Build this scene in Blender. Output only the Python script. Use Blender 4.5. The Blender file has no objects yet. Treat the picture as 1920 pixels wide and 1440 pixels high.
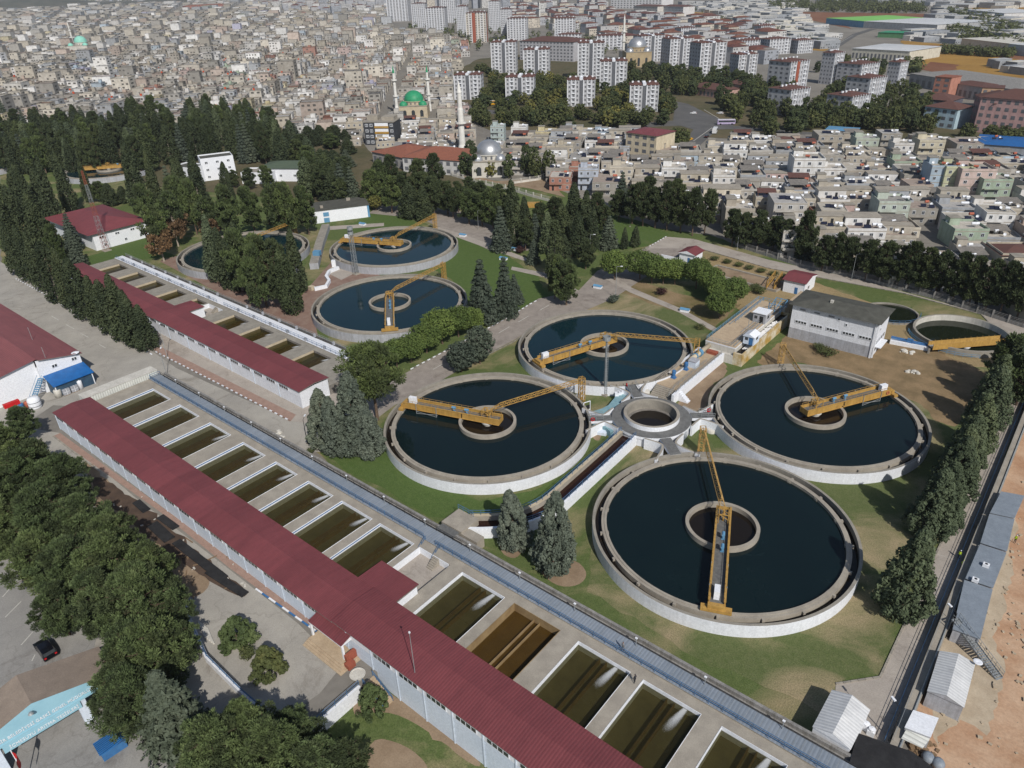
import bpy, math, random
from mathutils import Vector, Matrix
from mathutils.geometry import tessellate_polygon
random.seed(11)
D=bpy.data; SC=bpy.context.scene; COL=SC.collection
rad=math.radians; pi=math.pi
def ru(a,b): return random.uniform(a,b)

# ------------------------------------------------------------------ camera
# World axes run along (x) and across (y) the long filter buildings.
FPX=1369.467; CAMZ=87.292
_p=rad(29.2806); _r=rad(-1.98984); _a=rad(-40.375)
_f=Vector((0,math.cos(_p),-math.sin(_p))); _x=Vector((1,0,0)); _u=_x.cross(_f)
_x,_u=_x*math.cos(_r)+_u*math.sin(_r), _u*math.cos(_r)-_x*math.sin(_r)
def rot(v): return Vector((v[0]*math.cos(_a)+v[1]*math.sin(_a), -v[0]*math.sin(_a)+v[1]*math.cos(_a), v[2]))
CX,CU,CF=rot(_x),rot(_u),rot(_f)
CAM=Vector((0,0,CAMZ))
ROT0=-_a          # turns a thing built facing -y towards the camera's side
def G(px,py,z=0.0):
    "ground (or height z) point seen at a pixel of the 1920x1440 photograph"
    d=CF+CX*((px-960)/FPX)-CU*((py-720)/FPX)
    return CAM+d*((z-CAMZ)/d.z)
def G2(px,py,z=0.0):
    p=G(px,py,z); return (p.x,p.y)
def PX(p):
    q=Vector(p)-CAM; d=q.dot(CF)
    return (960+FPX*q.dot(CX)/d, 720-FPX*q.dot(CU)/d) if d>1 else (-9999,-9999)
def Hof(bx,by,ty,z=0.0):
    "height of an upright thing whose foot is at (bx,by) and whose top is at row ty"
    b=G(bx,by,z); lo,hi=0.0,80.0
    for _ in range(30):
        m=(lo+hi)/2
        if PX(b+Vector((0,0,m)))[1]>ty: lo=m
        else: hi=m
    return lo
def W2(x,y): v=rot((x,y,0)); return (v.x,v.y)
cam=D.cameras.new('camera'); co=D.objects.new('camera',cam); COL.objects.link(co)
cam.sensor_width=36; cam.lens=FPX/1920*36; cam.clip_start=1; cam.clip_end=20000
co.matrix_world=Matrix(((CX.x,CU.x,-CF.x,0),(CX.y,CU.y,-CF.y,0),(CX.z,CU.z,-CF.z,CAMZ),(0,0,0,1)))
SC.camera=co

# ------------------------------------------------------------------ mesh builder
class MB:
    def __init__(s): s.v=[]; s.f=[]; s.m=[]; s.c=None
    def q(s,pts,m=0):
        n=len(s.v); s.v.extend([tuple(p) for p in pts]); s.f.append(tuple(range(n,n+len(pts)))); s.m.append(m); return s
    def box(s,x0,y0,z0,x1,y1,z1,m=0,mt=None,bottom=True):
        n=len(s.v); s.v+=[(x0,y0,z0),(x1,y0,z0),(x1,y1,z0),(x0,y1,z0),(x0,y0,z1),(x1,y0,z1),(x1,y1,z1),(x0,y1,z1)]
        F=[(4,5,6,7),(0,1,5,4),(1,2,6,5),(2,3,7,6),(3,0,4,7)]+([(3,2,1,0)] if bottom else [])
        for i,f in enumerate(F): s.f.append(tuple(n+k for k in f)); s.m.append(mt if (i==0 and mt is not None) else m)
        return s
    def cbox(s,cx,cy,z0,w,d,h,m=0,mt=None,a=0.0):
        c,sn=math.cos(a),math.sin(a); n=len(s.v)
        for z in (z0,z0+h):
            for x,y in ((-w/2,-d/2),(w/2,-d/2),(w/2,d/2),(-w/2,d/2)): s.v.append((cx+x*c-y*sn,cy+x*sn+y*c,z))
        for i,f in enumerate([(4,5,6,7),(0,1,5,4),(1,2,6,5),(2,3,7,6),(3,0,4,7),(3,2,1,0)]):
            s.f.append(tuple(n+k for k in f)); s.m.append(mt if (i==0 and mt is not None) else m)
        return s
    def prism(s,poly,z0,z1,m=0,mt=None,bottom=False):
        if sum(poly[i-1][0]*poly[i][1]-poly[i][0]*poly[i-1][1] for i in range(len(poly)))<0: poly=poly[::-1]
        n=len(s.v); k=len(poly)
        s.v+=[(p[0],p[1],z0) for p in poly]+[(p[0],p[1],z1) for p in poly]
        for i in range(k):
            j=(i+1)%k; s.f.append((n+i,n+j,n+k+j,n+k+i)); s.m.append(m)
        for t in tessellate_polygon([[Vector((p[0],p[1],0)) for p in poly]]):
            a,b,c=[Vector(poly[i]+(0,)) if len(poly[i])==2 else Vector((poly[i][0],poly[i][1],0)) for i in t]
            if (b-a).cross(c-a).z<0: t=t[::-1]
            s.f.append(tuple(n+k+i for i in t)); s.m.append(m if mt is None else mt)
            if bottom: s.f.append(tuple(n+i for i in t[::-1])); s.m.append(m)
        return s
    def flat(s,poly,z,m=0):
        n=len(s.v); s.v+=[(p[0],p[1],z) for p in poly]
        for t in tessellate_polygon([[Vector((p[0],p[1],0)) for p in poly]]):
            a,b,c=[Vector((poly[i][0],poly[i][1],0)) for i in t]
            if (b-a).cross(c-a).z<0: t=t[::-1]
            s.f.append(tuple(n+i for i in t)); s.m.append(m)
        return s
    def tube(s,p,q,r,n=6,r2=None,m=0,cap=True):
        p,q=Vector(p),Vector(q); d=(q-p)
        if d.length<1e-6: return s
        d.normalize(); u=d.orthogonal().normalized(); w=d.cross(u); r2=r if r2 is None else r2; b=len(s.v)
        for c,rr in ((p,r),(q,r2)):
            for i in range(n):
                t=2*pi*i/n; s.v.append(tuple(c+u*(rr*math.cos(t))+w*(rr*math.sin(t))))
        for i in range(n):
            j=(i+1)%n; s.f.append((b+i,b+j,b+n+j,b+n+i)); s.m.append(m)
        if cap: s.f.append(tuple(b+n+i for i in range(n))); s.f.append(tuple(b+i for i in range(n-1,-1,-1))); s.m+=[m,m]
        return s
    def bar(s,p,q,w,h=None,m=0):
        p,q=Vector(p),Vector(q); d=(q-p).normalized(); h=w if h is None else h
        up=Vector((0,0,1)) if abs(d.z)<.95 else Vector((1,0,0))
        a=d.cross(up).normalized()*(w/2); b=a.cross(d).normalized()*(h/2); n=len(s.v)
        for c in (p,q): s.v+=[tuple(c-a-b),tuple(c+a-b),tuple(c+a+b),tuple(c-a+b)]
        for f in [(0,1,5,4),(1,2,6,5),(2,3,7,6),(3,0,4,7),(3,2,1,0),(4,5,6,7)]: s.f.append(tuple(n+k for k in f)); s.m.append(m)
        return s
    def ring(s,cx,cy,r0,r1,z0,z1,n=96,a0=0.0,a1=2*pi,m=0,mo=None,mt=None,mi=None):
        "vertical-walled annulus: inner wall, top, outer wall"
        full=abs(a1-a0-2*pi)<1e-6; k=n if full else n+1; b=len(s.v)
        for i in range(k):
            t=a0+(a1-a0)*i/n; c,sn=math.cos(t),math.sin(t)
            s.v+=[(cx+r0*c,cy+r0*sn,z0),(cx+r0*c,cy+r0*sn,z1),(cx+r1*c,cy+r1*sn,z1),(cx+r1*c,cy+r1*sn,z0)]
        for i in range(n):
            a=b+4*i; c=b+4*((i+1)%k)
            s.f+=[(a,c,c+1,a+1),(a+1,c+1,c+2,a+2),(a+2,c+2,c+3,a+3)]
            s.f[-3]=(a,a+1,c+1,c); s.f[-2]=(a+1,a+2,c+2,c+1); s.f[-1]=(a+2,a+3,c+3,c+2)
            s.m+=[m if mi is None else mi, m if mt is None else mt, m if mo is None else mo]
        if not full:
            s.f+=[(b,b+3,b+2,b+1),(b+4*n,b+4*n+1,b+4*n+2,b+4*n+3)]; s.m+=[m,m]
        return s
    def disc(s,cx,cy,r,z,n=64,m=0):
        return s.q([(cx+r*math.cos(2*pi*i/n),cy+r*math.sin(2*pi*i/n),z) for i in range(n)],m)
    def annulus(s,cx,cy,r0,r1,z,n=96,m=0,a0=0.0,a1=2*pi):
        for i in range(n):
            t,u=a0+(a1-a0)*i/n,a0+(a1-a0)*(i+1)/n
            s.q([(cx+r0*math.cos(t),cy+r0*math.sin(t),z),(cx+r1*math.cos(t),cy+r1*math.sin(t),z),(cx+r1*math.cos(u),cy+r1*math.sin(u),z),(cx+r0*math.cos(u),cy+r0*math.sin(u),z)],m)
        return s
    def lathe(s,prof,cx=0,cy=0,n=16,m=0):
        b=len(s.v); k=len(prof)
        for i in range(n):
            t=2*pi*i/n
            for r,z in prof: s.v.append((cx+r*math.cos(t),cy+r*math.sin(t),z))
        for i in range(n):
            j=(i+1)%n
            for e in range(k-1): s.f.append((b+i*k+e,b+j*k+e,b+j*k+e+1,b+i*k+e+1)); s.m.append(m)
        return s
    def gable(s,x0,y0,x1,y1,z,h,th=.12,m=0,axis='x',mg=None):
        "gabled roof slab, ridge along axis; mg fills the gable ends"
        if axis=='x':
            ym=(y0+y1)/2; R=[(x0,y0,z),(x1,y0,z),(x1,ym,z+h),(x0,ym,z+h),(x0,y1,z),(x1,y1,z)]
        else:
            xm=(x0+x1)/2; R=[(x0,y1,z),(x0,y0,z),(xm,y0,z+h),(xm,y1,z+h),(x1,y1,z),(x1,y0,z)]
        U=[(a,b,c+th) for a,b,c in R]
        s.q([U[0],U[1],U[2],U[3]],m); s.q([U[3],U[2],U[5],U[4]],m)
        s.q([R[1],R[0],R[3],R[2]],m); s.q([R[2],R[3],R[4],R[5]],m)
        s.q([R[0],R[1],U[1],U[0]],m); s.q([R[5],R[4],U[4],U[5]],m)
        g=m if mg is None else mg
        s.q([R[1],R[5],R[2]],g); s.q([R[4],R[0],R[3]],g)
        s.q([R[1],R[2],U[2],U[1]],m); s.q([R[2],R[5],U[5],U[2]],m); s.q([R[3],R[0],U[0],U[3]],m); s.q([R[4],R[3],U[3],U[4]],m)
        return s
    def hip(s,x0,y0,x1,y1,z,h,m=0,over=.4):
        x0-=over;y0-=over;x1+=over;y1+=over
        w,d=x1-x0,y1-y0
        if w>=d: a,b=(x0+d/2,(y0+y1)/2,z+h),(x1-d/2,(y0+y1)/2,z+h); F=[(0,1,5,4),(1,2,5),(2,3,4,5),(3,0,4)]
        else: a,b=((x0+x1)/2,y0+w/2,z+h),((x0+x1)/2,y1-w/2,z+h); F=[(0,1,4),(1,2,5,4),(2,3,5),(3,0,4,5)]
        n=len(s.v); s.v+=[(x0,y0,z),(x1,y0,z),(x1,y1,z),(x0,y1,z),a,b]
        for f in F+[(3,2,1,0)]: s.f.append(tuple(n+k for k in f)); s.m.append(m)
        return s
    def mesh(s,name,mats,off=(0,0,0),smooth=False):
        me=D.meshes.new(name)
        v=s.v if off==(0,0,0) else [(a-off[0],b-off[1],c-off[2]) for a,b,c in s.v]
        me.from_pydata(v,[],s.f)
        for m in (mats if isinstance(mats,(list,tuple)) else [mats]): me.materials.append(m)
        me.polygons.foreach_set('material_index',s.m)
        if smooth: me.polygons.foreach_set('use_smooth',[True]*len(s.f))
        if s.c is not None:
            at=me.color_attributes.new('col','FLOAT_COLOR','CORNER'); buf=[]
            for f,c in zip(s.f,s.c): buf+=list(c)*len(f)
            at.data.foreach_set('color',buf)
        me.update(); return me
LOC={}
def origin(o):
    while o is not None:
        if o.name in LOC: return LOC[o.name]
        o=o.parent
    return (0,0,0)
def tag(o,label=None,cat=None,group=None,kind=None):
    if label: o['label']=label
    if cat: o['category']=cat
    if group: o['group']=group
    if kind: o['kind']=kind
    return o
def T(name,label,cat,loc=(0,0,0),group=None,rz=0.0,local=False):
    "a thing: an Empty at its base. Parts are given in world coordinates unless local."
    o=D.objects.new(name,None); COL.objects.link(o); o.location=loc; o.rotation_euler=(0,0,rz); o.empty_display_size=.5
    LOC[o.name]=(0,0,0) if local else tuple(loc)
    return tag(o,label,cat,group)
def part(name,mb,mats,parent=None,smooth=False,label=None):
    me=mb.mesh(name,mats,tuple(origin(parent)) if parent else (0,0,0),smooth)
    o=D.objects.new(name,me); COL.objects.link(o); o.parent=parent
    if label: o['label']=label
    return o
def link(name,me,parent=None,loc=(0,0,0),rz=0.0,scale=None,color=None):
    o=D.objects.new(name,me); COL.objects.link(o); o.parent=parent; o.location=loc
    if rz: o.rotation_euler=(0,0,rz)
    if scale: o.scale=scale
    if color: o.color=color
    return o
def single(name,mb,mats,label,cat,group=None,smooth=False):
    "a thing that is one mesh"
    xs=[v[0] for v in mb.v]; ys=[v[1] for v in mb.v]; zs=[v[2] for v in mb.v]
    off=((min(xs)+max(xs))/2,(min(ys)+max(ys))/2,min(zs))
    me=mb.mesh(name,mats,off,smooth); o=D.objects.new(name,me); COL.objects.link(o); o.location=off
    return tag(o,label,cat,group)
def struct(name,mb,mats,kind='structure',smooth=False):
    o=D.objects.new(name,mb.mesh(name,mats,(0,0,0),smooth)); COL.objects.link(o); o['kind']=kind; return o
def copy_tree(o,parent=None):
    c=o.copy(); COL.objects.link(c); c.parent=parent
    for ch in o.children: copy_tree(ch,c)
    return c
def textmesh(txt,size,mat,extr=.02,align='CENTER'):
    cu=D.curves.new('lettering','FONT'); cu.body=txt; cu.size=size; cu.extrude=extr; cu.align_x=align; cu.align_y='CENTER'; cu.resolution_u=3; cu.offset=.012*size if mat.name=='black_paint' else 0
    o=D.objects.new('lettering',cu); COL.objects.link(o)
    dg=bpy.context.evaluated_depsgraph_get(); me=D.meshes.new_from_object(o.evaluated_get(dg))
    D.objects.remove(o); D.curves.remove(cu); me.materials.clear(); me.materials.append(mat); return me

# ------------------------------------------------------------------ materials
def nodes(name):
    m=D.materials.new(name); m.use_nodes=True; nt=m.node_tree; b=nt.nodes['Principled BSDF']; return m,nt,b
def lk(nt,a,b): nt.links.new(a,b)
def coords(nt,kind='Object',scale=(1,1,1)):
    t=nt.nodes.new('ShaderNodeTexCoord'); mp=nt.nodes.new('ShaderNodeMapping'); mp.inputs['Scale'].default_value=scale
    lk(nt,t.outputs[kind],mp.inputs[0]); return mp.outputs[0]
def worldpos(nt,scale=(1,1,1)):
    t=nt.nodes.new('ShaderNodeNewGeometry'); mp=nt.nodes.new('ShaderNodeMapping'); mp.inputs['Scale'].default_value=scale
    lk(nt,t.outputs['Position'],mp.inputs[0]); return mp.outputs[0]
def noise(nt,vec,scale,detail=4,rough=.6,dist=0):
    n=nt.nodes.new('ShaderNodeTexNoise'); n.inputs['Scale'].default_value=scale; n.inputs['Detail'].default_value=detail
    n.inputs['Roughness'].default_value=rough; n.inputs['Distortion'].default_value=dist; lk(nt,vec,n.inputs['Vector']); return n.outputs['Fac']
def ramp(nt,fac,stops):
    r=nt.nodes.new('ShaderNodeValToRGB'); e=r.color_ramp.elements
    while len(e)<len(stops): e.new(.5)
    for i,(p,c) in enumerate(stops):
        e[i].position=p; e[i].color=(*c,1) if len(c)==3 else c
    lk(nt,fac,r.inputs[0]); return r.outputs[0]
def mix(nt,a,b,fac,mode='MIX'):
    n=nt.nodes.new('ShaderNodeMix'); n.data_type='RGBA'; n.blend_type=mode
    for k,v in ((6,a),(7,b)):
        if isinstance(v,tuple): n.inputs[k].default_value=(*v,1) if len(v)==3 else v
        else: lk(nt,v,n.inputs[k])
    if isinstance(fac,(int,float)): n.inputs[0].default_value=fac
    else: lk(nt,fac,n.inputs[0])
    return n.outputs[2]
def bump(nt,b,h,st=.3,dist=.05):
    n=nt.nodes.new('ShaderNodeBump'); n.inputs['Strength'].default_value=st; n.inputs['Distance'].default_value=dist
    lk(nt,h,n.inputs['Height']); lk(nt,n.outputs[0],b.inputs['Normal'])
def S(c): # sRGB 0-255 to linear
    return tuple((x/255/12.92 if x/255<=.04045 else ((x/255+.055)/1.055)**2.4) for x in c)
def mat(name,c,c2=None,sc=.8,rough=.8,bmp=0,spec=.3,fine=0,metal=0,streak=0,lo=.35,hi=.65,crack=0,k=1.0):
    "plain weathered surface: two tones blended by world-space noise plus fine speckle"
    m,nt,b=nodes(name); b.inputs['Roughness'].default_value=rough; b.inputs['Specular IOR Level'].default_value=spec; b.inputs['Metallic'].default_value=metal
    if c2 is None: c2=tuple(x*.82 for x in c)
    c=tuple(x*k for x in c); c2=tuple(x*k for x in c2)
    v=worldpos(nt); n=noise(nt,v,sc,5,.65)
    col=ramp(nt,n,[(lo,c),(hi,c2)])
    if fine:
        n2=noise(nt,v,fine,3,.7); col=mix(nt,col,ramp(nt,n2,[(.3,(.84,.84,.84)),(.7,(1.08,1.08,1.08))]),1,'MULTIPLY')
    if streak:
        vs=worldpos(nt,(1.3,1.3,.12)); n3=noise(nt,vs,1.6,4,.7); col=mix(nt,col,ramp(nt,n3,[(.42,(1,1,1)),(.75,(1-streak,1-streak*1.05,1-streak*1.15))]),1,'MULTIPLY')
    if crack:
        vo=nt.nodes.new('ShaderNodeTexVoronoi'); vo.feature='DISTANCE_TO_EDGE'; vo.inputs['Scale'].default_value=crack; wv=nt.nodes.new('ShaderNodeVectorMath'); wv.operation='ADD'
        nn=nt.nodes.new('ShaderNodeTexNoise'); nn.inputs['Scale'].default_value=.35; lk(nt,v,nn.inputs['Vector']); sc_=nt.nodes.new('ShaderNodeVectorMath'); sc_.operation='SCALE'; sc_.inputs['Scale'].default_value=5; lk(nt,nn.outputs['Color'],sc_.inputs[0])
        lk(nt,v,wv.inputs[0]); lk(nt,sc_.outputs[0],wv.inputs[1]); lk(nt,wv.outputs[0],vo.inputs['Vector']); col=mix(nt,col,ramp(nt,vo.outputs['Distance'],[(0,(.86,.855,.85)),(.016,(1,1,1))]),1,'MULTIPLY')
        st=noise(nt,v,.09,6,.75,1.5); col=mix(nt,col,ramp(nt,st,[(.40,(1.05,1.05,1.04)),(.56,(1,1,1)),(.68,(.74,.72,.70))]),1,'MULTIPLY')
    lk(nt,col,b.inputs['Base Color'])
    if bmp: bump(nt,b,noise(nt,v,max(fine,sc*6),4,.7),bmp)
    return m
def objmat(name,rough=.85,sc=.5,win=False):
    "painted wall: its colour comes from the object"
    m,nt,b=nodes(name); b.inputs['Roughness'].default_value=rough; b.inputs['Specular IOR Level'].default_value=.2
    oi=nt.nodes.new('ShaderNodeObjectInfo'); v=worldpos(nt,(1,1,.5)); n=noise(nt,v,sc,5,.7)
    col=mix(nt,oi.outputs['Color'],ramp(nt,n,[(.35,(1.05,1.05,1.05)),(.7,(.72,.7,.68))]),1,'MULTIPLY')
    lk(nt,col,b.inputs['Base Color']); return m
def ribbed(name,c,c2,axis,pitch,depth=.5,rough=.55,spec=.4,dark=.8):
    "corrugated sheet: ribs spaced along one axis"
    m,nt,b=nodes(name); b.inputs['Roughness'].default_value=rough; b.inputs['Specular IOR Level'].default_value=spec
    v=worldpos(nt); n=noise(nt,v,.25,5,.65); n2=noise(nt,worldpos(nt,(1,1,1)),2.2,4,.7)
    col=ramp(nt,n,[(.3,c),(.7,c2)]); col=mix(nt,col,ramp(nt,n2,[(.3,(.92,.92,.92)),(.7,(1.05,1.05,1.05))]),1,'MULTIPLY')
    ax_=(1,.12,1) if axis=='X' else (.12,1,1)
    col=mix(nt,col,ramp(nt,noise(nt,worldpos(nt,ax_),.9,5,.7),[(.3,(.86,.86,.87)),(.5,(1,1,1)),(.72,(1.10,1.09,1.08))]),1,'MULTIPLY')
    sx=nt.nodes.new('ShaderNodeSeparateXYZ'); lk(nt,v,sx.inputs[0]); dv=nt.nodes.new('ShaderNodeMath'); dv.operation='DIVIDE'; dv.inputs[1].default_value=7.3; lk(nt,sx.outputs[0 if axis=='X' else 1],dv.inputs[0]); fl=nt.nodes.new('ShaderNodeMath'); fl.operation='FLOOR'; lk(nt,dv.outputs[0],fl.inputs[0])
    wn=nt.nodes.new('ShaderNodeTexWhiteNoise'); wn.noise_dimensions='1D'; lk(nt,fl.outputs[0],wn.inputs['W']); col=mix(nt,col,ramp(nt,wn.outputs['Value'],[(0,(.91,.91,.91)),(1,(1.07,1.06,1.06))]),1,'MULTIPLY')
    w=nt.nodes.new('ShaderNodeTexWave'); w.wave_type='BANDS'; w.bands_direction=axis; w.inputs['Scale'].default_value=.314/pitch; w.inputs['Distortion'].default_value=0
    lk(nt,v,w.inputs['Vector'])
    col=mix(nt,col,ramp(nt,w.outputs['Fac'],[(0,(dark,dark,dark)),(.35,(1,1,1))]),1,'MULTIPLY')
    lk(nt,col,b.inputs['Base Color']); bump(nt,b,w.outputs['Fac'],depth,.06); return m
def leafmat(name,c1,c2,c3=None,sc=.35,k=1.5,ds=.10):
    def _t(c):
        g=sum(c)/3; return tuple((x*(1-ds)+g*ds)*k for x in c)
    c1,c2=_t(c1),_t(c2); c3=_t(c3) if c3 else None
    m,nt,b=nodes(name); b.inputs['Roughness'].default_value=.75; b.inputs['Specular IOR Level'].default_value=.15
    oi=nt.nodes.new('ShaderNodeObjectInfo'); v=worldpos(nt); n=noise(nt,v,sc,3,.6); n2=noise(nt,v,2.2,2,.6)
    col=ramp(nt,n,[(.3,c1),(.7,c2)] if c3 is None else [(.28,c1),(.55,c2),(.75,c3)])
    col=mix(nt,col,ramp(nt,n2,[(.3,(.7,.72,.7)),(.7,(1.25,1.25,1.2))]),1,'MULTIPLY')
    r=ramp(nt,oi.outputs['Random'],[(0,(.78,.8,.78)),(.5,(1,1,1)),(1,(1.22,1.18,1.05))])
    col=mix(nt,col,r,1,'MULTIPLY'); lk(nt,col,b.inputs['Base Color'])
    tr=nt.nodes.new('ShaderNodeBsdfTranslucent'); lk(nt,col,tr.inputs['Color'])
    ms=nt.nodes.new('ShaderNodeMixShader'); ms.inputs[0].default_value=.16
    out=nt.nodes['Material Output']; lk(nt,b.outputs[0],ms.inputs[1]); lk(nt,tr.outputs[0],ms.inputs[2]); lk(nt,ms.outputs[0],out.inputs[0])
    return m
def watermat(name,col,alpha=0.0,rough=.06,c2=None,sc=.1):
    "still water; alpha>0 lets the floor below show through, tinted"
    m,nt,b=nodes(name); b.inputs['Roughness'].default_value=rough; b.inputs['IOR'].default_value=1.33; b.inputs['Specular IOR Level'].default_value=.5
    v=worldpos(nt)
    if c2:
        cc=ramp(nt,noise(nt,v,sc,4,.6),[(.35,col),(.65,c2)]); sm=ramp(nt,noise(nt,v,.16,7,.72,2.5),[(.60,(0,0,0)),(.78,(.35,.35,.35))])
        lk(nt,mix(nt,cc,tuple(x*2.2+.008 for x in col),sm),b.inputs['Base Color'])
    else: b.inputs['Base Color'].default_value=(*col,1)
    bump(nt,b,noise(nt,v,1.2,3,.5),.04,.03)
    if alpha:
        tr=nt.nodes.new('ShaderNodeBsdfTransparent'); tr.inputs[0].default_value=(.58,.565,.43,1)
        ms=nt.nodes.new('ShaderNodeMixShader'); ms.inputs[0].default_value=alpha
        lk(nt,b.outputs[0],ms.inputs[1]); lk(nt,tr.outputs[0],ms.inputs[2]); lk(nt,ms.outputs[0],nt.nodes['Material Output'].inputs[0])
    return m
M={}
M['conc']=mat('concrete',(.30,.278,.24),(.225,.207,.18),.6,.9,.2,.2,fine=7)
M['conc_l']=mat('pale_concrete',(.35,.317,.268),(.27,.243,.207),.5,.9,.2,.2,fine=6)
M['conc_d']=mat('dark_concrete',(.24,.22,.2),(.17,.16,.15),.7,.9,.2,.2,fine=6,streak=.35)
M['conc_g']=mat('grey_concrete_wall',(.30,.29,.28),(.22,.215,.21),.6,.9,.1,.2,fine=5,streak=.5)
M['white']=mat('white_paint',(.74,.76,.80),(.70,.72,.77),.4,.7,0,.3,fine=3)
M['white_s']=mat('stained_white_paint',(.70,.72,.77),(.64,.66,.71),.35,.8,0,.25,fine=3,streak=.10)
M['greyp']=mat('grey_painted_concrete',(.40,.41,.45),(.33,.34,.37),.4,.8,0,.25,fine=3,streak=.3)
M['blue_l']=mat('pale_blue_paint',(.60,.67,.77),(.54,.61,.71),.4,.75,0,.3,fine=3)
M['blue']=mat('blue_paint',(.045,.16,.36),(.035,.11,.26),1,.5,0,.4)
M['rail']=mat('blue_rail_paint',(.06,.15,.30),(.05,.11,.2),1,.5,0,.4)
M['sky_b']=mat('sky_blue_paint',(.115,.27,.43),(.09,.22,.36),1,.6,0,.3)
M['tarp']=mat('blue_sheet_roof',(.012,.12,.36),(.010,.09,.28),.8,.45,0,.5)
M['turq']=mat('faded_turquoise_channel',(.22,.36,.40),(.16,.28,.33),.6,.8,0,.3,fine=3)
M['cream']=mat('cream_stucco',(.50,.43,.32),(.42,.35,.25),.5,.85,0,.2,fine=4)
M['yellow']=mat('yellow_paint',(.47,.285,.075),(.37,.215,.058),.9,.55,0,.4,fine=4,streak=.28)
M['yellow_d']=mat('weathered_yellow_paint',(.46,.29,.10),(.36,.215,.07),1.2,.6,0,.3,fine=5)
M['ystain']=mat('rust_stained_wall',(.62,.56,.44),(.42,.27,.07),.28,.85,0,.2,fine=3,streak=.3,lo=.4,hi=.6)
M['grate']=ribbed('walkway_grating',(.24,.275,.325),(.20,.235,.28),'X',.5,.3,.6,.3,.86)
M['grate2']=mat('steel_grating',(.16,.16,.155),(.10,.10,.10),2,.6,.2,.3,fine=12)
M['plank']=mat('grey_planks',(.17,.17,.168),(.115,.115,.113),1.4,.8,.3,.2,fine=8)
M['steel']=mat('galvanised_steel',(.34,.36,.37),(.25,.27,.28),1,.5,0,.5,metal=.3)
M['dark']=mat('dark_metal',(.025,.026,.028),(.015,.015,.017),1,.6)
M['glass']=mat('window_glass',(.05,.056,.062),(.03,.036,.042),.7,.15,0,.5)
M['black']=mat('black_paint',(.012,.012,.012),(.01,.01,.01),1,.6)
M['red_roof']=ribbed('red_sheet_roof',(.190,.052,.058),(.162,.045,.051),'X',.36,.4,.6,.3,.93)
M['red_roof2']=ribbed('red_sheet_roof_ribbed',(.180,.049,.055),(.156,.043,.049),'X',.45,.35,.6,.3,.88)
M['hall_roof']=ribbed('faded_red_roof',(.225,.078,.08),(.195,.068,.07),'Y',.4,.3,.6,.3,.93)
M['terra']=mat('terracotta_tiles',(.27,.105,.068),(.21,.083,.057),.8,.85,.2,.2,fine=6)
M['terra2']=mat('brown_red_tiles',(.128,.064,.053),(.10,.052,.046),.8,.85,.2,.2,fine=6)
M['felt']=mat('grey_felt_roof',(.10,.10,.088),(.07,.07,.062),.5,.95,.2,.1,fine=4)
M['felt_d']=mat('dark_felt',(.035,.035,.037),(.022,.022,.024),.6,.9,.2,.1,fine=4)
M['green_roof']=mat('green_sheet_roof',(.085,.11,.075),(.07,.095,.065),.5,.7)
M['wsheet']=ribbed('white_sheet',(.62,.63,.64),(.52,.53,.54),'Y',.5,.5,.5,.4,.85)
M['wsheet_s']=ribbed('white_ribbed_sheet',(.62,.63,.60),(.52,.54,.50),'Y',.55,.8,.5,.4,.7)
M['gsheet']=mat('blue_grey_roof_sheet',(.225,.26,.305),(.185,.215,.255),.7,.55,0,.4,fine=5)
M['brick']=mat('red_brick_paint',(.30,.085,.05),(.24,.07,.045),1,.85)
M['tan']=mat('tan_paving',(.46,.36,.25),(.38,.29,.2),.8,.9,0,.2,fine=4)
M['silver']=mat('zinc_dome',(.44,.45,.47),(.36,.37,.39),.5,.38,0,.5,metal=.6)
M['dgreen']=mat('green_dome_paint',(.03,.27,.13),(.025,.21,.10),.5,.5)
M['mint']=mat('mint_dome_paint',(.25,.55,.45),(.2,.48,.4),.5,.6)
M['minaret']=mat('minaret_white',(.72,.71,.68),(.62,.61,.58),.5,.8,0,.2,fine=4,streak=.1)
M['lgreen']=mat('bright_green_sheet',(.20,.48,.10),(.17,.42,.09),.05,.6)
M['stone']=mat('white_limestone',(.60,.58,.53),(.48,.46,.42),.5,.85,0,.2,fine=4,streak=.2)
M['tanstone']=mat('tan_stone',(.40,.32,.20),(.32,.25,.16),.3,.9,0,.2)
M['wood']=mat('weathered_timber',(.22,.15,.09),(.15,.10,.06),2,.9)
M['bark']=mat('bark',(.16,.115,.085),(.09,.065,.05),3,.95,.3,.1)
M['bark_w']=mat('whitewashed_bark',(.42,.38,.32),(.25,.2,.16),3,.95,.3,.1)
M['orange']=mat('orange_red_plastic',(.42,.125,.075),(.33,.09,.055),1,.55)
M['red']=mat('red_paint',(.50,.012,.015),(.42,.01,.012),1,.5)
M['hivis']=mat('hi_vis_yellow',(.62,.80,.03),(.5,.68,.02),1,.6)
M['skin']=mat('skin',(.40,.23,.15),(.36,.2,.13),1,.6)
M['cloth']=mat('dark_cloth',(.03,.032,.04),(.02,.022,.03),2,.9)
M['cloth_g']=mat('grey_cloth',(.20,.20,.21),(.16,.16,.17),2,.9)
M['car']=mat('black_car_paint',(.006,.007,.010),(.005,.005,.008),1,.2,0,.6)
M['tyre']=mat('tyre_rubber',(.02,.02,.02),(.015,.015,.015),1,.9)
M['foam']=mat('white_foam',(.75,.74,.74),(.6,.6,.6),2,.9,.4)
M['wall']=objmat('painted_wall'); M['wallf']=objmat('roof_deck',.95,.9)
M['solar']=mat('solar_panel',(.012,.015,.03),(.02,.022,.04),1,.25,0,.5)
M['water']=watermat('tank_water',(.0050,.0125,.0140),c2=(.0042,.0102,.0122),sc=.06)
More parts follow.
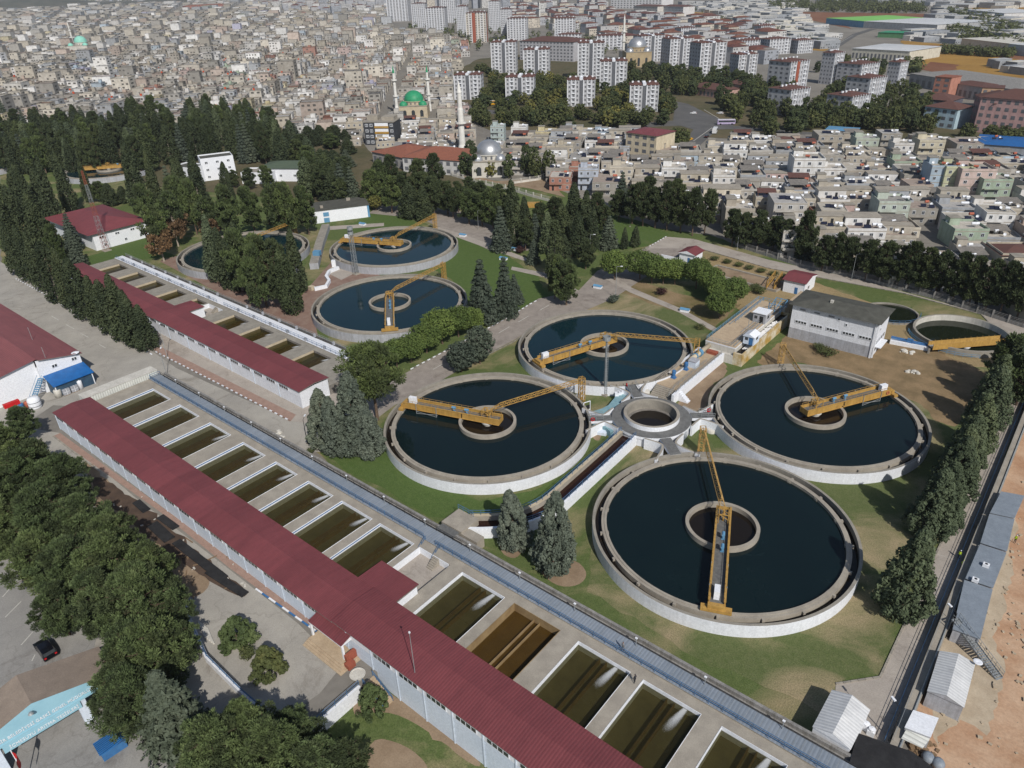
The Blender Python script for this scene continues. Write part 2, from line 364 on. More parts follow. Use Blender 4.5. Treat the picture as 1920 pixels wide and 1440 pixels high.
M['water_b']=watermat('blue_tank_water',(.0045,.0205,.0275),c2=(.004,.0170,.0235),sc=.06)
M['water_d']=watermat('dark_launder_water',(.012,.009,.007),rough=.1)
M['water_g']=watermat('green_pond_water',(.010,.014,.008),rough=.08)
M['water_f']=watermat('filter_water',(.030,.0255,.011),.6,c2=(.027,.023,.0105),sc=.25)
M['water_o']=watermat('shallow_ochre_water',(.09,.048,.012),.5,c2=(.07,.038,.01),sc=.25)
M['water_r']=watermat('red_brown_channel_water',(.022,.008,.005),rough=.1)
M['sandf']=mat('filter_sand',(.25,.225,.135),(.195,.175,.105),.5,.95,.1,.1)
M['sando']=mat('ochre_filter_sand',(.21,.145,.065),(.155,.105,.045),.4,.95,.1,.1)
M['trough']=mat('stained_trough',(.26,.18,.08),(.19,.13,.06),.5,.95)
M['trougho']=mat('ochre_trough',(.27,.19,.095),(.19,.125,.06),.5,.95)
# ground
def lawnmat(name,g1,g2,dry,lo,hi):
    m,nt,b=nodes(name); b.inputs['Roughness'].default_value=.95; b.inputs['Specular IOR Level'].default_value=.1
    v=worldpos(nt); n=noise(nt,v,.055,5,.62,.6); n2=noise(nt,v,.9,4,.7); n3=noise(nt,v,5,3,.7)
    g=ramp(nt,n2,[(.3,g1),(.7,g2)]); c=mix(nt,g,dry,ramp(nt,n,[(lo,(0,0,0)),(hi,(1,1,1))]))
    c=mix(nt,c,ramp(nt,n3,[(.3,(.62,.65,.6)),(.7,(1.3,1.27,1.22))]),1,'MULTIPLY')
    lk(nt,c,b.inputs['Base Color']); bump(nt,b,n3,.5,.1); return m
M['lawn']=lawnmat('lawn_grass',(.076,.106,.036),(.110,.138,.054),(.26,.215,.13),.49,.66)
M['lawn_d']=lawnmat('patchy_lawn',(.086,.112,.042),(.124,.140,.064),(.29,.235,.15),.45,.62)
M['lawn_s']=lawnmat('scorched_grass',(.10,.10,.04),(.17,.125,.065),(.26,.19,.12),.4,.6)
M['verdant']=lawnmat('watered_grass',(.064,.104,.030),(.090,.130,.044),(.12,.138,.058),.6,.8)
M['drygrass']=lawnmat('dry_grass',(.25,.19,.105),(.31,.235,.14),(.13,.13,.06),.55,.75)
M['asph']=mat('sun_bleached_asphalt',(.42,.395,.355),(.34,.32,.29),.13,.95,.15,.15,fine=6,crack=.07,k=.86)
M['asph_d']=mat('car_park_asphalt',(.33,.32,.305),(.265,.258,.25),.15,.95,.15,.15,fine=6,crack=.08,k=.84)
M['asph_r']=mat('road_asphalt',(.36,.32,.285),(.28,.245,.22),.35,.95,.15,.15,fine=6,crack=.1,k=.84)
M['town_road']=mat('town_asphalt',(.115,.112,.11),(.085,.083,.082),.1,.95)
M['pave']=mat('concrete_paving',(.44,.395,.35),(.36,.32,.285),.18,.95,.1,.15,fine=5,crack=.12,k=.86)
M['dirt']=mat('dusty_soil',(.30,.225,.155),(.21,.15,.10),.2,.95,.2,.1,fine=4)
M['dirt_d']=mat('dark_soil',(.11,.075,.055),(.07,.05,.04),.3,.95,.2,.1,fine=4)
M['redpave']=mat('rust_stained_paving',(.26,.19,.155),(.20,.125,.10),.25,.95,.1,.1,fine=4)
M['pinkwalk']=mat('pink_footway',(.33,.225,.185),(.28,.19,.155),.8,.95,0,.1,fine=5)
M['clay']=mat('orange_clay',(.50,.345,.235),(.37,.215,.13),.16,.95,.3,.1,fine=2.5)
M['clay_p']=mat('pale_rubble',(.46,.385,.29),(.36,.29,.21),.25,.95,.3,.1,fine=4)
M['straw']=mat('stubble_field',(.34,.20,.055),(.27,.155,.045),.02,.95,.1,.1,fine=.3)
M['redsoil']=mat('ploughed_red_soil',(.17,.075,.045),(.22,.11,.065),.015,.95,.1,.1,fine=.2)
M['townground']=mat('town_ground',(.24,.222,.195),(.18,.167,.15),.02,.95,0,.1,fine=.4)
M['scrub']=mat('scrub_ground',(.075,.075,.04),(.13,.105,.065),.03,.95,.1,.1,fine=.4)
M['line']=mat('road_marking',(.55,.54,.50),(.42,.41,.38),1,.9,0,.2,fine=4)
# ================================================================== GROUND
LOWX,LOWY,LOWZ=-62.6,41.7,-2.5      # the grass in front of the long building lies 2.5 m lower
g=MB(); E=7000
g.q([(-E,-E,0),(LOWX,-E,0),(LOWX,E,0),(-E,E,0)]); g.q([(LOWX,LOWY,0),(E,LOWY,0),(E,E,0),(LOWX,E,0)])
g.q([(LOWX,-E,LOWZ),(E,-E,LOWZ),(E,LOWY,LOWZ),(LOWX,LOWY,LOWZ)])
g.q([(LOWX,-E,0),(LOWX,-E,LOWZ),(LOWX,LOWY,LOWZ),(LOWX,LOWY,0)]); g.q([(LOWX,LOWY,LOWZ),(E,LOWY,LOWZ),(E,LOWY,0),(LOWX,LOWY,0)])
struct('ground',g,M['townground'])
RJ=random.Random(3)
def ragged(P,amp=.55,step=2.2):
    "natural edge: points along each side pushed in and out"
    out=[]
    for i in range(len(P)):
        a,b=Vector(P[i-1]),Vector(P[i]); L=(b-a).length; n=max(1,min(60,int(L/step))); d=(b-a)/max(L,1e-6); nn=Vector((-d.y,d.x)); w=0.0
        for k in range(n):
            w=w*.6+RJ.uniform(-1,1)*amp; q=a+d*(L*k/n)+nn*(w if 0<k else 0); out.append((q.x,q.y))
    return out
def sheet(name,px,z,m,kind='structure',gz=0.0):
    P=[G2(x,y,gz) for x,y in px]
    if name=='soil' and len(P)<13 and m is not M['clay']:
        for _ in range(2): P=[q for i in range(len(P)) for q in ((P[i-1][0]*.75+P[i][0]*.25,P[i-1][1]*.75+P[i][1]*.25),(P[i-1][0]*.25+P[i][0]*.75,P[i-1][1]*.25+P[i][1]*.75))]
    if name in ('grass','soil'): P=ragged(P,.5,1.1) if name=='soil' else ragged(P)
    elif name in ('fields','scrub'): P=ragged(P,2.0,14)
    b=MB(); b.flat(P,z+gz); return struct(name,b,m,kind)
# plant grounds
sheet('grass',[(0,300),(150,285),(600,330),(850,330),(1040,350),(1200,425),(1330,440),(1520,505),(1750,560),(1920,615),(1920,760),(1700,1260),(1660,1440),(1500,1440),(990,1160),(760,960),(560,830),(200,500),(0,520)],.012,M['lawn'],'stuff')
sheet('grass',[(1120,850),(1250,760),(1340,840),(1760,700),(1880,770),(1780,1000),(1652,1265),(1570,1282),(1540,1340),(1330,1250),(1100,1110)],.020,M['lawn_d'],'stuff')
sheet('grass',[(700,395),(760,400),(800,430),(900,445),(1010,520),(1030,560),(960,585),(900,600),(840,520),(700,440),(640,430)],.020,M['verdant'],'stuff')
sheet('grass',[(1120,400),(1200,415),(1255,440),(1215,462),(1150,470),(1100,470)],.020,M['verdant'],'stuff')
sheet('grass',[(160,482),(270,448),(330,480),(240,490),(180,502)],.020,M['verdant'],'stuff')
sheet('grass',[(600,850),(720,800),(740,880),(900,940),(1000,920),(1180,830),(1130,900),(1060,950),(1010,940),(880,970),(800,968)],.022,M['verdant'],'stuff')
sheet('grass',[(1050,600),(1130,520),(1180,540),(1300,590),(1340,640),(1280,700),(1150,600)],.020,M['lawn_d'],'stuff')
sheet('grass',[(1100,530),(1180,520),(1350,575),(1390,570),(1330,620),(1290,590)],.023,M['lawn_s'],'stuff')
sheet('grass',[(1300,470),(1420,490),(1500,520),(1560,540),(1700,590),(1760,605),(1880,640),(1890,690),(1780,690),(1700,650),(1400,600)],.020,M['drygrass'],'stuff')
for i,px in enumerate([[(1680,580),(1710,575),(1715,590),(1690,598)],[(1715,590),(1748,592),(1752,606),(1725,610)],[(1755,598),(1800,597),(1825,612),(1760,612)],[(1840,612),(1870,625),(1910,655),(1900,690),(1885,680),(1890,650)]]):
    sheet('grass',px,.030,M['verdant'],'stuff')
sheet('soil',[(1480,625),(1600,600),(1640,640),(1700,640),(1740,650),(1850,700),(1790,800),(1755,790),(1720,755),(1640,715),(1500,680),(1430,690),(1420,680)],.028,mat('straw_covered_soil',(.27,.19,.11),(.17,.125,.07),.25,.95,.3,.1,fine=3))
sheet('soil',[(1330,665),(1375,690),(1330,730),(1325,770),(1290,780),(1262,765),(1300,725)],.030,M['dirt'])
sheet('soil',[(1000,1060),(1075,1045),(1105,1075),(1085,1100),(1040,1100)],.026,M['dirt'])
sheet('soil',[(935,1010),(985,1020),(970,1050),(940,1040)],.026,M['dirt'])
sheet('soil',[(1110,838),(1145,840),(1200,822),(1210,812),(1190,835),(1150,855)],.026,M['dirt'])
sheet('soil',[(1105,790),(1130,800),(1125,830),(1108,820)],.026,M['dirt'])
sheet('pavement',[(560,560),(640,470),(700,510),(720,520),(620,560),(590,600),(600,650),(640,660),(560,640),(420,555),(300,490),(330,480),(420,530)],.024,M['redpave'])
sheet('pavement',[(610,510),(650,480),(680,505),(640,525)],.030,M['pave'])
# roads and yards
sheet('yard',[(-220,430),(-60,455),(25,505),(80,540),(150,590),(290,662),(330,690),(450,745),(550,790),(640,765),(700,785),(640,820),(605,848),(560,845),(430,780),(100,760),(40,800),(112,812),(250,930),(420,1060),(560,1170),(640,1250),(600,1300),(500,1370),(480,1440),(300,1640),(-350,1500),(-300,700)],.034,M['asph'])
sheet('car_park',[(-220,1060),(60,1050),(190,1150),(170,1250),(330,1330),(330,1560),(-220,1560)],.044,M['asph_d'])
sheet('road',[(760,700),(870,640),(960,590),(1010,560),(1085,545),(1120,508),(1140,500),(1215,462),(1249,444),(1262,448),(1330,460),(1290,480),(1240,500),(1150,560),(1080,590),(1010,610),(960,640),(905,668),(830,712),(780,740),(740,760),(700,790),(640,800),(660,760)],.046,M['asph_r'])
sheet('road',[(1249,444),(1300,448),(1440,487),(1600,522),(1773,569),(1920,612),(2010,640),(2010,700),(1945,760),(1920,757),(1847,953),(1760,1157),(1690,1390),(1660,1460),(1560,1400),(1567,1283),(1650,1270),(1710,1140),(1777,990),(1800,953),(1873,780),(1905,720),(1912,690),(1895,650),(1840,590),(1693,550),(1440,503),(1310,465),(1215,466)],.050,M['pave'])
sheet('path',[(1140,510),(1185,540),(1280,580),(1345,616),(1338,622),(1275,587),(1180,548),(1130,520)],.052,M['pave'])
sheet('path',[(960,500),(1025,512),(1085,545),(1075,550),(1020,520),(958,506)],.052,M['pave'])
sheet('path',[(610,425),(720,418),(720,424),(610,432)],.052,M['pave'])
sheet('yard',[(740,372),(860,395),(960,440),(1010,445),(990,470),(920,470),(830,430),(790,410),(740,405),(690,400)],.040,M['asph_r'])
sheet('path',[(800,420),(870,440),(930,462),(990,485),(985,490),(925,470),(862,447)],.052,M['pave'])
sheet('footway',[(113,812),(330,970),(430,1045),(605,1175),(600,1185),(560,1160),(430,1065),(300,960),(100,818)],.056,M['pinkwalk'])
sheet('pavement',[(286,640),(290,655),(545,790),(640,800),(640,745),(600,700),(560,690),(300,560)],.050,M['pave'])
sheet('footway',[(286,655),(300,650),(555,778),(545,790)],.056,M['pinkwalk'])
sheet('soil',[(170,890),(215,905),(400,1060),(470,1110),(450,1125),(330,1050),(230,970),(180,930)],.060,M['dirt_d'])
sheet('soil',[(150,850),(200,900),(300,1000),(380,1060),(400,1100),(350,1130),(280,1060),(170,950)],.052,M['dirt'])
# construction site right of the wall
sheet('soil',[(1700,1390),(1765,1157),(1850,953),(1925,757),(2300,700),(2300,1700),(1660,1600)],.058,M['clay'])
sheet('soil',[(1740,1290),(1770,1170),(1860,960),(1895,960),(1905,1000),(1890,1100),(1870,1180),(1860,1195),(1885,1250),(1870,1300),(1850,1380),(1800,1350),(1760,1400)],.064,M['clay_p'])
# lawn below the long building
b=MB(); b.flat([G2(x,y,LOWZ) for x,y in [(640,1330),(720,1270),(1010,1520),(900,1600),(560,1560),(590,1400)]],LOWZ+.012); struct('grass',b,M['lawn'],'stuff')
sheet('soil',[(690,1380),(760,1395),(810,1440),(790,1480),(690,1470)],.03,M['dirt'],gz=LOWZ)
sheet('soil',[(665,1300),(735,1290),(905,1425),(895,1445),(790,1360),(720,1330),(660,1350)],.024,M['dirt'],gz=LOWZ)
# town and country beyond
sheet('fields',[(1690,76),(1708,108),(1722,127),(1800,144),(1960,178),(2300,260),(2300,130),(1960,108),(1850,92),(1760,82)],.10,M['straw'])
sheet('fields',[(1480,22),(1740,26),(1735,40),(1650,45),(1570,38),(1600,55),(1500,34)],.16,M['redsoil'])
sheet('fields',[(1650,0.5),(2100,20),(2100,60),(1900,40),(1780,14)],.16,M['straw'])
sheet('fields',[(1290,22),(1350,26),(1395,34),(1330,36),(1270,30)],.16,M['straw'])
sheet('fields',[(1722,120),(1722,130),(1800,147),(1990,186),(1990,172),(1850,148),(1780,128)],.13,M['redsoil'])
sheet('fields',[(1740,84),(1960,108),(1960,118),(1800,98)],.13,M['redsoil'])
sheet('fields',[(1745,116),(1800,122),(1795,130),(1735,126)],.14,M['redsoil'])
sheet('fields',[(1525,78),(1570,80),(1545,96),(1520,94)],.13,M['straw'])
sheet('scrub',[(830,150),(900,110),(1000,100),(1180,120),(1260,150),(1420,150),(1460,190),(1720,200),(1960,215),(1960,270),(1740,262),(1400,262),(1290,255),(1180,240),(920,245),(830,200)],.06,M['scrub'])
sheet('scrub',[(0,270),(0,205),(200,195),(640,215),(700,290),(870,320),(860,400),(600,380),(300,350)],.016,M['scrub'])
sheet('road',[(1265,190),(1290,195),(1330,215),(1372,232),(1380,242),(1345,243),(1310,275),(1285,290),(1275,280),(1300,243),(1262,232)],.12,M['town_road'])
sheet('road',[(1150,235),(1270,226),(1420,240),(1700,262),(1700,266),(1420,246),(1270,236),(1150,241)],.10,M['town_road'])
sheet('road',[(1540,102),(1553,102),(1608,66),(1645,54),(1632,54),(1598,64)],.16,M['town_road'])
sheet('road',[(800,197),(870,192),(900,205),(1000,212),(1000,217),(880,212),(800,203)],.10,M['town_road'])
sheet('road',[(815,178),(833,165),(842,168),(828,190)],.11,M['town_road'])
sheet('town_lot',[(855,330),(1000,355),(1060,370),(1040,350),(1090,330),(1010,335),(930,340),(860,322)],.07,M['dirt'])

# kerbs: painted stones laid end to end
def kerb(px,mats,z=0.0,step=1.0,w=.28,h=.16):
    P=[G(x,y,z) for x,y in px]; b=MB(); k=0
    for p,q in zip(P,P[1:]):
        n=max(1,int((q-p).length/step))
        for i in range(n):
            a=p.lerp(q,i/n); c=p.lerp(q,(i+.94)/n); b.bar(a+Vector((0,0,h/2+.03)),c+Vector((0,0,h/2+.03)),w,h,k%2); k+=1
    struct('kerb',b,mats)
WK=[M['white'],M['conc_d']]; PK=[M['white_s'],M['redpave']]
kerb([(770,693),(870,640),(960,591.7),(993,571),(1010,562)],WK)
kerb([(30,523),(85,553),(150,592),(200,622),(285,665)],WK); kerb([(292,660),(420,725),(545,790)],PK)
kerb([(905,670),(960,643),(1010,612)],[M['conc'],M['conc_d']]); kerb([(1300,470),(1310,466),(1440,503),(1693,550),(1840,590),(1895,650),(1912,690)],[M['conc'],M['conc_d']])
kerb([(1249,444),(1215,464)],WK)
kerb([(1567,1283),(1650,1270),(1710,1140),(1777,990),(1800,953),(1873,780)],[M['conc_l'],M['conc']])
kerb([(480,1105),(530,1140),(605,1193)],[M['white'],M['blue']],step=1.5)
kerb([(100,818),(180,880)],[M['conc_l'],M['conc']])
# road markings
b=MB()
def dash(px0,px1,w=.14,z=.075):
    p,q=G(*px0),G(*px1); d=(q-p).normalized(); n=Vector((-d.y,d.x,0))*(w/2); up=Vector((0,0,z))
    b.q([p-n+up,q-n+up,q+n+up,p+n+up])
for x0,y0,x1,y1 in [(97,593,111,601),(124,609,139,617),(151,625,166,633),(186,646,198,653),(935,625,955,613),(972,604,991,593),(812,693,830,683),(1012,582,1030,572)]: dash((x0,y0),(x1,y1),.2)
for x0,y0,x1,y1 in [(5,1120,35,1085),(10,1158,40,1128),(40,1210,62,1185),(60,1240,66,1228)]: dash((x0,y0),(x1,y1),.16)
for x0,y0,x1,y1 in [(1300,265,1335,240),(1320,206,1350,224),(1555,92,1600,66)]: dash((x0,y0),(x1,y1),.4,.18)
for y in range(5): dash((1772-16*y,1001+38*y),(1812-16*y,1014+38*y),.07)
struct('road_marking',b,M['line'])

# ================================================================== ROUND TANKS
TK={'A':(-5.6176,134.885),'B':(35.742,98.286),'C':(65.54,134.14),'D':(24.435,170.668),'F':(-41.138,257.57),'E':(-35.86,204.515),'G':(-96,258)}
TK={k:W2(*v) for k,v in TK.items()}
def adir(d): return rad(d)+ROT0            # a heading measured against the picture's own left-right
def tank(k,label,R,water,wallm,group,zt=2.5,wells=6.3):
    cx,cy=TK[k]; t=T('clarifier_tank',label,'round tank',(cx,cy,0),group)
    part('outer_wall',MB().ring(cx,cy,R+2.0,R+2.5,0,zt,120,m=1,mo=0,mt=1),[wallm,M['conc']],t)
    b=MB().ring(cx,cy,R,R+.42,.5,zt,120).ring(cx,cy,R+.425,R+.9,.5,zt-.12,120)
    for i in range(20):
        a=2*pi*i/20+.1; c,s=math.cos(a),math.sin(a)
        b.bar((cx+(R+.88)*c,cy+(R+.88)*s,zt-.42),(cx+(R+1.3)*c,cy+(R+1.3)*s,zt-.42),.45,.5)
        b.bar((cx+(R-.14)*c,cy+(R-.14)*s,zt-.36),(cx+(R+.05)*c,cy+(R+.05)*s,zt-.36),.7,.4)
    part('weir_wall',b,M['conc_l'],t)
    part('centre_well',MB().ring(cx,cy,wells-.62,wells,.5,zt+.35,72,m=0,mt=0).ring(cx,cy,wells-1.25,wells-.63,.5,zt-.75,72,m=1),[M['conc_l'],M['dirt_d']],t)
    part('centre_column',MB().lathe([(1.0,.5),(1.0,zt-.2),(1.35,zt-.1),(1.35,zt+.25),(0,zt+.25)],cx,cy,24),M['stone'],t)
    struct('water',MB().annulus(cx,cy,wells-.02,R+.02,zt-.55,96),M[water]); struct('water',MB().annulus(cx,cy,R+.88,R+2.02,zt-1.15,96),M['water_d'])
    struct('water',MB().disc(cx,cy,wells-.6,zt-.62,48),M['water_d'] if k in 'ABCD' else M[water]); return t
GT='round clarifier tanks of the water works'
tank('A','white-walled round tank whose yellow bridge carries the number 1',20,'water','x' and M['white_s'],GT)
tank('B','largest white-walled round tank in front, its yellow bridge pointing at the viewer',20,'water',M['white_s'],GT)
tank('C','white-walled round tank crossed by the yellow bridge numbered 3',20,'water',M['white_s'],GT)
tank('D','white-walled round tank beside the round chamber with bridge number 2',20,'water_b',M['white_s'],GT)
tank('E','grey-walled blue round tank with a bridge without number pointing towards the viewer',20.76,'water_b',M['greyp'],GT)
tank('F','grey-walled far round tank under the lattice mast with bridge number 2',20.76,'water_b',M['greyp'],GT)
tank('G','grey-walled round tank half hidden behind tall pines left of the lattice mast',20.76,'water_b',M['greyp'],GT)
TK['H']=G2(-35,312,2); TK['I']=G2(205,318,2)
tank('H','round tank cut off by the left edge among dark conifers',20.76,'water_b',M['greyp'],GT)
tank('I','far round tank peeping out between conifers with a yellow bridge',20.76,'water_b',M['greyp'],GT)
NUM={n:textmesh(n,1.8,M['black'],.015) for n in '123'}
def bridge(k,ang,label,num=None,R=20.3,z=2.55,inner=-3.2,box=True,motors=2):
    cx,cy=TK[k]; a=adir(ang); t=T('scraper_bridge',label,'tank bridge',(cx,cy,z),'yellow scraper bridges over the tanks',a,local=True)
    hw=1.15; zb,zt_=.35,1.62
    for s in (-1,1):
        p=MB(); p.box(inner,s*hw-.06,zb,R-.4,s*hw+.06,zt_); p.box(inner,s*hw-.17,zt_,R-.4,s*hw+.17,zt_+.08); p.box(inner,s*hw-.17,zb-.08,R-.4,s*hw+.17,zb)
        part('girder',p,M['yellow'],t)
    part('deck',MB().box(inner+.1,-hw+.07,zb+.62,R-.5,hw-.07,zb+.68),M['grate2'],t)
    part('end_plate',MB().box(inner-.06,-hw-.06,zb,inner-.001,hw+.06,zt_),M['yellow'],t)
    c=MB(); c.box(R-.6,-2.3,0.02,R+.5,2.3,.55); c.box(R-.45,-1.3,.551,R+.35,1.3,1.2)
    c.tube((R-.1,-2.1,.12),(R-.1,-1.5,.12),.3,10); c.tube((R-.1,1.5,.12),(R-.1,2.1,.12),.3,10); part('drive_carriage',c,M['yellow'],t)
    for s in (-1,1):
        r=MB(); n=14
        for i in range(n+1):
            x=inner+.3+(R-1-inner-.3)*i/n; r.bar((x,s*(hw-.02),zt_+.08),(x,s*(hw-.02),zt_+.62),.05)
        r.bar((inner+.3,s*(hw-.02),zt_+.62),(R-1,s*(hw-.02),zt_+.62),.05); part('railing',r,M['yellow_d'],t)
    if box: part('control_box',MB().box(R-2.9,-.55,1.05,R-1.2,.3,2.65),M['white'],t)
    for i in range(motors):
        x=4.8+i*3.1; mt=MB(); mt.tube((x,.2,1.1),(x,.2,1.9),.24,10); mt.tube((x-.45,.2,2.1),(x+.45,.2,2.1),.27,10); mt.box(x-.3,-.1,1.04,x+.3,.5,1.12); part('pump_motor',mt,M['sky_b'],t)
    sc=MB()
    for x in (R-3.5,R-8.5):
        for s in (-1,1): sc.bar((x,s*1.3,-2.6),(x,s*1.3,1.9),.12)
        sc.bar((x,-1.3,-.3),(x,1.3,-.3),.1)
    for s in (-1,1): sc.bar((R-3.5,s*1.3,-.55),(R-8.5,s*1.3,.0),.1); sc.bar((R-3.5,s*1.3,.0),(R-8.5,s*1.3,-.55),.08)
    part('scraper_frame',sc,M['steel'],t)
    pv=MB()
    for x in (-.9,.9):
        for y in (-.8,.8): pv.bar((x,y,1.0),(x,y,3.0),.12)
    for y in (-.8,.8): pv.bar((-.9,y,3.0),(.9,y,3.0),.12); pv.bar((-.9,y,2.0),(.9,y,3.0),.09)
    for x in (-.9,.9): pv.bar((x,-.8,3.0),(x,.8,3.0),.12); pv.bar((x,-.8,3.0),(x,.8,2.0),.09)
    pv.tube((0,0,1.0),(0,0,3.4),.16,8); part('pivot_frame',pv,M['yellow'],t)
    if num:
        side=-1 if math.cos(rad(ang)-pi/2-0)>=0 and False else None
        # lettering sits on the girder that faces the viewer
        for s in (-1,1):
            nx=Vector((math.cos(a+s*pi/2),math.sin(a+s*pi/2),0)); tocam=Vector((-cx,-cy,0)).normalized()
            if nx.dot(tocam)>0:
                o=link('bridge_number',NUM[num],t,(5.6 if num!='3' else 6.4,s*(hw+.085),(zb+zt_)/2)); o.rotation_euler=(pi/2,0,0 if s<0 else pi)
    if k=='C':
        th=MB(); th.ring(0,0,.26,.42,0,.12,16); me=th.mesh('life_ring',M['orange']); o=link('life_ring',me,t,(R-1.6,-hw-.09,1.0)); o.rotation_euler=(pi/2,0,0)
    return t
bridge('A',157.3,'yellow bridge painted with a black 1 reaching over the left round tank','1')
bridge('B',-107.7,'yellow bridge seen along its length over the large front tank',None)
bridge('C',20.2,'yellow bridge painted with a black 3 over the right round tank','3')
bridge('D',-150.5,'yellow bridge with black 2 over the tank behind the thin steel mast','2')
bridge('E',-82.6,'yellow bridge seen end-on over the blue tank behind the round green trees',None,21.0)
bridge('F',161.9,'yellow bridge with black 2 over the far tank beside the lattice mast','2',21.0)
bridge('G',-60,'yellow bridge over the tank hidden behind the tall pines',None,21.0)
bridge('I',12,'far yellow bridge among the conifers at the upper left',None,21.0,inner=-14)
def gantry(k,ang,dist,H,label,R=20,mt='yellow'):
    cx,cy=TK[k]; a=adir(ang); z0=0.0
    t=T('cable_gantry',label,'lattice gantry',(cx,cy,0),'yellow lattice cable booms over the tanks',a,local=True)
    zA,zB=5.4,H-.9; L=dist; b=MB(); n=13
    def pt(f): return 1.6+(L-1.6)*f
    def zz(f): return zA+(zB-zA)*f
    ch=[]
    for y,dz in ((-.45,0),(.45,0),(0,.85)):
        f0=0.0 if dz==0 else .07
        b.bar((pt(f0),y,zz(f0)+dz),(pt(1),y,zz(1)+dz),.12)
    for i in range(n):
        f,g_=i/n,(i+1)/n; m=(f+g_)/2
        for y in (-.45,.45):
            b.bar((pt(f),y,zz(f)),(pt(max(m,.07)),0,zz(m)+.85),.07); b.bar((pt(max(m,.07)),0,zz(m)+.85),(pt(g_),y,zz(g_)),.07)
        b.bar((pt(f),-.45,zz(f)),(pt(g_),.45,zz(g_)),.07); b.bar((pt(f),-.45,zz(f)),(pt(f),.45,zz(f)),.07)
    b.bar((pt(0),0,zA),(.1,0,zA-.3),.14)
    part('boom',b,M[mt],t)
    p=MB(); w=.55
    for x in (L-w,L+w):
        for y in (-w,w): p.bar((x,y,0),(x,y,H),.13)
    for i in range(5):
        z,zn=H*i/5,H*(i+1)/5
        for x in (L-w,L+w): p.bar((x,-w,z),(x,w,zn),.08); p.bar((x,-w,zn),(x,w,zn),.08)
        for y in (-w,w): p.bar((L-w,y,z),(L+w,y,zn),.08); p.bar((L-w,y,zn),(L+w,y,zn),.08)
    part('support_post',p,M[mt],t)
    part('swivel',MB().tube((0,0,3.2+2.5),(0,0,zA-.35),.1,8).tube((0,0,zA-.75),(0,0,zA-.2),.28,10),M['yellow_d'],t)
    return t
gantry('A',25.6,23.9,6.9,'yellow lattice boom from bridge 1 to its post on the grass left of the steel mast')
gantry('B',84.2,25.5,6.4,'yellow lattice boom running away from the viewer over the large front tank',mt='yellow_d')
gantry('C',86.4,26.6,6.0,'weathered lattice boom from bridge 3 towards the pale building',mt='yellow_d')
gantry('D',-21.3,23.4,7.3,'yellow lattice boom over the tank behind the steel mast, post on its right')
gantry('E',56.9,27.0,6.2,'yellow lattice boom over the blue tank beside the blue spruces')
gantry('F',61.7,27.5,6.6,'yellow lattice boom over the farthest clear tank, post at the car park')
gantry('G',60,26,6.4,'yellow lattice boom showing above the pines over the half-hidden tank')
gantry('H',30,27,6.4,'yellow lattice boom at the far left edge before the dark wood')
# ================================================================== railings
POSTM={}
def railing(pts,label,z=0.0,mat_='rail',h=1.05,step=2.0,group='tubular railings of the water works',r=.035,closed=False):
    "posts are parts of their own, rails one part per railing; pts are world points"
    P=[Vector(p) if len(p)==3 else Vector((p[0],p[1],z)) for p in pts]
    t=T('railing',label,'railing',tuple(P[0]),group)
    b=MB(); key=(mat_,h,r)
    if key not in POSTM: POSTM[key]=MB().tube((0,0,0),(0,0,h),r*1.2,5).mesh('post',M[mat_])
    n_tot=0
    for p,q in zip(P,P[1:]):
        n=max(1,round((q-p).length/step))
        for i in range(n):
            c=p.lerp(q,i/n)
            if n_tot<100: link('post',POSTM[key],t,tuple(c-P[0]))
            n_tot+=1
        for hh in (h,h*.52): b.bar(p+Vector((0,0,hh)),q+Vector((0,0,hh)),r*2,r*2)
    link('post',POSTM[key],t,tuple(P[-1]-P[0])); part('rail',b,M[mat_],t); return t

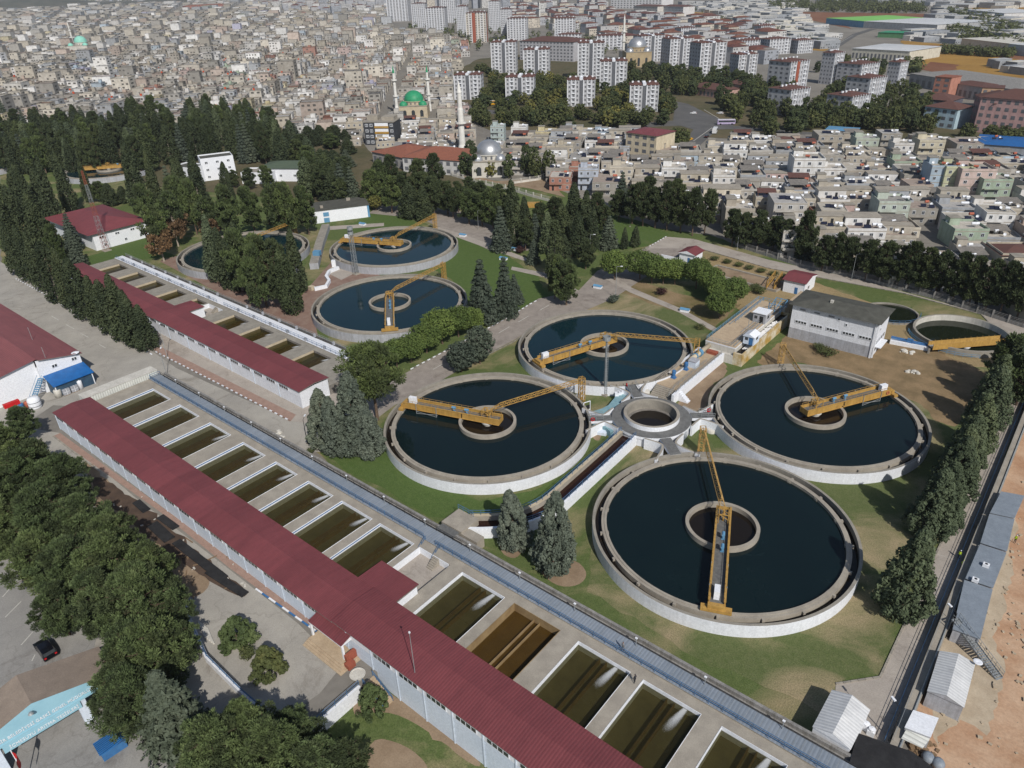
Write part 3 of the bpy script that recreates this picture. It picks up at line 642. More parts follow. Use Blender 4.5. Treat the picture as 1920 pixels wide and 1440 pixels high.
# ================================================================== LONG FILTER BUILDINGS
ZD=2.5
def window_strip(n,w,h,proud=.06):
    "one ribbon window: white frame with n dark panes, facing -y"
    b=MB(); b.box(0,-proud,0,w,0,h,0)
    pw=(w-.25*(n+1)*.6)/n; g_=(w-pw*n)/(n+1)
    for i in range(n):
        x=g_+i*(pw+g_); b.box(x,-proud-.012,.16,x+pw,-proud+.001,h-.16,1)
    return b
def filter_hall(label,x0,x1,y0,y1,basins,court,step_x,wall_low,win_n,roofm,t_deck1,walkm,dzr=.28,pil=True,rz=0,pivot=(0,0),liningm='white',waterm='water_f',deckm='conc_l',odd=None,winpitch=5.36,annex=None,lining_lo=None):
    base=T('filter_building',label,'building',(x0,y0,0),'long red-roofed filter buildings')
    ze=4.35; E_=[base]
    w=MB(); w.box(x0+.25,y0+.35,LOWZ if wall_low else -.05,x1,y1-.3,ze,0)
    n=0; x=x0+.25
    part('wall',w,[M['blue_l'] if wall_low else M['white_s']],base)
    tr=MB(); tr.box(x0+.2,y0+.30,3.0,x1,y0+.349,4.3,0)
    part('wall_band',tr,M['white'],base)
    pl=MB(); x=x0+.3
    while x<x1:
        pl.box(x,y0+.22,LOWZ if (wall_low and x>LOWX) else 0,x+.22,y0+.299,4.32); x+=winpitch*(2 if not wall_low else 1)
    part('downpipe',pl,M['blue_l'],base)
    ws=window_strip(win_n,3.75,1.05).mesh('window',[M['white'],M['glass']])
    x=x0+1.0; k=0
    while x<x1-4.5 and k<100:
        if not (wall_low and -75.6<x+2<-66): link('window',ws,base,(x-x0,.30,3.12)); k+=1
        x+=winpitch
    # two roofs, the second a little higher
    for (a,c,dz,mm) in ((x0,step_x,0,roofm[0]),(step_x+.003,x1+.3,dzr,roofm[1])):
        r=MB(); ym=y0+(y1-y0)*.52
        z0_=4.42+dz
        for (ya,yb,za,zb) in ((y0,ym,z0_,z0_+.5),(ym,y1,z0_+.5,z0_+.12)):
            r.q([(a,ya,za),(c,ya,za),(c,yb,zb),(a,yb,zb)],0)
            r.q([(a,ya,za-.14),(a,yb,zb-.14),(c,yb,zb-.14),(c,ya,za-.14)],1)
        r.q([(a,y0,z0_-.14),(c,y0,z0_-.14),(c,y0,z0_),(a,y0,z0_)],1); r.q([(a,y1,z0_-.02),(a,y1,z0_+.12),(c,y1,z0_+.12),(c,y1,z0_-.02)],1)
        for xx in (a,c):
            r.q([(xx,y0,z0_-.14),(xx,y0,z0_),(xx,ym,z0_+.5),(xx,ym,z0_+.36)],1); r.q([(xx,ym,z0_+.36),(xx,ym,z0_+.5),(xx,y1,z0_+.12),(xx,y1,z0_-.02)],1)
        part('roof',r,[mm,M['conc_d']],base)
        if dz: part('gable_infill',MB().box(a+.05,y0+.35,4.30,a+.2,y1-.3,4.30+dz+.1),M['white'],base)
    if annex:
        ax0,ax1,ay=annex; b=MB().box(ax0+.25,y1-.29,ZD-1.3,ax1-.25,ay-.3,4.25); part('annex',b,M['white'],base)
        r=MB().box(ax0,y1+.02,4.26,ax1,ay,4.42,1); r.q([(ax0,y1-.1,4.58),(ax1,y1-.1,4.58),(ax1,ay,4.45),(ax0,ay,4.45)],0); part('annex_roof',r,[roofm[0],M['conc_d']],base)
    E_.append(base)
    # deck with its open basins
    yb0,yb1=y1-.6,t_deck1[0]; deck=T('filter_basin_deck','concrete deck of open filter basins beside the '+('front' if wall_low else 'rear')+' red-roofed building',"filter basins",(x0,y1,0),'concrete decks with open filter basins')
    ex=x1; hol=sorted([(a,c,0) for a,c in basins]+[(court[0],court[1],1)])
    d=MB(); xs=x0-1.2
    zf=ZD-1.7
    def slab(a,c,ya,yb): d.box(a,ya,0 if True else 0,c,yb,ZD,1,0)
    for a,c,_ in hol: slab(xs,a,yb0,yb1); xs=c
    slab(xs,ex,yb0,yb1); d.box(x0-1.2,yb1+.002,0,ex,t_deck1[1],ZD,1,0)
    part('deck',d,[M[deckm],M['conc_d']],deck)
    for i,(a,c) in enumerate(basins):
        od=odd is not None and i==odd
        l=MB(); L_=.06
        lip=ZD+.06 if liningm=='white' and not lining_lo else ZD+.004; mj=0 if lip>ZD+.03 else 1
        l.box(a+.002,yb0,ZD-1.9,a+L_,yb1-.004,lip,0); l.box(c-L_,yb0,ZD-1.9,c-.002,yb1-.004,lip,mj)
        l.box(a+L_,yb1-L_,ZD-1.9,c-L_,yb1-.004,lip,mj)
        part('basin_lining',l,[M[lining_lo] if lining_lo else (M[liningm] if not od else M['trougho']),M['conc_d']],deck)
        if not lining_lo and i<8:
            part('blue_stripe',MB().box(a+L_+.001,yb0,ZD-.32,a+L_+.012,yb1-L_,ZD-.12),M['blue'],deck)
        f=MB(); f.q([(a,yb0,zf),(c,yb0,zf),(c,yb1,zf),(a,yb1,zf)]); mid=(a+c)/2
        part('sand_bed',f,M['sando'] if od else M['sandf'],deck)
        tr=MB()
        for s in (-.62,.5): tr.box(mid+s,yb0,zf+.01,mid+s+.12,yb1-L_,ZD-.85 if not od else ZD-1.0)
        part('wash_trough',tr,M['trougho'] if od else M['trough'],deck)
        zw=ZD-(.62 if not od else 1.5)
        struct('water',MB().q([(a+L_,yb0,zw),(c-L_,yb0,zw),(c-L_,yb1-L_,zw),(a+L_,yb1-L_,zw)]),M['water_o' if od else waterm])
    ca,cc=court
    part('court_floor',MB().box(ca,yb0,0,cc,yb1,1.15),M['pave'],deck)
    cw=MB(); cw.box(ca+.002,yb0,1.15,ca+.09,yb1,ZD+.02); cw.box(ca+.09,yb1-.09,1.15,cc-.3,yb1-.002,ZD+.02); part('court_wall',cw,M['white'],deck)
    st=MB(); sx=(ca+cc)/2-.2
    for i in range(6): st.box(sx,yb1-.1-.3*(i+1),1.15,sx+1.3,yb1-.1-.3*i,ZD-.22*i-.02)
    part('court_stair',st,M['conc_l'],deck)
    # walkway
    yw0,yw1=t_deck1[2],t_deck1[3]
    wk=T('walkway','raised grating walkway along the '+('front' if wall_low else 'rear')+' filter basins',"walkway",(x0,yw0,0))
    part('deck',MB().box(x0-1.3,yw0,ZD-.3,ex,yw1,ZD+.22,1,0),[M[walkm],M['conc']],wk)
    part('joint_strip',(lambda q_:[q_.box(xx,yw0+.02,ZD+.221,xx+.05,yw1-.02,ZD+.232) for xx in [x0+1.05*i for i in range(int((ex-x0)/1.05))]] and q_)(MB()),M['steel' if wall_low else 'white_s'],wk)
    part('channel_wall',MB().box(x0-1.3,yw1+.002,0,ex,yw1+1.1,ZD-.5).box(x0-1.3,yw1+1.101,0,ex,yw1+1.55,ZD+.1),[M['conc_g']],wk)
    part('pipe',MB().tube((x0-1.2,yw1+.12,ZD+.32),(ex,yw1+.12,ZD+.32),.07,6),M['dark'],wk)
    E_+= [deck,wk]; return E_
B1=[(-166.7,-158.2),(-154.0,-145.5),(-141.0,-132.6),(-128.0,-119.8),(-116.2,-109.0),(-105.5,-97.8),(-95.3,-86.7),(-84.7,-75.9)]
B1b=[(-64.7,-55.6),(-53.7,-44.9),(-41.7,-32.9),(-30.9,-22.2),(-19.4,-10.8)]
filter_hall('front red-roofed filter building with pale blue walls crossing the picture to the lower right',-171.0,-4.0,41.0,49.45,B1+B1b,(-74.6,-67.4),-71.6,True,4,(M['red_roof'],M['red_roof2']),(61.9,63.6,63.6,66.5),'grate',odd=9,annex=(-75.5,-66.8,54.4))
B2=[(-265,-257.6),(-251.2,-244.2),(-238.2,-231.2),(-224.4,-217.6),(-211.8,-205.6),(-190.6,-182.4),(-177.2,-169.9),(-164.3,-157.2),(-152.1,-144.4)]
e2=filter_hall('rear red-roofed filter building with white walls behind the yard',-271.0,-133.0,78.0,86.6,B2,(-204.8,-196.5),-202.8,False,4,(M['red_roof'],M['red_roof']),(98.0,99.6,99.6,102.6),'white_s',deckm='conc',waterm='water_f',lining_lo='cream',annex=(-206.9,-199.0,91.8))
# the rear building stands turned by a degree: rotate its things about its near end
Rz=Matrix.Rotation(rad(-.85),4,'Z'); Tp=Matrix.Translation((-133,78,0)); Mx=Tp@Rz@Tp.inverted()
for o in e2:
    p=Mx@Vector(o.location); o.location=p; o.rotation_euler.z=rad(-.85)
def m2(x,y,z=0): p=Mx@Vector((x,y,z)); return (p.x,p.y,p.z)
# the rear basins' water follows
for o in D.objects:
    if o.name.startswith('water') and o.type=='MESH' and o.parent is None and o.data.vertices and -275<o.data.vertices[0].co.x<-140 and 80<o.data.vertices[0].co.y<88: o.matrix_world=Mx
ZW=ZD+.22
railing([(-171.5,63.75,ZW),(-75.4,63.75,ZW)],'long blue railing between walkway and front filter basins, upper stretch')
railing([(-72.6,63.75,ZW),(-4,63.75,ZW)],'long blue railing between walkway and front filter basins, lower stretch')
railing([(-171.5,66.4,ZW),(-69,66.4,ZW)],'dark railing on the lawn side of the front walkway',mat_='dark',r=.028,h=.9)
railing([(-171.6,63.8,ZW),(-171.6,66.4,ZW)],'short blue railing across the upper end of the front walkway')
railing([m2(-271,99.8,ZW),m2(-203,99.8,ZW)],'dark blue railing along the upper half of the rear white walkway',r=.03)
railing([m2(-199,99.8,ZW),m2(-141,99.8,ZW)],'dark blue railing along the lower half of the rear white walkway',r=.03)
railing([m2(-271,103.2,ZW),m2(-141,103.2,ZW)],'grey railing behind the rear white walkway',mat_='steel',r=.03,step=3)
for s in (-72.3,-75.7): railing([(s+.9,63.6,ZW),(s+.9,61.6,1.4)],'blue stair rail down into the paved court '+('right' if s>-73 else 'left'),r=.03,step=1)
# white boxes along the rear walkway
for i in range(16):
    x=-266+8.3*i
    for y,nm in ((99.95,'front'),(102.9,'back')):
        if abs(x+201)<4: continue
        p=m2(x,y,ZW); b=MB().cbox(p[0],p[1],ZW,.55,.5,.8,0).cbox(p[0],p[1],ZW+.8,.7,.62,.08,0)
        single('valve_housing',b,M['greyp'],'',"valve box",'grey valve boxes along the rear walkway')
# floodlight stubs on the front walkway
def walkway_lamp(x):
    t=T('walkway_lamp','','lamp',(x,66.1,ZW),'short lamps along the front walkway')
    part('pole',MB().tube((x,66.1,ZW),(x,66.1,ZW+1.5),.06,6),M['steel'],t); part('lamp_head',MB().cbox(x,66.1,ZW+1.5,.35,.25,.14),M['white'],t)
for i in range(15): walkway_lamp(-163+10.7*i)
# footbridge over the channel to the flume
single('footbridge',MB().box(-75.6,66.51,ZD-.2,-71.6,68.6,ZD+.2),M['grate2'],'short grey grating footbridge joining the walkway to the curved flume','footbridge')
# foam where water enters
def foammat():
    m,nt,b=nodes('foam_streaks'); b.inputs['Roughness'].default_value=.8; b.inputs['Base Color'].default_value=(.62,.64,.66,1)
    at=nt.nodes.new('ShaderNodeVertexColor'); at.layer_name='col'; n=noise(nt,worldpos(nt,(2.2,1,1)),2.4,7,.8,1.6)
    ad=nt.nodes.new('ShaderNodeMath'); ad.operation='MULTIPLY_ADD'; ad.inputs[1].default_value=1.5; ad.inputs[2].default_value=-1.05; lk(nt,at.outputs[0],ad.inputs[0])
    a2=nt.nodes.new('ShaderNodeMath'); a2.operation='ADD'; lk(nt,ad.outputs[0],a2.inputs[0]); lk(nt,n,a2.inputs[1]); r=ramp(nt,a2.outputs[0],[(.30,(0,0,0)),(.95,(.62,.62,.62))])
    tr=nt.nodes.new('ShaderNodeBsdfTransparent'); ms=nt.nodes.new('ShaderNodeMixShader'); lk(nt,r,ms.inputs[0]); lk(nt,tr.outputs[0],ms.inputs[1]); lk(nt,b.outputs[0],ms.inputs[2]); lk(nt,ms.outputs[0],nt.nodes['Material Output'].inputs[0]); return m
M['foamw']=foammat()
def foam(cx,cy,z,ax,ay,n):
    "a fan of churned water spreading from an inlet, thinning out at its rim"
    b=MB(); b.c=[]; nu,nv=30,18
    for i in range(nu):
        for j in range(nv):
            P=[]; cc=0
            for (ii,jj) in ((i,j),(i+1,j),(i+1,j+1),(i,j+1)):
                u,v=ii/nu,jj/nv*2-1; P.append((cx+ax*u+v*(.5+1.5*u),cy+ay*u,z+.004)); cc+=(1-u**1.6)*(1-abs(v)**2)*1.15
            b.q(P if ay>0 else P[::-1]); b.c.append((cc/4,cc/4,cc/4,1))
    struct('foam',b,M['foamw'],'stuff')
for a,c in B1b[:1]+B1b[2:]: foam(c-2.2,61.75,ZD-.61,-.9,-7.0,420)
for a,c in B1[2:]: foam(c-1.6,61.75,ZD-.61,-1.2,-5.0,130)
for a,c in B2[4:]:
    p=m2(c-1.2,97.8); foam(p[0],p[1],ZD-.61,-1.0,-3.0,110)
# entrance of the front building
t=T('entrance_porch','red-roofed entrance porch with tan steps at the front building','porch',(-71.7,40.5,0))
r=MB(); r.q([(-75.4,39.4,3.45),(-67.6,39.4,3.45),(-67.6,41.3,3.95),(-75.4,41.3,3.95)]); r.box(-75.4,39.4,3.25,-67.6,41.3,3.44,1); part('roof',r,[M['red_roof2'],M['white']],t)
part('post',MB().box(-67.9,39.5,.3,-67.6,39.8,3.24),M['white'],t); part('post',MB().box(-75.3,39.5,.3,-75.0,39.8,3.24),M['white'],t)
b=MB()
for i in range(4): b.box(-75.2+.0*i,37.6+.36*i,.0,-66.2-.36*i,41.3,.14+.14*i)
part('steps',b,M['tan'],t); part('door',MB().box(-72.6,41.22,.57,-70.2,41.34,2.9),M['glass'],t); part('flank_wall',MB().box(-67.5,39.5,0,-66.9,41.3,1.6).box(-66.9,38.9,0,-65.9,40.2,.9),M['brick'],t)
def planter(x,y,z,label):
    t=T('planter',label,'planter',(x,y,z)); part('tub',MB().lathe([(0,z),(.9,z),(1.15,z+.55),(1.0,z+.55),(.95,z+.45),(0,z+.45)],x,y,18),M['stone'],t); return t
planter(-64.2,39.1,0,'round pale planter beside the entrance steps')
# retaining wall and outside stair at the drop
single('retaining_wall',MB().box(LOWX-.35,29.5,LOWZ,LOWX+.02,38.2,.12),M['white'],'white retaining wall with blue rail below the entrance yard','wall')
railing([(LOWX-.15,29.7,.12),(LOWX-.15,38.1,.12)],'blue railing on top of the white retaining wall')
b=MB()
for i in range(9): b.box(LOWX+.03+.42*i,38.6,LOWZ,LOWX+.45+.42*i,40.6,-.02-.27*i)
single('stair',b,M['tan'],'tan outside stair going down beside the long pale blue wall','stairs')
railing([(LOWX,38.7,0),(LOWX+3.9,38.7,-2.3)],'blue handrail on the outer side of the tan stair',step=1); railing([(LOWX,40.5,0),(LOWX+3.9,40.5,-2.3)],'blue handrail between tan stair and long wall',step=1)
p=G(778,1261,4.9); t=T('antenna_pole','slim pole standing on the ribbed half of the front red roof','pole',tuple(p)); part('mast',MB().tube(p,p+Vector((0,0,7.6)),.06,6,.04),M['steel'],t); part('tip',MB().cbox(p.x,p.y,p.z+7.6,.2,.2,.25),M['white'],t)
# court kit, white container wall
t=T('storage_container','long white ribbed container closing the upper end of the front basins','container',(-172.4,49,0))
part('body',MB().box(-175.6,48.6,0,-172.5,66.2,3.9),M['wsheet_s'],t); part('roof',MB().box(-175.7,48.5,3.901,-172.4,66.3,4.0),M['stone'],t)
# ================================================================== ROUND CHAMBER AND CHANNELS
cx,cy=W2(30.025,134.495); zc=2.5
t=T('distribution_chamber','round concrete chamber with pale inner wall where the walkways of four tanks meet','chamber',(cx,cy,0))
part('chamber_wall',MB().ring(cx,cy,5.35,6.0,0,3.55,72,m=0,mo=1,mt=0,mi=2),[M['conc_l'],M['white'],M['conc']],t)
part('inner_ledge',MB().ring(cx,cy,4.75,5.34,0,1.35,64),[M['conc_d']],t)
part('walkway_ring',MB().ring(cx,cy,6.01,8.5,1.9,zc,72,mt=0,m=1,mo=1),[M['plank'],M['white']],t)
part('outer_wall',MB().ring(cx,cy,6.3,8.3,0,1.89,64),M['white_s'],t)
struct('water',MB().disc(cx,cy,4.8,1.2),M['water_d'])
def strip(pts,w,z0,z1,m=0,mt=None,b=None):
    "wall or slab following a line of (x,y), w wide"
    b=b or MB(); P=[Vector((p[0],p[1],0)) for p in pts]; Lf,Rt=[],[]
    for i,p in enumerate(P):
        d=(P[min(i+1,len(P)-1)]-P[max(i-1,0)]).normalized(); n=Vector((-d.y,d.x,0))*(w/2); Lf.append(p+n); Rt.append(p-n)
    for i in range(len(P)-1):
        a,c,e,f=Rt[i],Rt[i+1],Lf[i+1],Lf[i]
        for z,o in ((z1,1),(z0,-1)):
            q=[Vector((v.x,v.y,z)) for v in (a,c,e,f)]; b.q(q if o>0 else q[::-1],mt if (o>0 and mt is not None) else m)
        b.q([(a.x,a.y,z0),(c.x,c.y,z0),(c.x,c.y,z1),(a.x,a.y,z1)],m); b.q([(e.x,e.y,z0),(f.x,f.y,z0),(f.x,f.y,z1),(e.x,e.y,z1)],m)
    for i,flip in ((0,0),(-1,1)):
        a,c=Lf[i],Rt[i]; q=[(a.x,a.y,z0),(c.x,c.y,z0),(c.x,c.y,z1),(a.x,a.y,z1)]; b.q(q[::-1] if flip else q,m)
    return b
def bez(p0,p1,p2,n=10):
    return [((1-u)**2*p0[0]+2*u*(1-u)*p1[0]+u*u*p2[0],(1-u)**2*p0[1]+2*u*(1-u)*p1[1]+u*u*p2[1]) for u in [i/n for i in range(n+1)]]
C0=Vector((cx,cy,0))
dirs={}
for k in 'ABCD':
    v=Vector((TK[k][0]-cx,TK[k][1]-cy,0)); L=v.length; d=v/L; n=Vector((-d.y,d.x,0)); a=C0+d*8.0; e=C0+d*(L-22.0); dirs[k]=(d,n,a,e)
    t=T('channel_bridge','planked channel crossing from the round chamber to the '+{'A':'tank with bridge 1','B':'large front tank','C':'tank with bridge 3','D':'tank behind the steel mast'}[k],'channel crossing',(a.x,a.y,0),'planked channel crossings of the round chamber')
    part('plank_deck',strip([(a+d*.6).to_tuple()[:2],e.to_tuple()[:2]],2.3,1.9,zc+.03,1,0),[M['plank'],M['white_s']],t)
    for s in (-1,1):
        q=[(a+n*s*4.2-d*.2).to_tuple()[:2],(a+n*s*1.5+d*2.0).to_tuple()[:2],(a+n*s*1.45+d*((L-31)*.5)).to_tuple()[:2]]
        q2=[q[2],(e+n*s*1.5-d*2.6).to_tuple()[:2],(e+n*s*4.6+d*.9).to_tuple()[:2]]
        part('curved_wall',strip(bez(*q,8)+bez(*q2,8)[1:],.42,0,zc+.06,0,1),[M['white'],M['conc_l']],t)
# flume leading from the chamber to the front walkway
fl=[(-64.9,113.6),(-64.6,106),(-64.2,93),(-64.0,86.5)]; cv=bez((-64.0,86.5),(-63.9,78),(-72.6,72.2),10)
line=fl+cv[1:]
def offs(pts,o):
    P=[Vector((p[0],p[1],0)) for p in pts]; r=[]
    for i,p in enumerate(P):
        d=(P[min(i+1,len(P)-1)]-P[max(i-1,0)]).normalized(); r.append((p.x-d.y*o,p.y+d.x*o))
    return r
t=T('flume','long open flume of red-brown water curving from the round chamber to the front walkway','water channel',(fl[0][0],fl[0][1],0))
for o_,w_,mm in ((-1.75,.75,'cream'),(1.75,.45,'white')):
    part('side_wall',strip(offs(line,o_),w_,0,2.3,0,1),[M['white' if o_>0 else 'conc_l'],M[mm if o_<0 else 'white']],t)
part('end_slab',MB().box(-76.2,68.9,0,-71.4,73.4,2.62,0).box(-71.4,68.9,0,-67.8,70.8,2.2,0),M['conc_l'],t)
struct('water',strip(line,2.9,.4,1.25),M['water_r'])
railing([(p[0],p[1],2.3) for p in offs(line,-1.75)],'green-blue railing on the left wall of the curved flume'); railing([(p[0],p[1],2.3) for p in offs(line,1.75)[:-3]],'dark blue railing on the right wall of the curved flume')
railing([(-76.2,73.3,2.62),(-72.5,73.3,2.62)],'short blue railing at the end slab of the flume',step=1.2)
b=MB()
for i in range(7): b.box(-70.9+.42*i,69.0,.0,-70.48+.42*i,70.6,2.1-.29*i)
single('stair',b,M['conc_l'],'small concrete stair at the end of the curved flume','stairs')
# turquoise channel left of the chamber
t=T('blue_channel','faded turquoise curved channel on the left of the round chamber','channel',(-79,127,0))
tp=[G2(1112,777,1.6),G2(1135,770,1.6),G2(1150,762,1.6),G2(1162,748,1.6),G2(1170,736,1.6),G2(1172,728,1.6)]
part('trough',strip(tp,2.6,0,1.5,0),M['turq'],t)
tp2=[G2(1115,798,1.6),G2(1128,794,1.6),G2(1142,798,1.6),G2(1152,806,1.6)]
single('blue_basin',strip(tp2,2.2,0,1.6,0,0),M['turq'],'small turquoise basin beside the start of the flume','basin')
for px,py,l in ((1127,812,'pale blue access hatch left of the flume'),(1224,836,'pale blue access hatch right of the flume')):
    p=G(px,py,0); single('access_hatch',MB().cbox(p.x,p.y,0,2.6,1.9,.7,0,None,.35).cbox(p.x,p.y,.70,2.2,1.5,.16,0,None,.35),M['blue_l'],l,'hatch')
for px,py in ((1150,811),(1206,823),(1282,816)):
    p=G(px,py,0); b=MB()
    for i in range(6): b.box(p.x-.6,p.y+.3*i,0,p.x+.6,p.y+.3*i+.28,.35*(i+1))
    single('access_stair',b,M['sky_b'],{1150:'blue steps beside the left flume wall',1206:'blue steps at the upper right end of the flume',1282:'blue steps below the crossing to the right tank'}[px],'stairs')
for i,(px,py) in enumerate(((1156,752),(1161,750),(1166,748))):
    p=G(px,py,0); single('control_cabinet',MB().cbox(p.x,p.y,0,.9,.8,2.2,0,None,ROT0).cbox(p.x,p.y,2.2,1.0,.9,.08,0,None,ROT0),M['white'],['left','middle','right'][i]+' one of three white cabinets left of the round chamber','cabinet','white control cabinets')
for px,py,l in ((1209,738,'white round lid on the grass above the round chamber'),(1334,809,'white round lid beside the crossing to the right tank'),(1087,747,'white round lid at the post of boom 1')):
    p=G(px,py,0); single('manhole_lid',MB().lathe([(1.15,0),(1.15,.75),(1.0,.85),(0,.95)],p.x,p.y,24),M['stone'],l,'lid','white round lids',True)
p=G(1100,775,0); t=T('notice_frame','white framed board standing beside the left tank near the chamber','board',tuple(p)); b=MB()
a_=Vector((math.cos(1.2),math.sin(1.2),0)); 
for s in (-1,1): b.bar(p+a_*s*.9,p+a_*s*.9+Vector((0,0,3)),.14)
for z in (.8,3.0): b.bar(p-a_*.9+Vector((0,0,z)),p+a_*.9+Vector((0,0,z)),.14)
part('frame',b,M['white'],t); part('panel',MB().bar(p-a_*.8+Vector((0,0,1.6)),p+a_*.8+Vector((0,0,1.6)),.05,1.0),M['dark'],t)
for k in 'ACD':
    d,n,a,e=dirs[k]
    for s in (-1,1): railing([tuple((a+d*2.5+n*s*1.1))[:2]+(zc+.03,),tuple((e+n*s*1.1))[:2]+(zc+.03,)],{'A':'left','C':'right','D':'upper'}[k]+' chamber crossing steel rail, '+('far' if s>0 else 'near')+' side',mat_='steel',r=.03,step=1.3)
    p=e-d*.8+n*1.3; rg=MB(); rg.ring(0,0,.28,.45,0,.14,18); me=rg.mesh('life_ring',M['red']); o=link('life_ring',me,None,(p.x,p.y,zc+.55)); o.rotation_euler=(pi/2,0,math.atan2(d.y,d.x)); tag(o,'red life ring on the crossing to the '+{'A':'left tank with bridge 1','C':'right tank with bridge 3','D':'tank behind the steel mast'}[k],'life ring','red life rings')

# ================================================================== RAISED TREATMENT TANK, RAMP, PALE BUILDING
zt=4.2; x0,x1,y0,y1=-70.6,-62.6,160.2,192.8
t=T('treatment_tank','raised pale tank block with blue railings and two roof cabins in front of the pale building','tank block',(x0,y0,0))
part('body',MB().box(x0,y0,0,x1,y1,zt-.35,0),[M['stone']],t)
part('deck',MB().box(x0-.05,y0-.05,zt-.349,x1+.05,y1+.05,zt,1,0),[M['tan'],M['white']],t)
fz=3.3
b=MB(); b.box(x1+.051,y0-.4,0,x1+2.0,y1-3,1.9,0); b.box(x1+2.001,y0-.4,0,x1+2.45,y1-3,fz,0); b.box(x1+.051,y0-1.0,0,x1+2.45,y0-.401,fz,0); b.box(x1+.051,y1-2.99,0,x1+2.45,y1-2.5,fz,0)
part('overflow_channel',b,[M['ystain']],t)
b=MB(); b.box(x0-.02,y0-1.0,0,x1+.05,y0-.06,2.4,0); part('front_ledge',b,M['stone'],t)
struct('water',MB().q([(x1+.05,y0-.4,2.7),(x1+2.0,y0-.4,2.7),(x1+2.0,y1-3,2.7),(x1+.05,y1-3,2.7)]),M['water_d'])
b=MB()
for _ in range(420):
    r=ru(.1,.38); b.lathe([(r,0),(r*.75,.12),(0,.18)],x1+ru(.35,1.7),y0+3+22*random.betavariate(1.6,1.9),6)
b.v=[(a,c,e+2.7) for a,c,e in b.v]; struct('foam',b,M['foam'],'stuff')
railing([(x0+.1,y0+.1,zt),(x0+.1,y1-.1,zt),(x1-.1,y1-.1,zt)],'sky blue railing along the far side of the raised tank block',mat_='sky_b',step=1.6)
railing([(x0+.1,y0+.1,zt),(x1-1.2,y0+.1,zt),(x1-1.2,y1-5,zt)],'grey railing along the near side of the raised tank block',mat_='steel',step=1.6)
railing([(x0+1.6,y0+14,zt),(x0+1.6,y1-.2,zt)],'inner blue railing beside the pipes on the raised tank block',mat_='sky_b',step=2)
part('pipe_run',MB().tube((x0+1.0,y0+12,zt+.3),(x0+1.0,y1,zt+.3),.12,8).tube((x1-.6,y0+.5,zt+.25),(x1-.6,y1-2,zt+.25),.12,8).tube((x1-2.6,y0+9,zt+.2),(x1-2.6,y1-2,zt+.2),.1,8),M['steel'],t)
def cabin(x,y,z,w,d,h,label,rt='flat',wallm='blue_l',roofm='white',door='blue'):
    t=T('roof_cabin',label,'cabin',(x,y,z)); part('wall',MB().cbox(x,y,z,w,d,h),M[wallm],t)
    if rt=='flat': part('roof',MB().cbox(x,y,z+h,w+.5,d+.5,.16),M[roofm],t)
    else: part('roof',MB().gable(x-w/2-.2,y-d/2-.2,x+w/2+.2,y+d/2+.2,z+h,.8,.08,0,'y',1),[M[roofm],M[wallm]],t)
    part('door',MB().box(x+.1,y-d/2-.04,z,x+1.1,y-d/2+.01,z+2.0),M[door],t); part('window',MB().box(x-w/2+.4,y-d/2-.04,z+1.1,x-w/2+1.2,y-d/2+.01,z+1.9),M['glass'],t)
    part('window',MB().box(x+w/2-.01,y-.5,z+1.1,x+w/2+.04,y+.6,z+1.9),M['glass'],t)
p=G(1406,643,zt); cabin(p.x,p.y+.6,zt,2.8,3.4,2.1,'pale blue cabin with blue door and gabled roof on the raised tank','gable')
p=G(1425,603,zt); cabin(p.x,p.y+.8,zt,3.4,3.6,2.7,'grey cabin with flat white roof on the raised tank','flat','greyp','white','dark')
p=G(1402,620,zt); single('vent_pipe',MB().tube((p.x,p.y,zt),(p.x,p.y,zt+3.4),.08,6),M['steel'],'thin vent pipe beside the small blue cabin','pipe')
# scissor frames in blue at the far right corner of the tank
b=MB()
for i in range(3):
    xx=x1-2.6+1.6*i
    b.bar((xx,y1-6,zt),(xx,y1-1,zt+2.2),.14); b.bar((xx,y1-6,zt+2.2),(xx,y1-1,zt),.14)
for yy in (y1-6,y1-1): b.bar((x1-2.6,yy,zt+2.2),(x1+.6,yy,zt+2.2),.14); b.bar((x1-2.6,yy,zt),(x1-2.6,yy,zt+2.2),.14); b.bar((x1+.6,yy,zt),(x1+.6,yy,zt+2.2),.14)
single('sluice_frame',b,M['sky_b'],'bright blue steel sluice frame at the corner next to the pale building','sluice frame')
# ramp with pumps between chamber and tank
t=T('pump_platform','sloping concrete pump platform with white side walls between round chamber and raised tank','platform',(-68,137,0))
zr=2.0; ry0,ry1=136.5,159.1
part('slab',MB().box(-71.2,ry0,0,-65.4,ry1,zr),M['tan'],t); part('side_wall',MB().box(-65.38,ry0-3.5,0,-64.8,ry1,zr+.5),M['white'],t); part('side_wall',MB().box(-71.8,ry0+6,0,-71.22,ry1,zr+.3),M['white_s'],t)
b=MB()
for i in range(7): b.box(-71.2,ry0-.45*(i+1),0,-65.4,ry0-.45*i-.001,zr-.26*(i+1)+.1)
part('steps',b,M['conc_l'],t)
b=MB()
for i in range(6): b.box(-64.78,ry0-1.2+.02*i,0,-64.78+.4*(6-i),ry0+.2,.33*(i+1))
part('side_steps',b,M['white'],t)
railing([(-65.1,ry0-3.4,.9),(-65.1,ry0+.2,zr+.5),(-65.1,ry1-1,zr+.5)],'steel railing on the white wall of the pump platform',mat_='steel',r=.035); railing([(-66.6,ry0-2.6,.8),(-66.6,ry0,zr),(-66.6,ry1-6,zr)],'inner steel handrail of the pump platform',mat_='steel',r=.03)
railing([(-71.5,ry0,zr),(-71.5,ry0+10,zr)],'dark railing on the left edge of the pump platform',mat_='dark',r=.03)
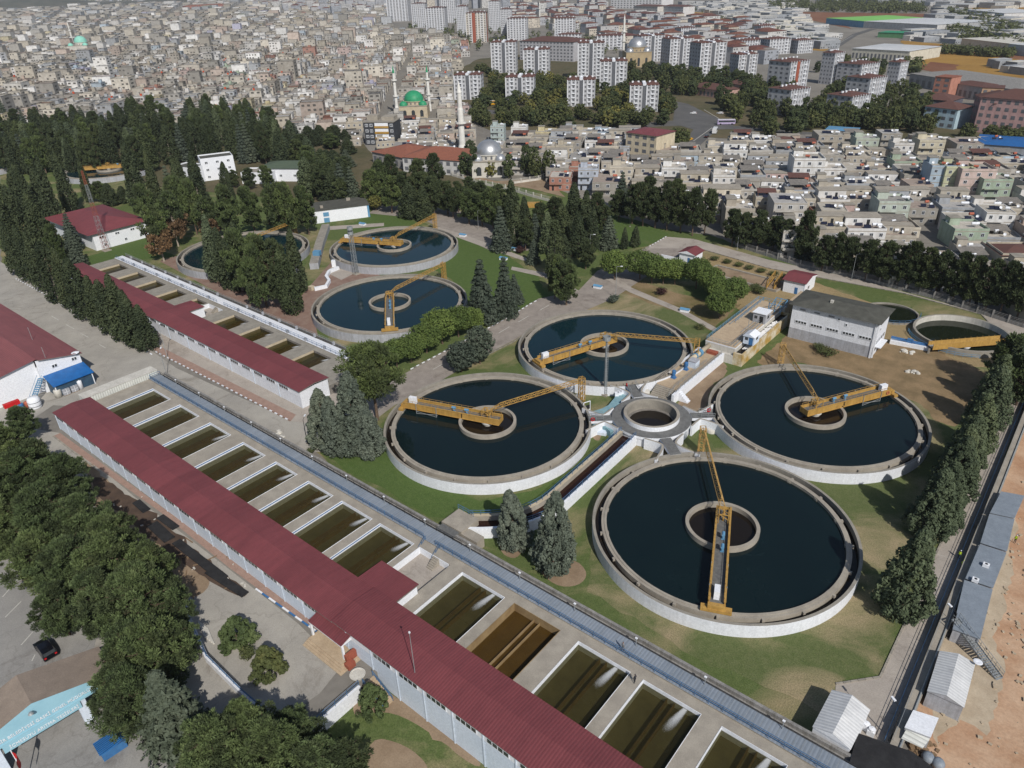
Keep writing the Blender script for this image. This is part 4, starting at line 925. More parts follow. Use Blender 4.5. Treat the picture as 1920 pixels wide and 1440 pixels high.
t=T('large_pipe','thick cream pipe with blue collar running into the raised tank','pipe',(-69,155,zr)); part('pipe',MB().tube((-69.6,150.0,zr+.9),(-69.6,160.1,zr+.9),.62,16),M['cream'],t,True); part('collar',MB().tube((-69.6,154.6,zr+.9),(-69.6,155.5,zr+.9),.95,16).tube((-69.6,152.6,zr+.9),(-69.6,152.9,zr+.9),.85,16),M['sky_b'],t)
part('saddle',MB().box(-70.2,151,zr,-69.0,151.5,zr+.5).box(-70.2,157,zr,-69.0,157.5,zr+.5),M['conc'],t)
for x,y,l in ((-68.9,146.6,'upper blue pump motor on the pump platform'),(-69.3,141.2,'lower blue pump motor on the pump platform')):
    t=T('pump',l,'pump',(x,y,zr),'blue pump motors on the platform'); part('body',MB().lathe([(.5,0),(.5,.5),(.35,.55),(.35,1.0),(.48,1.05),(.48,1.9),(.3,2.05),(0,2.1)],x,y,14).cbox(x,y,0,1.2,1.2,.1),M['blue'],t)
    for ob in t.children: ob.location.z+=zr; 
p=(-68.2,149.2); t=T('pump_hut','pale blue box hut on the pump platform','hut',(p[0],p[1],zr)); part('wall',MB().cbox(p[0],p[1],zr,2.0,2.2,1.7),M['blue_l'],t); part('lid',MB().cbox(p[0],p[1],zr+1.7,2.2,2.4,.1),M['greyp'],t)
single('gate_plate',MB().cbox(-67.6,158.2,zr,2.6,1.4,.7),M['brick'],'dull red cover plate at the head of the pump platform','cover')
# pale two-storey building with grey felt roof
bx0,bx1,by0,by1,hh=-57.4,-36.2,182.6,193.2,9.7
t=T('pump_house','pale two-storey building with overhanging dark grey felt roof behind the raised tank','building',(bx0,by0,0))
part('wall',MB().box(bx0,by0,0,bx1,by1,hh,0),[M['white_s']],t)
part('plinth',MB().box(bx0-.03,by0-.04,0,bx1+.03,by0-.001,3.0),M['greyp'],t)
r=MB(); r.hip(bx0,by0,bx1,by1,hh,1.2,0,.9); part('roof',r,M['felt'],t)
wm=window_strip(4,3.1,.9).mesh('window',[M['white'],M['glass']]); wm2=window_strip(1,.7,.8).mesh('window',[M['white'],M['glass']]); wm3=window_strip(2,1.5,.45).mesh('window',[M['greyp'],M['glass']])
for i in range(5): link('window',wm,t,(1.2+4.05*i,-.04,4.6))
for x in (1.9,5.6,9.3): link('window',wm3,t,(x,-.04,8.4))
link('window',wm2,t,(11.6,-.04,7.9)); link('window',wm2,t,(13.6,-.04,6.9))
wl=MB()
wme=window_strip(2,1.5,1.3).mesh('window',[M['white'],M['glass']])
for i in range(4):
    o=link('window',wme,t,(bx1-bx0+.04,1.6+2.0*i,2.9)); o.rotation_euler.z=pi/2
    if i!=1: o=link('window',wme,t,(bx1-bx0+.04,4.2+1.6*i,8.0),scale=(.7,1,.8)); o.rotation_euler.z=pi/2
o=link('window',wm2,t,(bx1-bx0+.04,3.2,6.3)); o.rotation_euler.z=pi/2
part('door',MB().box(bx1-.01,by0+4.5,0,bx1+.05,by0+7.0,2.7),M['dark'],t); part('canopy',MB().box(bx1+.06,by0+1.0,2.7,bx1+1.6,by0+6.8,2.9),M['white'],t)
part('pilaster',MB().box(bx1-.5,by0-.25,0,bx1-.1,by0-.041,hh).box(bx1+.051,by0+.2,0,bx1+.3,by0+.6,hh),M['white'],t)
part('vent_box',MB().cbox(bx0+8.4,by0+4,hh+.9,.7,.7,.7,0),M['stone'],t)
single('awning_roof',MB().box(-63.2,195.6,4.0,-57.2,205.5,4.25).box(-63.0,195.8,0,-62.6,196.2,4.0).box(-57.8,195.8,0,-57.4,196.2,4.0),M['tan'],'beige flat canopy between the red-roofed hut and the pale building','canopy')
# little red-roofed buildings
def hut(px,py,w,d,h,label,rz=0,axis='y'):
    p=G(px,py); x,y=p.x,p.y; t=T('small_building',label,'small building',(x,y,0))
    part('wall',MB().box(x,y,0,x+w,y+d,h),M['white'],t)
    part('roof',MB().gable(x-.5,y-.5,x+w+.5,y+d+.5,h,1.1,.1,0,axis,1),[M['red_roof'],M['white']],t)
    part('corner_trim',MB().box(x+w-.25,y-.03,0,x+w+.03,y-.001,h),M['blue_l'],t)
    part('door',MB().box(x+w*.55,y-.04,0,x+w*.55+.95,y-.0011,2.1),M['blue'],t)
    o=link('window',wme,t,(w+.03,d*.3,1.0)); o.rotation_euler.z=pi/2; return t
hut(1273,491,5.6,5.8,3.4,'small white gatehouse with a red gabled roof beside the top road')
single('wall',MB().box(-115.5,217.6,0,-109.4,217.9,1.5),M['white'],'low white wall joined to the red-roofed gatehouse','wall')
single('forecourt',MB().cbox(G(1262,500).x,G(1262,500).y,.06,9,5,.08,0),M['stone'],'pale paved forecourt of the gatehouse','paving')
hut(1467,546,6.4,9.0,3.9,'small white building with red roof standing on the raised tank side of the pale building',axis='x')
# pit with straight gantry bridge (grit basin) behind the umbrella pines
q=[G2(1345,500),G2(1480,535),G2(1455,548),G2(1320,512)]
t=T('sludge_pit','long brown sludge pit with pale rim behind the round green trees','pit',(q[0][0],q[0][1],0))
part('rim',strip(q+[q[0]],.6,0,.7),M['conc_l'],t); struct('soil',MB().flat(q,.25),M['dirt'])
b=MB(); p0,p1=G(1437,540,.7),G(1452,520,.7)
for s in (0,2.2):
    o_=(p1-p0).normalized().cross(Vector((0,0,1)))*s
    b.bar(p0+o_,p1+o_,.3); b.bar(p0+o_+Vector((0,0,2.2)),p1+o_+Vector((0,0,2.2)),.2); 
    for i in range(4): c=p0.lerp(p1,i/3)+o_; b.bar(c,c+Vector((0,0,2.2)),.18)
    b.bar(p0+o_,p1+o_+Vector((0,0,2.2)),.15)
single('scraper_gantry',b,M['yellow'],'small yellow gantry frame at the end of the sludge pit','gantry')
# right-hand pair of small open tanks
c1=G(1803,636,0); c1=(c1.x-.4,c1.y+.6)
t=T('settling_tank','sunken round tank with pale inner wall under the long yellow beam at the right','round tank',(c1[0],c1[1],0)); part('wall',MB().ring(c1[0],c1[1],11.0,11.6,-.2,1.75,72,mi=1,m=0),[M['conc'],M['stone']],t)
struct('water',MB().disc(c1[0],c1[1],11.02,.13),M['water_g'])
p,q=G(1745,648,2.0),G(1879,637,2.0); t=T('beam_bridge','long straight yellow beam bridge across the small round tank at the right','tank bridge',tuple(p))
d=(q-p).normalized(); n=Vector((-d.y,d.x,0))
for s in (-1,1): part('girder',MB().bar(p+n*s*1.0,q+n*s*1.0,.14,1.5),M['yellow'],t)
part('deck',MB().bar(p-Vector((0,0,.3)),q-Vector((0,0,.3)),1.8,.08),M['steel'],t)
b=MB()
for i in range(13):
    c=p.lerp(q,i/12)
    for s in (-1,1): b.bar(c+n*s*.95+Vector((0,0,.7)),c+n*s*.95+Vector((0,0,1.1)),.08)
part('railing_stub',b,M['yellow_d'],t); part('leg',MB().bar(p+Vector((0,0,-2.0)),p+Vector((0,0,-.7)),1.6,.4),M['conc'],t); part('leg',MB().bar(q+Vector((0,0,-2.0)),q+Vector((0,0,-.7)),1.6,.4),M['conc'],t)
part('centre_float',MB().lathe([(0,.6),(1.0,.6),(1.2,1.0),(0,1.2)],(p.x+q.x)/2,(p.y+q.y)/2,16),M['white'],t)
c2=G(1676,600,0); c2=(c2.x-2.0,c2.y+3.5); t=T('settling_tank','second sunken round tank half hidden behind the pale building','round tank',(c2[0],c2[1],0)); part('wall',MB().ring(c2[0],c2[1],7.0,7.5,-.5,.5,64),M['conc'],t); struct('water',MB().disc(c2[0],c2[1],7.02,.075),M['water_g'])
def arc(c,r,a0,a1,z,n=9): return [(c[0]+r*math.cos(rad(a0+(a1-a0)*i/n)),c[1]+r*math.sin(rad(a0+(a1-a0)*i/n)),z) for i in range(n+1)]
railing(arc(c1,12.6,200,300,.25,12),'blue railing round the near side of the small tank under the yellow beam',mat_='sky_b'); railing(arc(c2,7.7,-80,20,.3),'dark blue railing round the half-hidden small tank')
p,q=G(1671,632,1.6),G(1742,648,1.2); t=T('channel','pale channel with blue pipes between the pale building and the small tank','channel',(p.x,p.y,0)); d=(q-p).normalized(); n=Vector((-d.y,d.x,0))
part('trough',strip([(p.x,p.y),(q.x,q.y)],1.9,0,1.1),M['white'],t); part('pipe',MB().tube(p+n*.5,q+n*.5,.2,8).tube(p-n*.4,q-n*.4,.18,8).cbox((p.x+q.x)/2,(p.y+q.y)/2,1.1,1.4,1.0,.9),M['blue'],t)
for px,py,l in ((1700,660,'white rubble heap beside the pale building'),(1712,698,'small white sacks on the straw-covered soil')):
    p=G(px,py); b=MB()
    for _ in range(16): 
        r=ru(.2,.6); b.lathe([(r,0),(r*.9,r*.6),(0,r*.9)],p.x+ru(-1.3,1.3),p.y+ru(-1,1),6)
    single('rubble',b,M['stone'],l,'rubble')
# low sheds' smalls: blue-lidded white boxes along the paths
for px,py,l in ((1121,540,'at the road end of the path above bridge 2'),(1284,584,'on the path near the raised tank'),(680,422,'beside the far tank by the white annexe'),(868,443,'on the grass right of the far tank'),(1318,660,'at the foot of the raised tank'),(963,469,'beside the cypress path'),(944,487,'on the path behind the blue spruces')):
    p=G(px,py); t=T('valve_chamber','white valve chamber with sky blue lid '+l,'valve chamber',tuple(p),'white valve chambers with blue lids'); part('box',MB().cbox(p.x,p.y,0,2.6,1.5,.75,0,None,.15),M['white'],t); b=MB(); b.gable(-1.4,-.85,1.4,.85,.76,.35,.05,0,'x'); c,s=math.cos(.15),math.sin(.15); b.v=[(p.x+x*c-y*s,p.y+x*s+y*c,z) for x,y,z in b.v]; part('lid',b,M['sky_b'],t)
# masts
def lattice(x,y,H,w0,w1,name,label,m,m2=None,cat='mast',cage=False,q=1.0):
    t=T(name,label,cat,(x,y,0)); b=MB(); b2=MB(); n=max(8,int(H/1.6))
    for i in range(n):
        z,zn=H*i/n,H*(i+1)/n; a,c=w0+(w1-w0)*i/n,w0+(w1-w0)*(i+1)/n; bb=b if (m2 is None or (i*5//n)%2==0) else b2
        for k in range(4):
            s=[(-1,-1),(1,-1),(1,1),(-1,1)]; u,v=s[k],s[(k+1)%4]
            bb.bar((x+u[0]*a/2,y+u[1]*a/2,z),(x+u[0]*c/2,y+u[1]*c/2,zn),.11*q)
            bb.bar((x+u[0]*a/2,y+u[1]*a/2,z),(x+v[0]*c/2,y+v[1]*c/2,zn),.06*q); bb.bar((x+u[0]*c/2,y+u[1]*c/2,zn),(x+v[0]*c/2,y+v[1]*c/2,zn),.06)
    part('lattice',b,M[m],t)
    if m2: part('painted_band',b2,M[m2],t)
    part('base',MB().cbox(x,y,0,w0+.8,w0+.8,.35),M['conc_l'],t)
    if cage: part('crow_nest',MB().ring(x,y,.85,.95,H-2.6,H-1.6,16).ring(x,y,.85,.95,H-1.0,H,16),M['steel'],t)
    return t
p=G(1134,741); t=T('lightning_mast','slim steel mast with a ladder in front of the tank with bridge 2','mast',tuple(p)); b=MB(); b.tube(p,p+Vector((0,0,14.4)),.42,10,.22); part('shaft',b,M['steel'],t)
b=MB(); 
for i in range(30): b.bar(p+Vector((.35,-.55,.8+.45*i)),p+Vector((.75,-.25,.8+.45*i)),.05)
for dx,dy in ((.35,-.55),(.75,-.25)): b.bar(p+Vector((dx,dy,.6)),p+Vector((dx,dy,14)),.05)
part('ladder',b,M['steel'],t); part('platform',MB().lathe([(0,14.4),(.9,14.45),(.9,15.4),(.8,15.4),(.8,14.6)],p.x,p.y,12),M['steel'],t); part('base',MB().cbox(p.x,p.y,0,1.5,1.5,.5),M['conc_l'],t)
p=G(668,514); lattice(p.x,p.y,16.5,1.3,.9,'lattice_mast','grey lattice mast with round basket in front of the far tank with bridge 2','steel',None,'mast',True)
p=G(200,470); lattice(p.x,p.y,30,1.9,.5,'radio_mast','tall thin dull red and grey lattice radio mast before the white hall','brick','steel','mast',False,.6)
# ================================================================== HALLS AND OTHER PLANT BUILDINGS
# large hall at the left edge
hx0,hx1,hy0,hy1=-262,-191.6,28,57.0
t=T('workshop_hall','big hall with faded red roof and white walls cut by the left edge','building',(hx1,hy0,0))
part('wall',MB().box(hx0,hy0,0,hx1-1.0,46.5,6.0),[M['white']],t); part('wall',MB().box(hx0,46.501,0,hx1+.2,hy1-.6,6.6),M['white'],t)
r=MB(); yr=47.0
r.q([(hx0,hy0-.6,6.0),(hx1-.2,hy0-.6,6.0),(hx1-.2,yr,9.0),(hx0,yr,9.0)],0); r.q([(hx0,yr,9.0),(hx1+.7,yr,9.0),(hx1+.7,hy1,6.9),(hx0,hy1,6.9)],0)
r.q([(hx1-.2,hy0-.6,6.0),(hx1-1.0,hy0-.6,5.85),(hx1-1.0,yr,8.85),(hx1-.2,yr,9.0)],1); r.q([(hx1+.7,yr,8.8),(hx1+.7,hy1,6.7),(hx1+.7,hy1,6.9),(hx1+.7,yr,9.0)],1)
r.q([(hx0,hy1,6.7),(hx0,hy1,6.9),(hx1+.7,hy1,6.9),(hx1+.7,hy1,6.7)],1)
part('roof',r,[M['hall_roof'],M['conc_d']],t)
part('gable_wall',MB().q([(hx1-1.01,hy0,6.0),(hx1-1.01,46.5,6.0),(hx1-1.01,46.5,8.7)]).q([(hx1+.2,46.5,6.6),(hx1+.2,hy1-.6,6.6),(hx1+.2,hy1-.6,6.7),(hx1+.2,46.5,8.85)]),M['white'],t)
for y in (49.5,54.2): o=link('window',wme,t,(.24,y-hy0,5.6),scale=(.9,1,.7)); o.rotation_euler.z=pi/2
part('awning_post',MB().box(hx1+5.1,47.2,0,hx1+5.3,47.4,3.1).box(hx1+5.1,56.0,0,hx1+5.3,56.2,3.1),M['white'],t)
part('awning',MB().q([(hx1+.25,46.9,4.5),(hx1+5.6,46.9,3.2),(hx1+5.6,56.6,3.2),(hx1+.25,56.6,4.5)]).q([(hx1+.25,46.9,4.4),(hx1+.25,56.6,4.4),(hx1+5.6,56.6,3.1),(hx1+5.6,46.9,3.1)]),M['tarp'],t)
part('screen',MB().box(hx1+5.15,47.4,0,hx1+5.2,56.0,3.0).box(hx1+.3,47.25,0,hx1+5.1,47.3,3.2),mat('blue_mesh_screen',(.035,.075,.12),(.025,.05,.085),.8,.6),t)
st=MB(); ax=Vector((hx1+.7,46.2,4.3)); bx_=Vector((hx1+4.6,41.0,0))
for i in range(14):
    c=ax.lerp(bx_,i/13); st.cbox(c.x,c.y,c.z,.5,1.3,.06,0,None,-.9)
for s in (-.6,.6):
    o_=Vector((.8*s,.6*s,0)); st.bar(ax+o_,bx_+o_,.1,.2); st.bar(ax+o_+Vector((0,0,1)),bx_+o_+Vector((0,0,1)),.06)
part('outside_stair',st,M['sky_b'],t)
p=Vector((hx1+.2,55.6,7.0)); t=T('satellite_dish','white round dish at the corner of the big left hall roof','dish',(p.x,p.y,6.9)); part('bowl',MB().lathe([(0,7.1),(.5,7.17),(.95,7.45),(.92,7.5),(.5,7.22),(0,7.16)],p.x,p.y,20),M['white'],t,True); part('stand',MB().tube((p.x,p.y,6.6),(p.x,p.y,7.1),.07),M['steel'],t)
for px,py,pty,l in ((88,678,645,'short pole on the near part of the left hall roof'),(62,640,622,'thin pole on the ridge of the left hall roof')):
    p=G(px,py,7.5); t=T('antenna_pole',l,'pole',tuple(p)); part('mast',MB().tube(p,p+Vector((0,0,4)),.06,6),M['steel'],t)
# things along the hall
def drum(px,py,r,h,m,label,name='tank',cat='tank',lid=None):
    p=G(px,py); t=T(name,label,cat,tuple(p)); part('shell',MB().lathe([(0,0),(r,0),(r,h*.9),(r*.9,h),(0,h)],p.x,p.y,18),M[m],t,True); part('cap',MB().lathe([(r*.3,h),(r*.3,h+.12),(0,h+.13)],p.x,p.y,10),M[lid or m],t); return t
drum(111,744,.85,2.0,'stone','off-white plastic drum beside the blue staircase','drum','drum'); drum(153,729,.55,2.3,'white','tall narrow white drum in front of the blue screen','drum','drum')
def crate(px,py,label,m='greyp'):
    p=G(px,py); t=T('pallet_crate',label,'crate',tuple(p)); part('body',MB().cbox(p.x,p.y,.15,1.7,1.6,1.5),M[m],t); part('pallet',MB().cbox(p.x,p.y,0,1.8,1.7,.14),M['wood'],t); part('strap',MB().cbox(p.x,p.y,.15,1.72,.1,1.515).cbox(p.x,p.y,.9,1.72,1.62,.08),M['white'],t)
crate(125,739,'grey strapped crate next to the off-white drum'); crate(140,733,'grey strapped crate left of the tall white drum')
p=G(68,764); t=T('white_tank','big white ribbed tank with black straps against the hall wall','tank',tuple(p)); part('shell',MB().lathe([(0,0),(1.25,0),(1.4,.3),(1.4,2.3),(1.1,2.8),(0,2.9)],p.x,p.y,20),M['white'],t,True); part('strap',MB().ring(p.x,p.y,1.4,1.43,.7,.8,20).ring(p.x,p.y,1.4,1.43,1.7,1.8,20),M['dark'],t)
for px,py,m,l in ((53,763,'orange','orange-red bin between blue barrels at the hall wall'),(42,767,'blue','blue barrel beside the orange-red bin'),(33,770,'greyp','grey covered barrel at the hall wall'),(58,760,'blue','blue barrel next to the big white tank')): drum(px,py,.6,1.5,m,l,'barrel','barrel')
p=G(15,772); single('steel_skip',MB().box(-188.9+.3,36.2,1.6,-187.6,39.6,2.6),M['red'],'bright red metal box fixed low on the white hall wall','box')
# second hall behind (upper left)
x0,x1,y0,y1=-334,-294.6,104,126
t=T('chemical_hall','white hall with dark red hipped roof at upper left behind the radio mast','building',(x1,y0,0)); part('wall',MB().box(x0,y0+.8,0,x1,y1,6.6),M['white'],t)
part('roof',MB().hip(x0,y0,x1,y1,6.6,3.0,0,1.2),M['red_roof'],t)
for y in (3,9,15): o=link('window',wme,t,(.02,y,4.2),scale=(1.2,1,.7)); o.rotation_euler.z=pi/2
for y in (4,12,18): o=link('window',wme,t,(.02,y,1.0),scale=(.7,1,.9)); o.rotation_euler.z=pi/2
# white office block, gable fins
def block(px,py,w,d,h,label,name='office_building',roof='felt',nw=4,rz=0,wallm='white',floors=2,hip=None):
    p=G(px,py); t=T(name,label,'building',tuple(p),None,rz,local=True)
    part('wall',MB().box(0,0,0,w,d,h),M[wallm],t)
    if hip: part('roof',MB().hip(0,0,w,d,h,hip,0,.7),M[roof],t)
    else: part('roof',MB().box(.3,.3,h,w-.3,d-.3,h+.05),M[roof],t); part('parapet',MB().box(0,0,h,w,.3,h+.6).box(0,d-.3,h,w,d,h+.6).box(0,.301,h,.3,d-.301,h+.6).box(w-.3,.301,h,w,d-.301,h+.6),M[wallm],t)
    fh=h/floors
    for f in range(floors):
        for i in range(nw):
            link('window',wme,t,((i+.5)*w/nw-.75,-.03,f*fh+fh*.35))
    return t
block(328,342,14,10,7.5,'low white office wing with dark flat roof among the trees',nw=4,rz=ROT0-.45)
block(384,340,16,11,10.5,'tall white office block with fins and stepped roof among the conifers',nw=3,floors=3,rz=ROT0+.45)
block(455,345,16,11,5,'flat grey-roofed annexe right of the white office block',nw=2,floors=1,rz=ROT0-.1,roof='conc')
block(490,340,22,17,6.5,'white building under a hipped green metal roof left of the wood',nw=3,floors=1,rz=ROT0-.15,roof='green_roof',hip=1.8)
p=G(613,417); t=T('annexe_building','white annexe with flat grey felt roof and sky blue door trims beside the far tanks','building',tuple(p),None,ROT0+.33,local=True)
part('wall',MB().box(-6,0,0,18,13,5.2),M['white'],t); part('roof',MB().box(-6.4,-.4,5.2,18.4,13.4,5.45),M['felt'],t); part('corner_trim',MB().box(17.2,-.03,0,18.03,-.001,5.2),M['sky_b'],t); part('door',MB().box(-1,-.05,0,1.3,-.0011,1.9).box(-1,-.05,2.5,1.3,-.0011,4.2),M['sky_b'],t)
part('roof_unit',MB().cbox(11,10,5.45,1.6,1.2,1.0).cbox(-1,3,5.45,1.2,1.2,.9),M['conc_l'],t)
single('white_pillar',MB().cbox(G(150,290).x,G(150,290).y,0,2.0,1.6,6.0,0,None,.3),M['white'],'white concrete pillar standing among the far conifers at upper left','pillar')
# small chamber between far tanks
p=G(545,508); 
t=T('splitter_box','grey splitter chamber with blue gates between the two far tanks','chamber',tuple(p)); part('wall',MB().ring(p.x,p.y,3.4,4.0,0,2.4,40,mi=1),[M['greyp'],M['cream']],t); struct('water',MB().disc(p.x,p.y,3.42,1.8),M['water_d']); part('gate',MB().cbox(p.x+3.2,p.y-1.6,2.4,.9,.6,1.3).cbox(p.x+2.6,p.y+2.6,2.4,.9,.6,1.3),M['sky_b'],t)
p=G(592,455); q=G(585,505); single('channel',strip([tuple(G2(612,430)),tuple(G2(600,465)),tuple(G2(590,505))],3.0,0,2.2,0,1),[M['greyp'],M['conc']],'grey concrete channel running between the two far tanks','channel'); p=G(595,478,2.2); single('gate_housing',MB().cbox(p.x,p.y,2.2,2.4,2.0,1.5,0,None,.5),M['sky_b'],'blue gate housing on the channel between the far tanks','gate housing')
single('low_wall',strip([G2(635,505),G2(618,512),G2(612,522),G2(618,530),G2(612,540),G2(590,545)],.9,0,1.1),M['white'],'white curving low wall at the foot of the lattice mast','wall'); p=G(627,500); single('control_cabinet',MB().cbox(p.x,p.y,0,1.4,1.1,2.4,0,None,ROT0),M['white'],'white cabinet left of the lattice mast','cabinet')
p=G(585,543); single('concrete_box',MB().cbox(p.x,p.y,0,1.8,1.5,1.2),M['cream'],'cream box on the rust-stained paving near the blue tank','box')
# ================================================================== RIGHT WALL, CONTAINERS, SHEDS
t=T('boundary_wall','long grey concrete wall with a fence beside the right-hand road','wall',(-1.7,75,0)); part('wall',MB().box(-2.0,70,0,-1.2,330,1.5),[M['conc']],t); part('coping',MB().box(-2.05,70,1.501,-.7,330,1.62),M['conc_l'],t); part('pipe',MB().tube((-.95,70,1.74),(-.95,250,1.74),.12,6),M['steel'],t)
railing([(-2.75,74,0),(-2.75,185,0)],'blue-grey railing on the road side of the right-hand wall',mat_='rail',step=2.2,r=.03,h=1.2); railing([(-1.9,74,1.62),(-1.9,185,1.62)],'wire fence along the top of the right-hand wall',mat_='steel',r=.02,step=2.6,h=.9)
def quadbox(name,pxs,z,h,wm,rm,label,cat,gable=False):
    Q=[G(x,y,h) for x,y in pxs]; P=[(q.x,q.y) for q in Q]; cx=sum(a for a,_ in P)/4; cy=sum(b for _,b in P)/4
    t=T(name,label,cat,(cx,cy,0)); I=[(cx+(a-cx)*.96,cy+(b-cy)*.96) for a,b in P]
    b=MB(); b.prism(I,0,h-.02)
    if gable:
        m0=((P[0][0]+P[1][0])/2,(P[0][1]+P[1][1])/2); m1=((P[2][0]+P[3][0])/2,(P[2][1]+P[3][1])/2); hr=h+gable
        r=MB(); V3=lambda p,z_:(p[0],p[1],z_)
        r.q([V3(P[0],h),V3(m0,hr),V3(m1,hr),V3(P[3],h)][::-1]); r.q([V3(m0,hr),V3(P[1],h),V3(P[2],h),V3(m1,hr)][::-1]); b.q([V3(P[0],h-.03),V3(m0,hr-.03),V3(P[1],h-.03)]); b.q([V3(P[3],h-.03),V3(m1,hr-.03),V3(P[2],h-.03)])
        part('roof',r,M[rm],t)
    else: part('roof',MB().prism(P,h-.019,h+.1),M[rm],t)
    part('wall',b,M[wm],t); return t
cgrp='blue-grey site containers in a row'
for i,(a,l) in enumerate([([(1856,962),(1902,972),(1921,930),(1877,922)],'topmost of the blue-grey roofed site containers'),([(1838,1018),(1888,1034),(1902,974),(1855,964)],'blue-grey site container with an air conditioner, second from the top of the row'),([(1810,1085),(1862,1103),(1887,1037),(1837,1021)],'blue-grey site container with a white box, third from the top of the row'),([(1786,1180),(1838,1199),(1861,1106),(1808,1088)],'lowest of the blue-grey site containers beside the steel stair')]):
    tag(quadbox('site_container',a,0,2.6,'greyp','gsheet',l,'container'),group=cgrp)
for px,py,l in ((1848,1062,'air conditioner box on the second blue-grey container'),(1828,1090,'white air conditioner on the third blue-grey container')):
    p=G(px,py,2.7); t=T('air_conditioner',l,'air conditioner',tuple(p)); part('body',MB().cbox(p.x,p.y,2.7,.9,.7,.55),M['white'],t); part('fan',MB().tube((p.x,p.y,3.25),(p.x,p.y,3.27),.22,12),M['dark'],t)
t=quadbox('site_shed',[(1762,1220),(1829,1244),(1808,1327),(1738,1296)],0,3.0,'greyp','wsheet','white gabled site shed with an open dark front beside the clay ground','shed',.7)
p=G(1790,1325,0); part('doorway',MB().cbox(p.x-.3,p.y+1.6,0,2.2,.15,2.2,0,None,ROT0+.2),M['dark'],t)
p=G(1832,1245,3.2); t=T('satellite_dish','white round dish on the corner of the gabled site shed','dish',tuple(p)); part('bowl',MB().lathe([(0,3.4),(.35,3.45),(.6,3.65),(.56,3.68),(0,3.5)],p.x,p.y,16),M['white'],t,True); part('stand',MB().tube((p.x,p.y,2.8),(p.x,p.y,3.4),.05),M['steel'],t)
t=quadbox('site_shed',[(1712,1332),(1760,1347),(1745,1383),(1696,1364)],0,2.6,'greyp','white','small white flat-roofed site shed with a ribbed lean-to near the bottom right','shed')
q=[G(1700,1366,2.3),G(1744,1385,2.3),G(1730,1403,1.9),G(1690,1384,1.9)]; part('lean_to',MB().q([tuple(v) for v in q]).q([(v.x,v.y,v.z-.06) for v in q][::-1]),M['wsheet_s'],t)
quadbox('shed',[(1560,1293),(1632,1331),(1595,1406),(1523,1363)],0,3.0,'white','wsheet','white gabled shed at the corner of the road and the front walkway','shed',.9)
quadbox('flat_shed',[(1608,1375),(1710,1410),(1790,1470),(1590,1440)],0,2.6,'conc_d','felt_d','dark felt-roofed low building at the bottom right corner','shed')
for px,py,l in ((1622,1367,'left of two white bollards at the end of the white shed'),(1632,1377,'right of two white bollards at the end of the white shed')):
    p=G(px,py); t=T('white_toilet_tank',l,'tank',tuple(p),'white tanks by the shed'); part('body',MB().cbox(p.x,p.y,0,.9,.8,.9),M['white'],t); part('top',MB().lathe([(.42,.9),(.4,1.2),(0,1.3)],p.x,p.y,12),M['white'],t)
# steel stair down to the site
p,q=G(1787,1172,1.7),G(1873,1272,.1); t=T('steel_stair','long galvanised steel stair descending from the wall into the clay site','stair',(p.x,p.y,0)); d=(q-p); dn=Vector((d.x,d.y,0)).normalized(); n=Vector((-dn.y,dn.x,0))
b=MB()
p=p+Vector((0,0,1.2))
for s in (-.6,.6):
    b.bar(p+n*s,q+n*s,.1,.22)
    for h in (.55,1.1): b.bar(p+n*s+Vector((0,0,h)),q+n*s+Vector((0,0,h)),.05)
    for i in range(13): c=p.lerp(q,i/12)+n*s; b.bar(c,c+Vector((0,0,1.1)),.05)
part('railing',b,M['steel'],t); b=MB()
for i in range(26): c=p.lerp(q,i/25); b.bar(c-n*.6,c+n*.6,.28,.05)
part('tread',b,M['steel'],t); b=MB()
for i in (0,4,8):
    c=p.lerp(q,i/12)
    for s in (-.6,.6): b.bar((c.x+n.x*s,c.y+n.y*s,0),(c.x+n.x*s,c.y+n.y*s,c.z),.1)
part('support',b,M['steel'],t)
b=MB()
for _ in range(60):
    q=G(ru(1700,1760),ru(1395,1440)); r=ru(.1,.45); b.cbox(q.x,q.y,0,r*2,r*1.4,r,0,None,ru(0,3))
single('timber_pile',b,M['wood'],'scattered timber and rubbish at the lower end of the wall','timber')
for px,py,l in ((1738,1425,'left blue-grey sack at the bottom right corner'),(1757,1436,'right blue-grey sack at the bottom right corner')):
    p=G(px,py); single('bulk_sack',MB().lathe([(0,0),(.7,.05),(.8,.6),(.6,1.0),(.2,1.15),(0,1.1)],p.x,p.y,12),M['gsheet'],l,'sack',None,True)
p=G(1752,1318); t=T('outdoor_unit','grey air conditioner units between the two white site sheds','air conditioner',tuple(p)); part('body',MB().cbox(p.x,p.y,0,1.6,.9,1.2,0,None,.3),M['greyp'],t); part('fan',MB().tube((p.x,p.y,1.2),(p.x,p.y,1.23),.35,14),M['dark'],t)
